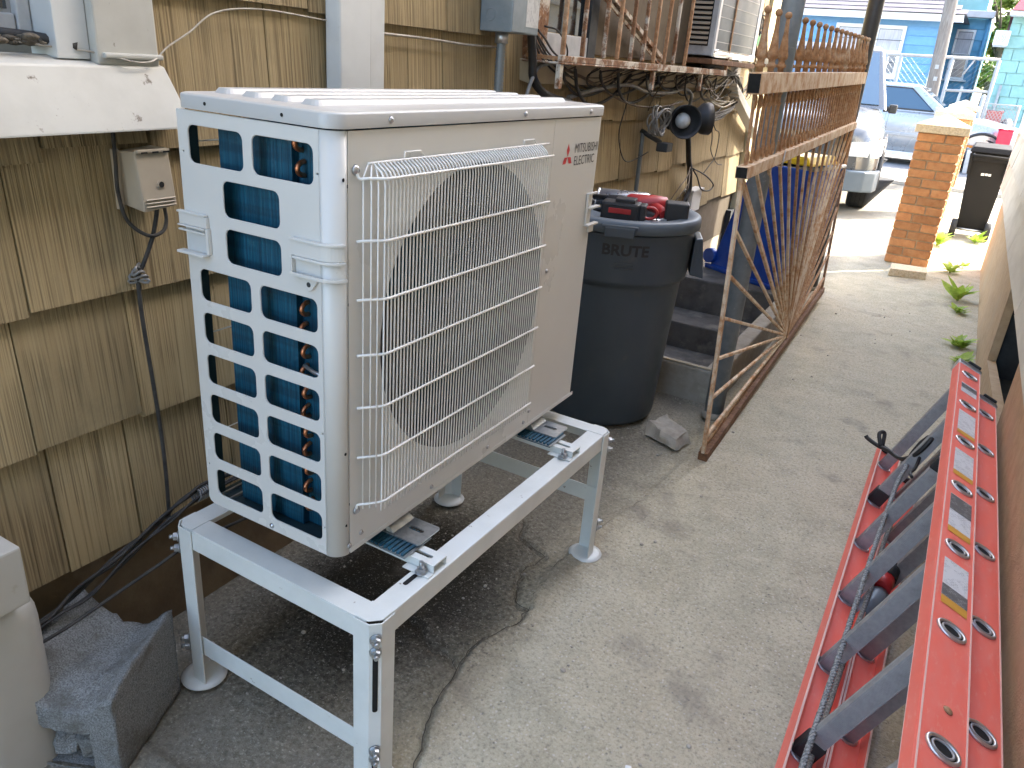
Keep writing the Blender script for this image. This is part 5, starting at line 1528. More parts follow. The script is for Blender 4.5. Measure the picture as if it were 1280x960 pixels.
obj("wire_tie", MB().tube([G(0.52, 1.045, -0.024), G(0.525, 1.0, -0.024), G(0.53, 0.99, 0.02), G(0.528, 1.05, 0.024)], 0.003, 6), "alu", gt)

# canopy posts
for (x, y, r, lb) in ((0.468, 2.10, 0.038, "blue grey steel post standing just behind the near end of the gate"), (0.395, 4.62, 0.046, "dark steel post rising behind the far end of the gate")):
    ps = thing("canopy_post", lb, "post", (x, y, 0), "steel posts behind the gate")
    obj("pipe", MB().cyl((x, y, 0.0), (x, y, 3.1), r, n=20), "steel_blue" if r < 0.04 else "iron_black", ps)
    obj("collar", MB().lathe([(r+0.0005, 0.0), (r+0.012, 0.0), (r+0.008, 0.02), (r+0.0005, 0.026)], 20, (x, y, 0.002), cap=False), "kerb", ps)

# blue recycling bin on the landing, yellow lid
bb = thing("recycling_bin", "blue plastic recycling bin with a yellow top behind the gate", "bin", (0.08, 4.1, 0.146))
B = [V(-0.165, 4.06, 0.150), V(0.285, 3.80, 0.150), V(0.44, 4.20, 0.150), V(-0.02, 4.40, 0.150), V(0.015, 3.98, 0.835), V(0.392, 3.79, 0.845), V(0.48, 4.25, 0.845), V(0.06, 4.42, 0.835)]
obj("tub", MB().hexa(B), "blue_plastic", bb, 0.015, 3)
c4 = B[4:]
obj("rim", MB().tube([p+V(0, 0, 0.004) for p in c4], 0.011, 8, closed=True), "print_plain", bb)
obj("lid", MB().hexa([c4[0]+V(0.03, 0.05, 0.012), c4[1]+V(-0.03, 0.05, 0.012), c4[2]+V(-0.03, -0.03, 0.012), c4[3]+V(0.03, -0.03, 0.012), c4[0]+V(0.06, 0.09, 0.06), c4[1]+V(-0.07, 0.09, 0.06), c4[2]+V(-0.06, -0.05, 0.06), c4[3]+V(0.05, -0.05, 0.06)]), "yellow_plastic", bb, 0.012)
obj("wheel", MB().cyl((-0.175, 4.03, 0.226), (-0.155, 4.07, 0.226), 0.045, n=18), "blue_plastic", bb)
obj("foot_ledge", MB().bar((-0.185, 4.055, 0.160), (0.285, 3.785, 0.160), 0.03, 0.026), "blue_plastic", bb, 0.006)

# ------------------------------------------------------------ extension ladder lying on its side
uu = Vector((0.39, 0, 0.92)).normalized()      # along the rungs, upwards
nn = Vector((0.92, 0, -0.39)).normalized()     # across the rails
yy_ = Vector((0, 1, 0))
lad = thing("extension_ladder", "red fibreglass extension ladder lying on its side against the right wall", "ladder", (1.22, 0.7, 0))
RD, FL, TK = 0.0385, 0.030, 0.0045
def rail(top_c, y0, y1, sgn, name, parent, mat="fiberglass"):
    """channel rail; sgn=-1: flanges hang down from a top web, +1: rise from a bottom web"""
    f = uu*sgn
    m = MB()
    c = Vector((top_c.x, (y0+y1)/2, top_c.z)); hy = yy_*(y1-y0)/2
    m.obox(c, nn*RD, hy, uu*(TK/2))
    for q in (-1, 1):
        m.obox(c+nn*q*(RD-TK/2)+f*(FL/2+TK/2+0.0003), nn*(TK/2), hy, uu*(FL/2))
    r_ = obj(name, m, mat, parent, 0.0012, 2)
    ed = MB()
    for q in (-1, 1):
        ed.obox(c+nn*q*(RD-0.002)+uu*(-sgn)*(TK/2+0.0004), nn*0.0014, hy, uu*0.0004)
        ed.obox(c+nn*q*(RD-TK/2)+f*(FL+TK/2+0.0009), nn*(TK/2), hy, uu*0.0005)
    obj("edge_line", ed, "fiberglass_edge", r_)
    return r_
A_top = Vector((1.2905, 0, 0.4585)); RL = 0.425
A_bot = A_top-uu*RL
offB = nn*0.0810
B_top = A_top+nn*0.083-uu*0.034; B_bot = A_bot+offB-uu*0.004
ya0, ya1 = -0.62, 2.045
yb0, yb1 = -0.62, 1.93
rA = rail(A_top, ya0, ya1, -1, "upper_rail", lad)
rA2 = rail(A_bot, ya0, ya1, 1, "lower_rail", lad)
rB = rail(B_top, yb0, yb1, -1, "upper_rail", lad)
rB2 = rail(B_bot, yb0, yb1, 1, "lower_rail", lad)
def rung_mesh():
    m = MB()
    L0, L1 = TK/2+0.0006, RL-TK/2-0.0006
    sec = [(-0.018, -0.013), (0.018, -0.013), (0.020, 0.0), (0.018, 0.013), (0.010, 0.0145), (0.0095, 0.0125), (-0.0095, 0.0125), (-0.010, 0.0145), (-0.018, 0.013), (-0.020, 0.0)]
    m.prism([Vector((a, b, L0)) for a, b in sec], (0, 0, L1-L0))
    for q in range(-5, 6):
        m.box(q*0.0028-0.0006, q*0.0028+0.0006, -0.0138, -0.0131, L0+0.002, L1-0.002)
    return m
RT = Matrix((nn, yy_*-1 if False else uu.cross(nn), uu)).transposed()
reul = RT.to_euler()
rgm = mesh_of("rung", rung_mesh(), "rung_alu", Vector((0, 0, 0)), 0.0, 1)
ringm_ = MB()
def ring_m(r, t, sq=0.62):
    m = MB()
    m.tube([(r*math.cos(a), r*sq*math.sin(a), 0) for a in [2*math.pi*q/28 for q in range(28)]], t, 8, closed=True)
    return m
swage = mesh_of("rung_collar", ring_m(0.0245, 0.0034, 0.78), "alu", Vector((0, 0, 0)))
hole = mesh_of("rung_socket", MB().lathe([(0.0, -0.001), (0.021, 0.0)], 28, cap=False), "hole_black", Vector((0, 0, 0)))
sock_in = mesh_of("rung_socket_ring", ring_m(0.0165, 0.0022, 0.78), "rung_alu", Vector((0, 0, 0)))
off = offset_of(lad)
ysA = [1.923-0.2945*i for i in range(9)]
ysB = [1.775-0.2945*i for i in range(8)]
for ys, bot, top in ((ysA, A_bot, A_top), (ysB, B_bot, B_top)):
    for y in ys:
        rg2 = place("rung", rgm, lad, Vector((bot.x, y, bot.z))-off, reul, (1, 1, 1.0 if bot is A_bot else (RL-0.030)/RL))
        if True:
            c1_ = Vector((top.x, y, top.z))+uu*(TK/2+0.0016)
            place("rung_socket", hole, lad, c1_-off+uu*0.0002, reul, (1, 0.78, 1))
            place("rung_collar", swage, lad, c1_-off, reul)
            place("rung_collar", sock_in, lad, c1_-off, reul)
            c2_ = Vector((bot.x, y, bot.z))+uu*(TK/2+0.001)
            place("rung_collar", swage, lad, c2_-off, reul)
for i in (1, 5):
    p = Vector((A_bot.x, ysA[i], A_bot.z))
    obj("rung_sleeve", MB().obox(p+uu*0.034, nn*0.0225, yy_*0.0165, uu*0.026), "rubber_black", lad, 0.004)
p = Vector((A_top.x, ysA[2], A_top.z))
obj("rung_sleeve", MB().obox(p-uu*0.085, nn*0.0225, yy_*0.0165, uu*0.018), "rubber_black", lad, 0.004)
# end caps
for (c, y1, mt) in ((A_top, ya1, "alu"), (B_top, yb1, "alu")):
    cc = Vector((c.x, y1, c.z))
    ec = obj("end_cap", MB().obox(cc-uu*0.015+yy_*0.004-yy_*0.014, nn*(RD+0.0025), yy_*0.018, uu*0.0215), mt, lad, 0.004)
    obj("end_bracket", MB().obox(cc-uu*0.002+yy_*0.010+nn*0.012, nn*0.022, yy_*0.006, uu*0.016), "rubber_black", ec, 0.003)
for (c, y1) in ((A_bot, ya1), (B_bot, yb1)):
    cc = Vector((c.x, y1, c.z))
    obj("end_cap", MB().obox(cc+uu*0.012+yy_*0.002, nn*(RD-0.006), yy_*0.008, uu*0.010), "rubber_black", lad, 0.003)
# stickers on the upper web: white with print, orange strip at the near end
def sticker(y0, y1, mat, na=-0.024, nb=0.027, strip=True, dark=None):
    c = A_top+uu*(TK/2+0.0007)
    def q(a, y):
        return Vector((c.x, y, c.z))+nn*a
    s_ = obj("sticker", MB().add([q(na, y0), q(nb, y0), q(nb, y1), q(na, y1)], [(0, 1, 2, 3)]), mat, rA)
    if strip:
        s2 = c+uu*0.0004
        obj("sticker_band", MB().add([Vector((s2.x, yv, s2.z))+nn*a for a, yv in ((na, y0-0.016), (nb, y0-0.016), (nb, y0+0.010), (na, y0+0.010))], [(0, 1, 2, 3)]), "orange_print", s_)
    if dark:
        s3 = c+uu*0.0005
        obj("sticker_band", MB().add([Vector((s3.x, yv, s3.z))+nn*a for a, yv in ((na, dark[0]), (nb, dark[0]), (nb, dark[1]), (na, dark[1]))], [(0, 1, 2, 3)]), "print_dark", s_)
sticker(1.735, 1.825, "print_white", strip=False, dark=(1.775, 1.815))
sticker(1.395, 1.565, "print_white")
sticker(1.115, 1.265, "print_white")
sticker(0.815, 0.985, "print_white", dark=(0.905, 0.982))
sticker(0.535, 0.685, "print_white", dark=(0.545, 0.585))
rv = mesh_of("rivet", MB().lathe([(0.0, 0.003), (0.006, 0.002), (0.008, 0.0)], 12), "rust", Vector((0, 0, 0)))
place("rivet", rv, rA, Vector((A_top.x, 0.245, A_top.z))+uu*0.003+nn*0.004-off, reul)
obj("foot_mark", MB().obox(Vector((A_top.x, 0.06, A_top.z))+uu*0.0035-nn*0.004, nn*0.012, yy_*0.02, uu*0.001), "rubber_black", rA)
# rope
rp_pts = [(1.175, 1.70, 0.20), (1.185, 1.60, 0.235), (1.175, 1.52, 0.222), (1.168, 1.40, 0.205), (1.16, 1.20, 0.190), (1.152, 0.95, 0.172), (1.145, 0.70, 0.160), (1.137, 0.45, 0.147), (1.13, 0.2, 0.14), (1.125, -0.2, 0.13), (1.12, -0.55, 0.12)]
rp = MB()
path = smooth_path(rp_pts, 10)
for q in range(3):
    tw = []
    L = 0
    for i, p_ in enumerate(path):
        if i:
            L += (path[i]-path[i-1]).length
        tw.append((p_, L))
    fine = []
    for i in range(len(tw)-1):
        seg_n = max(1, int((tw[i+1][1]-tw[i][1])/0.0045))
        for s_ in range(seg_n):
            t = s_/seg_n
            p_ = tw[i][0].lerp(tw[i+1][0], t); l_ = tw[i][1]+(tw[i+1][1]-tw[i][1])*t
            a = l_/0.030*2*math.pi+q*2*math.pi/3
            fine.append(p_+Vector((0.0036*math.cos(a), 0, 0.0036*math.sin(a))))
    rp.tube(fine, 0.0036, 5)
tag(obj("rope", rp, "rope"), "grey braided rope stretched along the ladder rungs", "rope")
kn = MB()
kp = [(1.20, 1.66, 0.27), (1.222, 1.655, 0.325), (1.236, 1.64, 0.315), (1.212, 1.63, 0.255), (1.19, 1.645, 0.25), (1.21, 1.67, 0.30), (1.23, 1.62, 0.34), (1.205, 1.61, 0.285), (1.18, 1.66, 0.235), (1.16, 1.72, 0.205), (1.13, 1.80, 0.185), (1.09, 1.87, 0.165), (1.055, 1.90, 0.168), (1.045, 1.905, 0.175)]
kn.tube(smooth_path(kp, 6), 0.0072, 7)
kn.tube(smooth_path([(1.10, 1.85, 0.172), (1.085, 1.89, 0.20), (1.10, 1.91, 0.20), (1.105, 1.88, 0.165)], 6), 0.0068, 7)
kn.tube(smooth_path([(1.215, 1.64, 0.28), (1.21, 1.58, 0.25), (1.20, 1.55, 0.24), (1.205, 1.50, 0.25)], 6), 0.005, 7)
tag(obj("knotted_cord", kn, "rubber_black"), "black knotted cord tied round the far rungs of the ladder", "cord")
cable("rope", [(1.17, 1.62, 0.10), (1.19, 1.5, 0.12), (1.18, 1.30, 0.12), (1.175, 1.05, 0.11), (1.16, 0.8, 0.10), (1.15, 0.55, 0.095), (1.14, 0.3, 0.09)], 0.006, "rope", "second rope strand deeper between the ladder rails", cat="rope")
# tool lying under the rungs
tl = thing("rotary_tool", "blue grey and red tool lying on the ground under the ladder rungs", "power tool", (1.19, 1.07, 0))
c2 = Vector((1.185, 1.06, 0.075))
obj("body", MB().tube([c2+V(-0.015, -0.055, -0.015), c2+V(-0.005, -0.02, -0.005), c2+V(0.01, 0.03, 0.0), c2+V(0.02, 0.055, 0.005)], [0.018, 0.024, 0.028, 0.02], 14), "box_steel", tl)
obj("collar", MB().tube([c2+V(0.012, 0.045, 0.02), c2+V(0.02, 0.085, 0.03)], [0.026, 0.024], 14), "tool_red", tl)
obj("head", MB().tube([c2+V(0.02, 0.088, 0.03), c2+V(0.03, 0.13, 0.045)], [0.027, 0.022], 14), "rubber_black", tl)
obj("knob", MB().cyl(c2+V(-0.03, 0.06, 0.03), c2+V(-0.01, 0.05, 0.03), 0.016, n=14), "alu", tl)

# ------------------------------------------------------------ right house: stucco base, vent opening, lap siding
rh = thing("sided_house", "pale sided house with brown stucco base along the right of the alley", "house", (1.6, 3.0, 0))
WX = 1.412
ox0, ox1, oz0, oz1 = 1.95, 3.10, 0.20, 0.625
fnd = MB()
fnd.plate([(-3.6, -0.05), (6.4, -0.05), (6.4, 0.66), (-3.6, 0.66)], [[(ox0, oz0+0.11), (ox1, oz0), (ox1, oz1), (ox0, oz1)]], lambda u, v, d: Vector((d, u, v)), WX, WX+0.035)
obj("stucco_base", fnd, "stucco_brown", rh)
obj("dark_cavity", MB().box(WX+0.036, WX+0.20, ox0-0.05, ox0-0.03, 0.1, 0.66).box(WX+0.036, WX+0.20, ox1+0.03, ox1+0.05, 0.1, 0.66).box(WX+0.20, WX+0.21, ox0-0.06, ox1+0.06, 0.1, 0.66).box(WX+0.036, WX+0.20, ox0-0.03, ox1+0.03, 0.10, 0.12).box(WX+0.036, WX+0.20, ox0-0.03, ox1+0.03, 0.64, 0.66), "dark_inner", rh)  # shade inside the opening is put into the colour of these faces
obj("wall", MB().box(1.405, 5.0, -3.6, 6.385, 0.664, 3.6), "siding_pale", rh)
obj("end_wall", MB().box(1.64, 5.0, -3.5, 6.37, -0.05, 0.663), "stucco_brown", rh)
obj("eave", MB().box(1.36, 5.2, -3.8, 6.45, 3.6, 3.72), "trim_white", rh, 0.01)
for ci in range(9):
    z0 = 0.655+0.205*ci
    y = -1.8-R.random()*0.5
    while y < 6.38:
        L = R.choice((0.61, 0.61, 1.22))
        y1 = min(y+L, 6.39)
        y0 = max(y, -1.8)
        if y1-y0 > 0.05:
            jw = R.uniform(-0.002, 0.003)
            sag = R.uniform(-0.004, 0.004)
            obj("siding_board", MB().hexa([(1.366+jw, y0+0.0022, z0+sag), (1.392+jw, y0+0.0022, z0+sag), (1.392+jw, y1-0.0022, z0-sag), (1.366+jw, y1-0.0022, z0-sag), (1.3955, y0+0.0015, z0+0.225), (1.4035, y0+0.0015, z0+0.225), (1.4035, y1-0.0015, z0+0.225), (1.3955, y1-0.0015, z0+0.225)]), "siding_pale", rh, 0.0015, 1)
        y = y1
obj("corner_trim", MB().box(1.372, 1.404, 6.392, 6.43, 0.655, 3.6), "paint_white", rh, 0.003)

# ------------------------------------------------------------ brick pillars
def make_pillar(x0, x1, y0, y1, h, label):
    pl = thing("brick_pillar", label, "pillar", ((x0+x1)/2, (y0+y1)/2, 0), "brick pillars along the drive")
    obj("mortar_core", MB().box(x0+0.006, x1-0.006, y0+0.006, y1-0.006, 0.0, h), "mortar", pl)
    nc = 15
    ch = h/nc
    g = 0.010
    W = x1-x0
    def face(p0, d, L, nrm, ci, par):
        cuts = [0, 0.36*L, L] if par else [0, 0.62*L, L]
        for a, b in zip(cuts[:-1], cuts[1:]):
            s0 = p0+d*(a+(g/2 if a > 0 else 0)); s1 = p0+d*(b-(g/2 if b < L else 0))
            z0, z1 = ci*ch+g/2, (ci+1)*ch-g/2
            jz = R.uniform(-0.0015, 0.0025)
            t = 0.0055+R.uniform(-0.001, 0.0022)
            c = (s0+s1)/2+Vector((0, 0, (z0+z1)/2))+nrm*(t/2-0.006)
            obj("brick", MB().obox(c, (s1-s0)/2, nrm*(t/2+0.004), Vector((0, 0, (z1-z0)/2))), "brick", pl, 0.002, 1)
    for ci in range(nc):
        p = ci % 2
        face(Vector((x0, y0, 0)), Vector((1, 0, 0)), W, Vector((0, -1, 0)), ci, p)
        face(Vector((x1, y0+0.012, 0)), Vector((0, 1, 0)), y1-y0-0.012, Vector((1, 0, 0)), ci, 1-p)
        face(Vector((x0, y0+0.012, 0)), Vector((0, 1, 0)), y1-y0-0.012, Vector((-1, 0, 0)), ci, p)
    cx, cy = (x0+x1)/2, (y0+y1)/2
    a = W/2+0.030; b = (y1-y0)/2+0.030
    cp = MB()
    cp.add([(cx-a, cy-b, h), (cx+a, cy-b, h), (cx+a, cy+b, h), (cx-a, cy+b, h), (cx-a, cy-b, h+0.058), (cx+a, cy-b, h+0.058), (cx+a, cy+b, h+0.058), (cx-a, cy+b, h+0.058), (cx, cy, h+0.140)],
           [(3, 2, 1, 0), (0, 1, 5, 4), (1, 2, 6, 5), (2, 3, 7, 6), (3, 0, 4, 7), (4, 5, 8), (5, 6, 8), (6, 7, 8), (7, 4, 8)])
    obj("capstone", cp, "caststone", pl, 0.006, 2)
    return pl
make_pillar(0.722, 1.030, 6.05, 6.36, 1.005, "nearest orange brick pillar with a pyramid cap")
make_pillar(0.690, 1.010, 9.00, 9.32, 1.045, "second brick pillar in the row, behind the nearest")
make_pillar(0.690, 1.010, 12.1, 12.42, 1.075, "farthest brick pillar in the row by the street")
tag(obj("stone_block", MB().hexa([(0.800, 5.52, 0.0), (1.055, 5.60, 0.0), (1.045, 5.78, 0.0), (0.79, 5.74, 0.0), (0.803, 5.525, 0.055), (1.050, 5.605, 0.055), (1.040, 5.775, 0.060), (0.795, 5.735, 0.060)]), "caststone", None, 0.006), "loose flat stone lying at the foot of the nearest brick pillar", "stone")
gw = thing("low_brick_wall", "low pale wall joining the brick pillars", "wall", (0.86, 7.7, 0))
obj("wall_body", MB().box(0.82, 0.92, 6.38, 8.98, 0, 0.16), "caststone", gw)
obj("coping", MB().box(0.80, 0.94, 6.38, 8.98, 0.161, 0.19), "caststone", gw, 0.006)

# ------------------------------------------------------------ wheeled bin
wb = thing("wheeled_bin", "dark brown wheeled bin standing behind the nearest brick pillar", "bin", (1.25, 8.05, 0))
by0, by1 = 7.86, 8.30
tub = MB().hexa([(1.165, by0+0.05, 0.07), (1.405, by0+0.05, 0.07), (1.405, by1-0.06, 0.07), (1.165, by1-0.06, 0.07), (1.105, by0, 0.80), (1.440, by0, 0.80), (1.440, by1, 0.80), (1.105, by1, 0.80)])
t_o = obj("tub", tub, "bin_brown", wb, 0.015, 3)
obj("side_rib", MB().hexa([(1.113, by0-0.012, 0.60), (1.140, by0-0.012, 0.60), (1.140, by0+0.01, 0.60), (1.113, by0+0.01, 0.60), (1.098, by0-0.014, 0.79), (1.128, by0-0.014, 0.79), (1.128, by0+0.01, 0.79), (1.098, by0+0.01, 0.79)]), "bin_brown", t_o, 0.004)
obj("side_rib", MB().hexa([(1.410, by0-0.012, 0.60), (1.432, by0-0.012, 0.60), (1.432, by0+0.01, 0.60), (1.410, by0+0.01, 0.60), (1.418, by0-0.014, 0.79), (1.446, by0-0.014, 0.79), (1.446, by0+0.01, 0.79), (1.418, by0+0.01, 0.79)]), "bin_brown", t_o, 0.004)
obj("lid", MB().hexa([(1.090, by0-0.03, 0.803), (1.455, by0-0.03, 0.803), (1.455, by1+0.02, 0.803), (1.090, by1+0.02, 0.803), (1.110, by0+0.01, 0.852), (1.435, by0+0.01, 0.852), (1.425, by1-0.02, 0.875), (1.120, by1-0.02, 0.875)]), "bin_brown", wb, 0.012, 3)
obj("handle", MB().tube([(1.13, by0-0.035, 0.785), (1.13, by0-0.065, 0.775), (1.42, by0-0.065, 0.775), (1.42, by0-0.035, 0.785)], 0.013, 8), "bin_brown", wb)
obj("handle_strip", MB().box(1.135, 1.415, by0-0.02, by0-0.013, 0.725, 0.765), "bin_brown", t_o, 0.003)  # flat strip under the handle, same brown as the tub
obj("worn_print", MB().box(1.235, 1.262, by0+0.006, by0+0.009, 0.600, 0.622).box(1.268, 1.290, by0+0.006, by0+0.009, 0.602, 0.622).box(1.295, 1.318, by0+0.006, by0+0.009, 0.600, 0.621), "print_plain", t_o)
for x in (1.135, 1.425):
    w_ = obj("wheel", MB().tube([(x-0.028, by0+0.02, 0.090), (x-0.022, by0+0.02, 0.090), (x+0.022, by0+0.02, 0.090), (x+0.028, by0+0.02, 0.090)], [0.070, 0.0895, 0.0895, 0.070], 22), "tyre", wb)
obj("axle", MB().cyl((1.135, by0+0.02, 0.090), (1.425, by0+0.02, 0.090), 0.011, n=10), "alu", wb)

# ------------------------------------------------------------ weeds along the right wall
def weed(x, y, h, n, label, wide=1.0, upright=0.5):
    w = thing("weed", label, "weed", (x, y, 0), "weeds along the right wall")
    lf = MB().add([(0, 0, 0), (0.10, -0.11, 0.02), (0.16, -0.36, 0.05), (0.12, -0.66, 0.04), (0, -1.0, 0), (-0.12, -0.66, 0.04), (-0.16, -0.36, 0.05), (-0.10, -0.11, 0.02), (0, -0.36, 0.0), (0, -0.66, -0.01)],
                  [(0, 1, 8), (1, 2, 8), (2, 3, 9, 8), (3, 4, 9), (4, 5, 9), (5, 6, 8, 9), (6, 7, 8), (7, 0, 8)], True)
    lm = mesh_of("leaf", lf, "leaf_weed", Vector((0, 0, 0)), fix=False)
    for i in range(n):
        a = 2*math.pi*i/n*1.62+R.uniform(-.3, .3)
        L = h*R.uniform(0.65, 1.2)
        el = R.uniform(0.15, upright+0.35)
        sx_ = wide*L*R.uniform(.9, 1.3)
        place("leaf", lm, w, (R.uniform(-.02, .02), R.uniform(-.02, .02), R.uniform(0.0, 0.35)*h), (-el, 0, a), (sx_, L, L))
    obj("stem", MB().tube([(x, y, -0.005), (x+0.005, y, h*0.4)], [0.006, 0.003], 6), "leaf_weed", w)
weed(1.285, 5.12, 0.15, 12, "tallest leafy weed, midway along the right wall foot", 1.3, 0.9)
weed(1.32, 3.95, 0.085, 26, "low spreading weed nearest the ladder end", 1.3, 0.4)
weed(1.345, 3.62, 0.075, 22, "small weed tuft between the ladder end and the right wall", 1.3, 0.3)
weed(1.20, 6.05, 0.09, 22, "low weed patch right of the nearest brick pillar", 1.3, 0.4)
weed(1.28, 6.35, 0.06, 12, "sparse weed by the right wall short of the wheeled bin", 1.3, 0.4)
weed(1.35, 7.70, 0.12, 12, "leafy weed at the foot of the wheeled bin", 1.3, 0.7)
weed(1.05, 7.2, 0.16, 14, "leafy weed behind the nearest brick pillar", 1.3, 0.8)
weed(1.29, 4.75, 0.07, 20, "flat weed just in front of the tallest one", 1.3, 0.2)

# ------------------------------------------------------------ vehicles
def loft(secs, cap=True, smooth=True):
    n = len(secs[0]); m = MB()
    vs = [p for s_ in secs for p in s_]
    fs = [(i*n+k, i*n+(k+1) % n, (i+1)*n+(k+1) % n, (i+1)*n+k) for i in range(len(secs)-1) for k in range(n)]
    m.add(vs, fs, smooth)
    if cap:
        m.add(secs[0], [tuple(range(n))]); m.add(secs[-1], [tuple(reversed(range(n)))])
    return m
def wheel(parent, c, axis, r, w, name="wheel"):
    c = Vector(c); a = Vector(axis).normalized()
    prof = [(-w/2, r*0.66), (-w/2, r*0.90), (-w*0.40, r*0.985), (-w*0.2, r), (w*0.2, r), (w*0.40, r*0.985), (w/2, r*0.90), (w/2, r*0.66)]
    ty = lobj(name, MB().tube([c+a*q for q, _ in prof], [rr for _, rr in prof], 36), "tyre", parent)
    rim = MB().tube([c+a*(w/2-0.012), c+a*(w/2+0.004), c+a*(w/2-0.01)], [r*0.66, r*0.60, r*0.20], 28)
    lobj("rim", rim, "alu", ty)
    gr_ = MB()
    e = a.orthogonal().normalized(); f = a.cross(e)
    for k in range(5):
        t = 2*math.pi*k/5
        gr_.bar(c+a*(w/2+0.004), c+a*(w/2+0.004)+(e*math.cos(t)+f*math.sin(t))*r*0.60, 0.05, 0.02, a)
    lobj("spoke", gr_, "alu", ty)
    gv = MB()
    for q in (-0.3, -0.1, 0.1, 0.3):
        ring = [c+a*(q*w)+(e*math.cos(t)+f*math.sin(t))*(r+0.001) for t in [2*math.pi*k/40 for k in range(40)]]
        gv.tube(ring, 0.004, 4, closed=True)
    lobj("tread_groove", gv, "hole_black", ty)
    return ty

suv = thing("parked_suv", "silver suv with a scuffed fender parked nose towards the gate", "car", (0.335, 8.22, 0))
suv.rotation_euler = (0, 0, 0.125)
HW, CX = 0.90, -0.90
def suv_sec(y, hw, zl, zm, zb, zt, k=0.86):
    pts = [(-hw*0.94, zl), (-hw, (zl+zm)/2), (-hw, zm), (-hw*0.97, zb), (-hw*k, zt-0.02), (-hw*0.5, zt+0.015), (0, zt+0.03), (hw*0.5, zt+0.015), (hw*k, zt-0.02), (hw*0.97, zb), (hw, zm), (hw, (zl+zm)/2), (hw*0.94, zl)]
    return [Vector((CX+a, y, z)) for a, z in pts]
body = loft([suv_sec(0.00, 0.66, 0.40, 0.50, 0.66, 0.78), suv_sec(0.05, 0.78, 0.34, 0.52, 0.72, 0.88), suv_sec(0.20, 0.865, 0.30, 0.55, 0.80, 0.94), suv_sec(0.50, 0.895, 0.30, 0.60, 0.86, 0.985),
             suv_sec(1.35, 0.90, 0.30, 0.62, 0.93, 1.06), suv_sec(3.9, 0.90, 0.30, 0.62, 0.95, 1.08), suv_sec(4.45, 0.88, 0.34, 0.62, 0.95, 1.06), suv_sec(4.55, 0.80, 0.42, 0.62, 0.90, 1.0)])
bd = lobj("body", body, "paint_silver", suv)
def gh(y, hw0, hw1, z0, z1):
    return [Vector((CX+a, y, z)) for a, z in ((-hw0, z0), (-hw1, z1-0.04), (-hw1*0.9, z1), (hw1*0.9, z1), (hw1, z1-0.04), (hw0, z0))]
cab = MB()
lo_ = [(-0.84, 1.35), (0.84, 1.35), (0.86, 4.40), (-0.86, 4.40)]
def ghs(t):
    z = 1.05+0.70*t
    ins = 0.17*t
    return [Vector((CX-0.86+ins, 1.38+0.80*t, z)), Vector((CX+0.86-ins, 1.38+0.80*t, z)), Vector((CX+0.86-ins, 4.42-0.28*t, z)), Vector((CX-0.86+ins, 4.42-0.28*t, z))]
cab = loft([ghs(0), ghs(0.5), ghs(0.92), [p+Vector((-0.05*math.copysign(1, p.x-CX), 0.05 if p.y < 3 else -0.05, 0.0)) for p in ghs(1.0)]], smooth=False)
lobj("cabin", cab, "paint_silver", suv, 0.03, 3)
def quad_on(a, b, c, d, off):
    n_ = (Vector(b)-Vector(a)).cross(Vector(d)-Vector(a)).normalized()
    return MB().prism([Vector(p) for p in (a, b, c, d)], n_*off)
def ghp(u, t):
    """point on the right flank of the cabin"""
    A, B_ = ghs(t)[1], ghs(t)[2]
    return A.lerp(B_, u)+Vector((0.004, 0, 0))
for (u0, u1) in ((0.06, 0.36), (0.40, 0.66), (0.70, 0.95)):
    lobj("side_window", quad_on(ghp(u0, 0.10), ghp(u1, 0.10), ghp(u1 if u1 < .9 else u1-0.02, 0.85), ghp(u0+(0.05 if u0 < 0.1 else 0), 0.85), 0.004), "glass_car", suv)
fA = ghs(0.06); fB = ghs(0.88)
lobj("windscreen", quad_on(fA[0]+V(0.08, -0.006, 0), fA[1]+V(-0.08, -0.006, 0), fB[1]+V(-0.06, -0.006, 0), fB[0]+V(0.06, -0.006, 0), 0.006), "glass_car", suv)
lobj("bumper", loft([[Vector((CX+a, y, z)) for a, z in ((-h_, 0.26), (-h_, 0.47), (h_, 0.47), (h_, 0.26))] for y, h_ in ((-0.10, 0.60), (-0.08, 0.76), (0.02, 0.87), (0.22, 0.912), (0.34, 0.914))], smooth=False), "can_lid", suv, 0.02, 3)
for sx in (-1, 1):
    lobj("headlight", loft([[Vector((CX+sx*a, y, z)) for a, z in pts] for y, pts in ((-0.005, ((0.44, 0.60), (0.70, 0.61), (0.72, 0.74), (0.46, 0.75))), (0.12, ((0.60, 0.58), (0.84, 0.60), (0.845, 0.78), (0.62, 0.78))), (0.30, ((0.80, 0.62), (0.892, 0.62), (0.893, 0.79), (0.80, 0.78))))], smooth=False), "lamp_lens", suv)
lobj("grille", MB().box(CX-0.42, CX+0.42, -0.02, 0.05, 0.54, 0.76), "plastic_grey", suv, 0.01)
lobj("scuffed_patch", MB().prism([(0.003, 0.34, 0.60), (0.003, 0.62, 0.58), (0.003, 0.70, 0.72), (0.003, 0.56, 0.83), (0.003, 0.38, 0.78)], (0.003, 0, 0)), "peeled", suv)
mm = lobj("mirror", MB().obox((0.035, 1.60, 1.06), (0.045, 0, 0), (0, 0.04, 0), (0, 0, 0.05)), "plastic_grey", suv, 0.02, 3)
lobj("mirror_arm", MB().bar((-0.07, 1.60, 1.04), (0.0, 1.60, 1.05), 0.05, 0.04), "plastic_grey", mm)
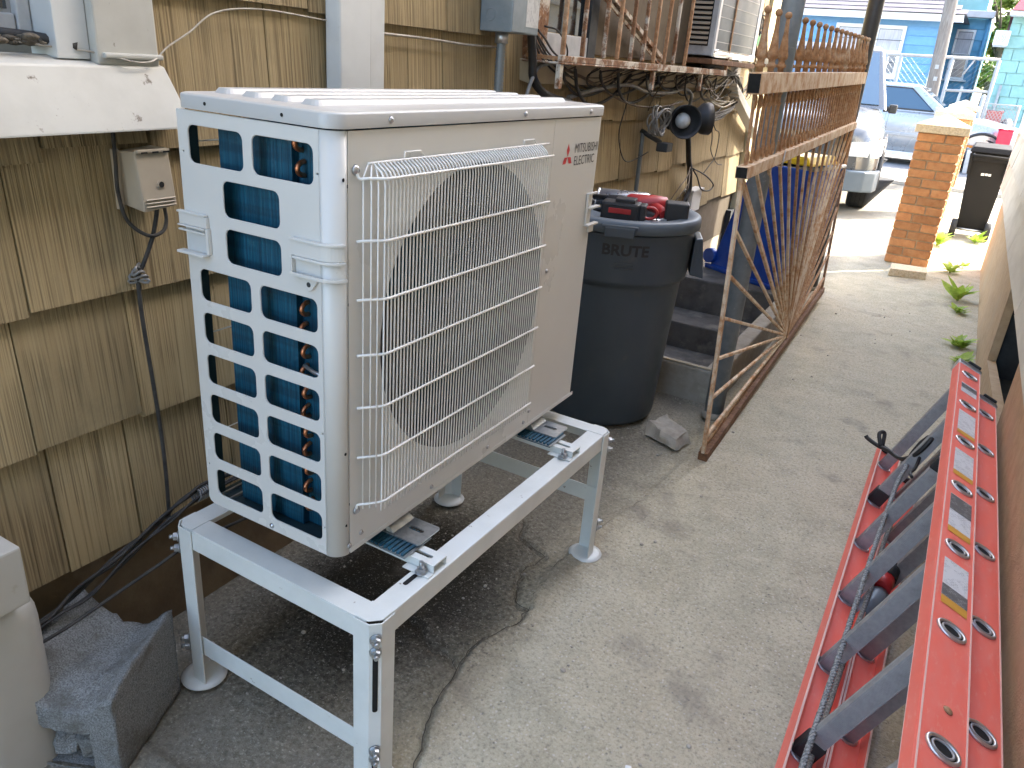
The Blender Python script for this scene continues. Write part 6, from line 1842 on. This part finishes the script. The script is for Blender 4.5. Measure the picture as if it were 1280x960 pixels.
for y in (0.80, 3.55):
    for x, sx in ((-0.135, 1), (-1.665, -1)):
        wheel(suv, (x, y, 0.345), (sx, 0, 0), 0.345, 0.225)
        ar = MB()
        pts = [Vector((x+sx*0.1355, y+0.42*math.cos(t), 0.345+0.42*math.sin(t))) for t in [math.pi*k/20 for k in range(-1, 22)]]
        ar.tube(pts, 0.028, 6)
        lobj("wheel_arch", ar, "plastic_grey", suv)
lobj("door_seam", MB().box(0.0015, 0.004, 1.55, 1.556, 0.40, 1.02).box(0.0015, 0.004, 2.60, 2.606, 0.40, 1.02), "hole_black", suv)
lobj("side_moulding", MB().box(0.0005, 0.016, 1.35, 3.05, 0.52, 0.62), "plastic_grey", suv, 0.004)

sed = thing("parked_sedan", "pale silver blue sedan parked sideways on the street", "car", (0.0, 15.35, 0))
def sed_sec(x, zl, zb, zt, ins=0.0):
    y0, y1 = 0.0+ins, 1.74-ins
    pts = [(y0+0.06, zl), (y0, (zl+zb)*0.45), (y0-0.012, (zl+zb)*0.5+0.06), (y0, zb), (y0+0.06, zt-0.012), (y0+0.4, zt+0.02), (0.87, zt+0.03), (y1-0.4, zt+0.02), (y1-0.06, zt-0.012), (y1, zb), (y1+0.012, (zl+zb)*0.5+0.06), (y1, (zl+zb)*0.45), (y1-0.06, zl)]
    return [Vector((x, y, z)) for y, z in pts]
sb = loft([sed_sec(-3.02, 0.42, 0.66, 0.80, 0.20), sed_sec(-2.95, 0.32, 0.72, 0.90, 0.08), sed_sec(-2.6, 0.22, 0.78, 0.96, 0.01), sed_sec(-1.2, 0.21, 0.84, 0.95), sed_sec(0.55, 0.21, 0.82, 0.93), sed_sec(1.2, 0.21, 0.76, 0.86, 0.01), sed_sec(1.72, 0.24, 0.66, 0.76, 0.07), sed_sec(1.86, 0.34, 0.56, 0.64, 0.22)])
lobj("body", sb, "paint_pale", sed)
def sgh(t):
    z = 0.92+0.46*t; i_ = 0.05+0.17*t
    return [Vector((-2.30+0.62*t, i_, z)), Vector((0.62-0.64*t, i_, z)), Vector((0.62-0.64*t, 1.74-i_, z)), Vector((-2.30+0.62*t, 1.74-i_, z))]
lobj("cabin", loft([sgh(0), sgh(0.55), sgh(0.93), [p+Vector((0.05*(1 if p.x < -1 else -1), 0.06*(1 if p.y < 0.8 else -1), 0)) for p in sgh(1.0)]], smooth=False), "paint_pale", sed, 0.025, 3)
def sp_(x, t):
    i_ = 0.05+0.17*t
    return Vector((x, i_-0.004, 0.92+0.46*t))
for pts in (((-0.74, 0.08), (0.34, 0.08), (-0.10, 0.84), (-0.74, 0.84)), ((-1.78, 0.08), (-0.82, 0.08), (-0.82, 0.84), (-1.56, 0.84))):
    q = [sp_(*p) for p in pts]
    wv = lobj("side_window", MB().prism(q, (0, -0.005, 0)), "glass_car", sed)
    fr = MB()
    fr.tube([p+V(0, -0.006, 0) for p in q], 0.014, 6, closed=True)
    lobj("window_trim", fr, "plastic_grey", wv)
wA, wB = sgh(0.05), sgh(0.90)
lobj("windscreen", quad_on(wA[1]+V(0.008, 0.07, 0), wA[2]+V(0.008, -0.07, 0), wB[2]+V(0.008, -0.06, 0), wB[1]+V(0.008, 0.06, 0), 0.005), "glass_car", sed)
lobj("door_seam", MB().box(-0.79, -0.782, -0.016, -0.002, 0.30, 0.90).box(0.40, 0.408, -0.016, -0.002, 0.30, 0.86), "hole_black", sed)
lobj("door_handle", MB().box(-0.70, -0.56, -0.035, -0.010, 0.755, 0.79), "plastic_grey", sed, 0.008)
lobj("side_moulding", MB().box(-2.2, 0.95, -0.030, -0.008, 0.50, 0.56), "paint_pale", sed, 0.008)
lobj("rocker", MB().box(-1.75, 0.90, 0.015, 0.06, 0.17, 0.235), "paint_white", sed, 0.01)
lobj("marker_lamp", MB().box(0.98, 1.10, -0.024, -0.006, 0.42, 0.47), "lamp_amber", sed, 0.004)
lobj("mirror", MB().obox((0.40, -0.09, 0.98), (0.05, 0, 0), (0, 0.085, 0), (0, 0, 0.06)), "paint_pale", sed, 0.02, 3)
for x in (-2.05, 1.22):
    for y, sy in ((0.10, -1), (1.64, 1)):
        wheel(sed, (x, y, 0.305), (0, sy, 0), 0.305, 0.19)
        ar = MB()
        ar.tube([Vector((x+0.37*math.cos(t), y+sy*0.113, 0.305+0.37*math.sin(t))) for t in [math.pi*k/20 for k in range(-1, 22)]], 0.024, 6)
        lobj("wheel_arch", ar, "plastic_grey", sed)
for y in (0.15, 1.3):
    lobj("headlight", MB().box(1.70, 1.80, y, y+0.32, 0.52, 0.66), "lamp_lens", sed, 0.02)

# ------------------------------------------------------------ houses across the street
def barred_window(parent, x0, x1, y, z0, z1, bars=5, horiz=2, curtain="curtain", frame=0.09):
    w = obj("window", MB().plate([(x0-frame, z0-frame), (x1+frame, z0-frame), (x1+frame, z1+frame), (x0-frame, z1+frame)], [[(x0, z0), (x1, z0), (x1, z1), (x0, z1)]], lambda u, v, d: Vector((u, d, v)), y-0.07, y-0.005), "paint_white", parent, 0.006, 1)
    obj("pane", MB().box(x0, x1, y-0.030, y-0.022, z0, z1), "glass_pale", w)
    obj("sash_bar", MB().box(x0, x1, y-0.055, y-0.032, (z0+z1)/2-0.03, (z0+z1)/2+0.03), "paint_white", w)
    obj("curtain", MB().box(x0+0.01, x1-0.01, y-0.0315, y-0.0305, (z0+z1)/2+0.03, z1-0.02), curtain, w)
    for i in range(bars):
        x = x0+(x1-x0)*(i+0.5)/bars
        obj("bar", MB().bar((x, y-0.10, z0-0.05), (x, y-0.10, z1+0.05), 0.014, 0.014), "iron_black", w)
    for i in range(horiz):
        z = z0+(z1-z0)*(i+0.5)/horiz
        obj("cross_bar", MB().bar((x0-0.05, y-0.112, z), (x1+0.05, y-0.112, z), 0.014, 0.014), "iron_black", w)
    obj("sill", MB().box(x0-0.14, x1+0.14, y-0.13, y-0.006, z0-frame-0.05, z0-frame-0.003), "paint_white", w, 0.006, 1)
    return w
bh_ = thing("blue_house", "bright blue clapboard house with a grey shingle roof across the street", "house", (-4.5, 26, 0))
obj("wall", MB().box(-9.5, -0.42, 24.03, 30, 0, 3.05), "siding_blue", bh_)
for i in range(13):
    z = 0.12+0.225*i
    obj("clapboard", MB().hexa([(-9.5, 23.985, z), (-0.42, 23.985, z), (-0.42, 24.028, z), (-9.5, 24.028, z), (-9.5, 24.012, z+0.232), (-0.42, 24.012, z+0.232), (-0.42, 24.028, z+0.232), (-9.5, 24.028, z+0.232)]), "siding_blue", bh_)
barred_window(bh_, -2.93, -2.22, 23.985, 1.62, 2.72, 7, 2)
barred_window(bh_, -1.90, -1.32, 23.985, 1.62, 2.72, 6, 2)
barred_window(bh_, -5.4, -4.7, 23.985, 1.62, 2.72, 7, 2)
obj("corner_trim", MB().box(-0.44, -0.30, 23.96, 24.10, 0, 3.0), "paint_white", bh_, 0.006)
obj("corner_trim", MB().box(-4.35, -4.15, 23.95, 23.984, 0, 2.95), "paint_white", bh_, 0.006)
obj("fascia", MB().box(-9.9, 0.05, 23.55, 23.62, 2.93, 3.10), "paint_white", bh_, 0.006)
obj("soffit", MB().box(-9.9, 0.05, 23.62, 24.0, 2.95, 2.98), "paint_white", bh_)
rf = obj("roof", MB().hexa([(-10, 23.52, 3.11), (0.10, 23.52, 3.11), (0.10, 30.4, 3.11), (-10, 30.4, 3.11), (-7.5, 26.8, 4.75), (-2.2, 26.8, 4.75), (-2.2, 27.1, 4.75), (-7.5, 27.1, 4.75)]), "roof_grey", bh_)
for i in range(14):
    t0 = i/14
    y = 23.52+(26.8-23.52)*t0; z = 3.11+(4.75-3.11)*t0
    xl = -10+(2.5)*t0; xr = 0.10-(2.3)*t0
    obj("shingle_course", MB().hexa([(xl, y-0.02, z+0.004), (xr, y-0.02, z+0.004), (xr, y+0.26, z+0.120), (xl, y+0.26, z+0.120), (xl, y-0.02, z+0.014), (xr, y-0.02, z+0.014), (xr, y+0.26, z+0.134), (xl, y+0.26, z+0.134)]), "roof_grey", rf)
th_ = thing("teal_house", "narrow teal blue shingled house with a barred window across the street", "house", (0.0, 28, 0))
obj("wall", MB().box(-1.6, 0.62, 27.04, 33, 0, 3.3), "siding_teal", th_)
for i in range(11):
    z = 0.15+0.285*i
    x = -1.6-0.2*(i % 2)
    while x < 0.62:
        x1 = min(x+0.42, 0.62); xx = max(x, -1.6)
        if x1-xx > 0.04:
            obj("shingle", MB().hexa([(xx+0.008, 26.985, z), (x1-0.008, 26.985, z), (x1-0.008, 27.038, z), (xx+0.008, 27.038, z), (xx+0.008, 27.015, z+0.283), (x1-0.008, 27.015, z+0.283), (x1-0.008, 27.038, z+0.283), (xx+0.008, 27.038, z+0.283)]), "siding_teal", th_)
        x += 0.42
barred_window(th_, -0.12, 0.26, 26.985, 1.70, 2.92, 6, 3, "curtain", 0.06)
obj("cornice", MB().box(-1.8, 0.68, 26.65, 27.0, 3.28, 3.46), "trim_cool", th_, 0.02)
obj("downspout", MB().cyl((0.58, 26.93, 0), (0.58, 26.93, 3.3), 0.05, n=10), "siding_teal", th_)
obj("upper_wall", MB().box(-1.6, 0.40, 28.2, 33, 3.3, 6.5), "siding_mint", th_)
obj("upper_stair", MB().bar((-0.9, 26.8, 3.3), (-0.15, 26.8, 4.5), 0.4, 0.25).bar((-0.75, 26.6, 3.7), (0.0, 26.6, 4.9), 0.05, 0.05), "trim_cool", th_)
mh = thing("mint_house", "mint green shingled house with a red roof at the far right", "house", (3.0, 25, 0))
obj("wall", MB().box(1.13, 6.5, 24.04, 31, 0, 3.25), "siding_mint", mh)
for i in range(11):
    z = 0.15+0.285*i
    x = 1.13-0.2*(i % 2)
    while x < 3.2:
        x1 = x+0.42; xx = max(x, 1.13)
        if x1-xx > 0.04:
            obj("shingle", MB().hexa([(xx+0.008, 23.985, z), (x1-0.008, 23.985, z), (x1-0.008, 24.038, z), (xx+0.008, 24.038, z), (xx+0.008, 24.015, z+0.283), (x1-0.008, 24.015, z+0.283), (x1-0.008, 24.038, z+0.283), (xx+0.008, 24.038, z+0.283)]), "siding_mint", mh)
        x += 0.42
obj("soffit", MB().box(1.06, 6.7, 23.6, 24.0, 3.14, 3.24), "paint_white", mh, 0.02)
obj("gutter", MB().tube([(1.04, 23.60, 3.20), (6.7, 23.60, 3.20)], 0.07, 10), "paint_white", mh)
obj("roof", MB().hexa([(1.06, 23.5, 3.26), (6.8, 23.5, 3.26), (6.8, 31, 3.26), (1.06, 31, 3.26), (1.9, 26.5, 5.2), (6.8, 26.5, 5.2), (6.8, 27, 5.2), (1.9, 27, 5.2)]), "roof_red", mh)
obj("drain_pipe", MB().tube([(1.30, 23.92, 0.1), (1.30, 23.92, 1.55)], 0.035, 8), "mesh_white", mh)
for i in range(4):
    obj("step", MB().box(0.78, 1.25, 22.6+0.25*i, 23.95, 0.12*(i+1), 0.12*(i+2)-0.002), "mesh_red" if i == 3 else "sidewalk", mh, 0.006, 1)
wc = thing("wall_condenser", "small white condenser hung high on the mint green house corner", "air conditioner", (0.98, 23.75, 2.42))
obj("case", MB().box(0.84, 1.18, 23.62, 23.90, 2.46, 2.80), "paint_white", wc, 0.012)
obj("fan_grille", MB().tube([(0.99+0.10*math.cos(t), 23.612, 2.63+0.10*math.sin(t)) for t in [2*math.pi*k/24 for k in range(24)]], 0.008, 6, closed=True).tube([(0.99+0.05*math.cos(t), 23.612, 2.63+0.05*math.sin(t)) for t in [2*math.pi*k/24 for k in range(24)]], 0.008, 6, closed=True), "frame_grey", wc)
obj("bracket", MB().bar((0.86, 23.76, 2.44), (1.16, 23.76, 2.44), 0.26, 0.03), "frame_grey", wc)

# utility pole
up_ = thing("utility_pole", "weathered wooden utility pole leaning in front of the blue house", "pole", (0.0, 20.7, 0))
obj("shaft", MB().tube([(-0.02, 20.7, 0.0), (-0.075, 20.7, 1.42), (-0.165, 20.7, 3.2), (-0.43, 20.7, 8.5)], [0.155, 0.142, 0.132, 0.10], 18), "weathered_wood", up_)
for i, (z, t) in enumerate(((1.5, 0.3), (1.75, -0.6), (1.25, -0.2))):
    obj("staple_plate", MB().box(-0.10-0.03*i, -0.02-0.03*i, 20.545, 20.552, z, z+0.09), "mesh_white", up_)
obj("cross_arm", MB().bar((-1.5, 20.7, 7.9), (0.7, 20.7, 7.9), 0.10, 0.12), "weathered_wood", up_)

# tall pipe fence across the street
fe = thing("pipe_fence", "tall rusty white pipe frame fence in front of the blue houses", "fence", (-0.2, 21.6, 0))
obj("top_rail", MB().tube([(-4.5, 21.6, 1.98), (1.12, 21.6, 2.06)], 0.036, 8), "mesh_white", fe)
obj("middle_rail", MB().tube([(0.10, 21.6, 1.32), (1.12, 21.6, 1.36)], 0.034, 8), "mesh_white", fe)
for x in (-3.2, -1.30, -0.98, 0.14, 1.10):
    obj("post", MB().cyl((x, 21.6, 0.0), (x, 21.6, 2.04), 0.042, n=10), "mesh_white", fe)
obj("brace", MB().tube([(0.60, 21.6, 2.03), (0.45, 21.6, 1.7)], 0.018, 6), "mesh_white", fe)
ml = MB()
for i in range(46):
    x = -4.5+i*0.125
    for sgn in (-1, 1):
        a = Vector((x, 21.6, 0.1)); b = Vector((x+sgn*1.9, 21.6, 2.0))
        if b.x < -4.5 or b.x > 1.1:
            t = ((-4.5 if b.x < -4.5 else 1.1)-a.x)/(b.x-a.x); b = a.lerp(b, t)
        ml.tube([a, b], 0.0018, 3, caps=False)
o = obj("chain_mesh", ml, "pipe_galv", fe); o["kind"] = "stuff"
sn_ = thing("stoop", "pale concrete stoop behind the tall pipe fence", "stoop", (0.75, 23.0, 0))
for i in range(5):
    obj("step", MB().box(0.42+0.04*i, 0.98, 22.5+0.22*i, 24.2, 0.2*i+0.002, 0.2*(i+1)), "sidewalk", sn_, 0.008, 1)
obj("side_slab", MB().hexa([(0.40, 22.4, 0), (0.46, 22.4, 0), (0.46, 24.2, 0), (0.40, 24.2, 0), (0.40, 22.4, 0.55), (0.46, 22.4, 0.55), (0.46, 24.2, 1.45), (0.40, 24.2, 1.45)]), "sidewalk", sn_)
# garden gate with chain link, clutter behind it
cg = thing("chain_link_gate", "white framed chain link gate right of the brick pillars", "gate", (1.27, 16, 0))
cx0, cx1, cz0, cz1 = 1.10, 1.62, 0.10, 1.16
obj("frame", MB().tube([(cx0, 16, cz0), (cx1, 16, cz0), (cx1, 16, cz1), (cx0, 16, cz1)], 0.022, 8, closed=True), "mesh_white", cg)
lk = MB()
n_ = 12
for i in range(-n_, n_*2):
    for sgn in (1, -1):
        pts = []
        for q in range(2):
            z = cz0 if q == 0 else cz1
            pts.append(Vector((cx0+0.055*i+(sgn*(z-cz0)*0.75), 16, z)))
        a, b = pts
        def clip(a, b):
            d_ = b-a
            t0_, t1_ = 0.0, 1.0
            for lo__, hi__ in (((cx0-a.x)/d_.x, (cx1-a.x)/d_.x),):
                l1, l2 = min(lo__, hi__), max(lo__, hi__)
                t0_, t1_ = max(t0_, l1), min(t1_, l2)
            return (a+d_*t0_, a+d_*t1_) if t1_ > t0_ else None
        c_ = clip(a, b)
        if c_:
            lk.tube(list(c_), 0.0055, 4, caps=False)
obj("link_mesh", lk, "mesh_white", cg)
for x, lbm in ((1.09, 0),):
    obj("gate_post", MB().cyl((x-0.06, 16, 0), (x-0.06, 16, 1.25), 0.032, n=10).ball((x-0.06, 16, 1.26), 0.04, 10, 6), "mesh_white", cg)
for nm, lab, m_, bx_ in (("storage_crate", "green crate behind the chain link gate", "mesh_green", (1.12, 1.30, 16.5, 17.0, 0.1, 0.75)), ("storage_crate", "dull red crate behind the chain link gate", "mesh_red", (1.15, 1.42, 17.2, 17.6, 0.1, 1.02)), ("storage_crate", "white tub stacked low beside the chain link gate", "print_plain", (1.02, 1.22, 15.2, 15.6, 0.0, 0.42)), ("carrier_bag", "bright red bag by the far end of the right wall", "plastic_red", (1.40, 1.62, 15.0, 15.3, 0.15, 0.78))):
    c_ = thing(nm, lab, nm.split("_")[1], ((bx_[0]+bx_[1])/2, (bx_[2]+bx_[3])/2, 0), "clutter by the chain link gate")
    x0, x1, y0, y1, z0, z1 = bx_
    obj("tub", MB().hexa([(x0+0.02, y0+0.02, 0.0), (x1-0.02, y0+0.02, 0.0), (x1-0.02, y1-0.02, 0.0), (x0+0.02, y1-0.02, 0.0), (x0, y0, z1), (x1, y0, z1), (x1, y1, z1), (x0, y1, z1)]), m_, c_, 0.02, 2)
    obj("rim", MB().tube([(x0, y0, z1), (x1, y0, z1), (x1, y1, z1), (x0, y1, z1)], 0.016, 6, closed=True), m_, c_)
mt_ = thing("parked_scooter", "dark covered scooter behind the chain link gate", "scooter", (1.5, 17.5, 0))
obj("body", jitter_mesh(MB().ball((1.52, 17.4, 0.55), 0.34, 14, 10, (0.6, 1.5, 1.1)), 0.05, 4), "plastic_grey", mt_)
obj("wheel", MB().tube([(1.48, 16.9, 0.24), (1.56, 16.9, 0.24)], 0.24, 20), "tyre", mt_)

# tree behind the houses
def tree(name, c, base, rad, nleaf, label, leaf=0.11):
    tr = thing(name, label, "tree", base)
    b = Vector(base); c = Vector(c)
    tk = MB().tube([b, b+(c-b)*0.5+V(0.08, 0, 0), c], [0.22, 0.16, 0.05], 10)
    for i in range(7):
        a = R.random()*6.28
        e = c+Vector((math.cos(a)*rad[0]*0.7, math.sin(a)*rad[1]*0.7, R.uniform(-0.4, 0.6)*rad[2]))
        s_ = b+(c-b)*R.uniform(0.5, 0.9)
        tk.tube([s_, (s_+e)/2+V(0, 0, 0.15), e], [0.07, 0.045, 0.015], 6)
    obj("trunk", tk, "bark", tr)
    lf = MB()
    clumps = []
    for i in range(46):
        while True:
            q = Vector((R.uniform(-1, 1), R.uniform(-1, 1), R.uniform(-1, 1)))
            if 0.15 < q.length < 1:
                break
        clumps.append((c+Vector((q.x*rad[0], q.y*rad[1], q.z*rad[2])), R.uniform(0.22, 0.5)*rad[0]*0.6))
    for i in range(nleaf):
        cc, rr_ = R.choice(clumps)
        q = Vector((R.gauss(0, 0.5), R.gauss(0, 0.5), R.gauss(0, 0.42)))*rr_
        p = cc+q
        d1 = Vector((R.uniform(-1, 1), R.uniform(-1, 1), R.uniform(-.5, .5))).normalized()
        d2 = d1.orthogonal().normalized()
        s_ = leaf*R.uniform(0.6, 1.3)
        lf.add([p-d1*s_, p+d2*s_*0.5, p+d1*s_, p-d2*s_*0.5], [(0, 1, 2, 3)])
    o = bpy.data.objects.new("crown", mesh_of("crown", lf, "leaf_tree", offset_of(tr), fix=False))
    COL.objects.link(o); o.parent = tr
    return tr
tree("leafy_tree", (0.95, 33.5, 4.0), (1.0, 33.5, 0), (1.25, 1.6, 2.4), 9000, "yellow green leafy tree between the teal and mint houses")
tree("leafy_tree", (-1.2, 38, 6.8), (-1.2, 38, 0), (3.0, 2.5, 2.6), 7000, "far tree rising behind the blue house roof", 0.16)
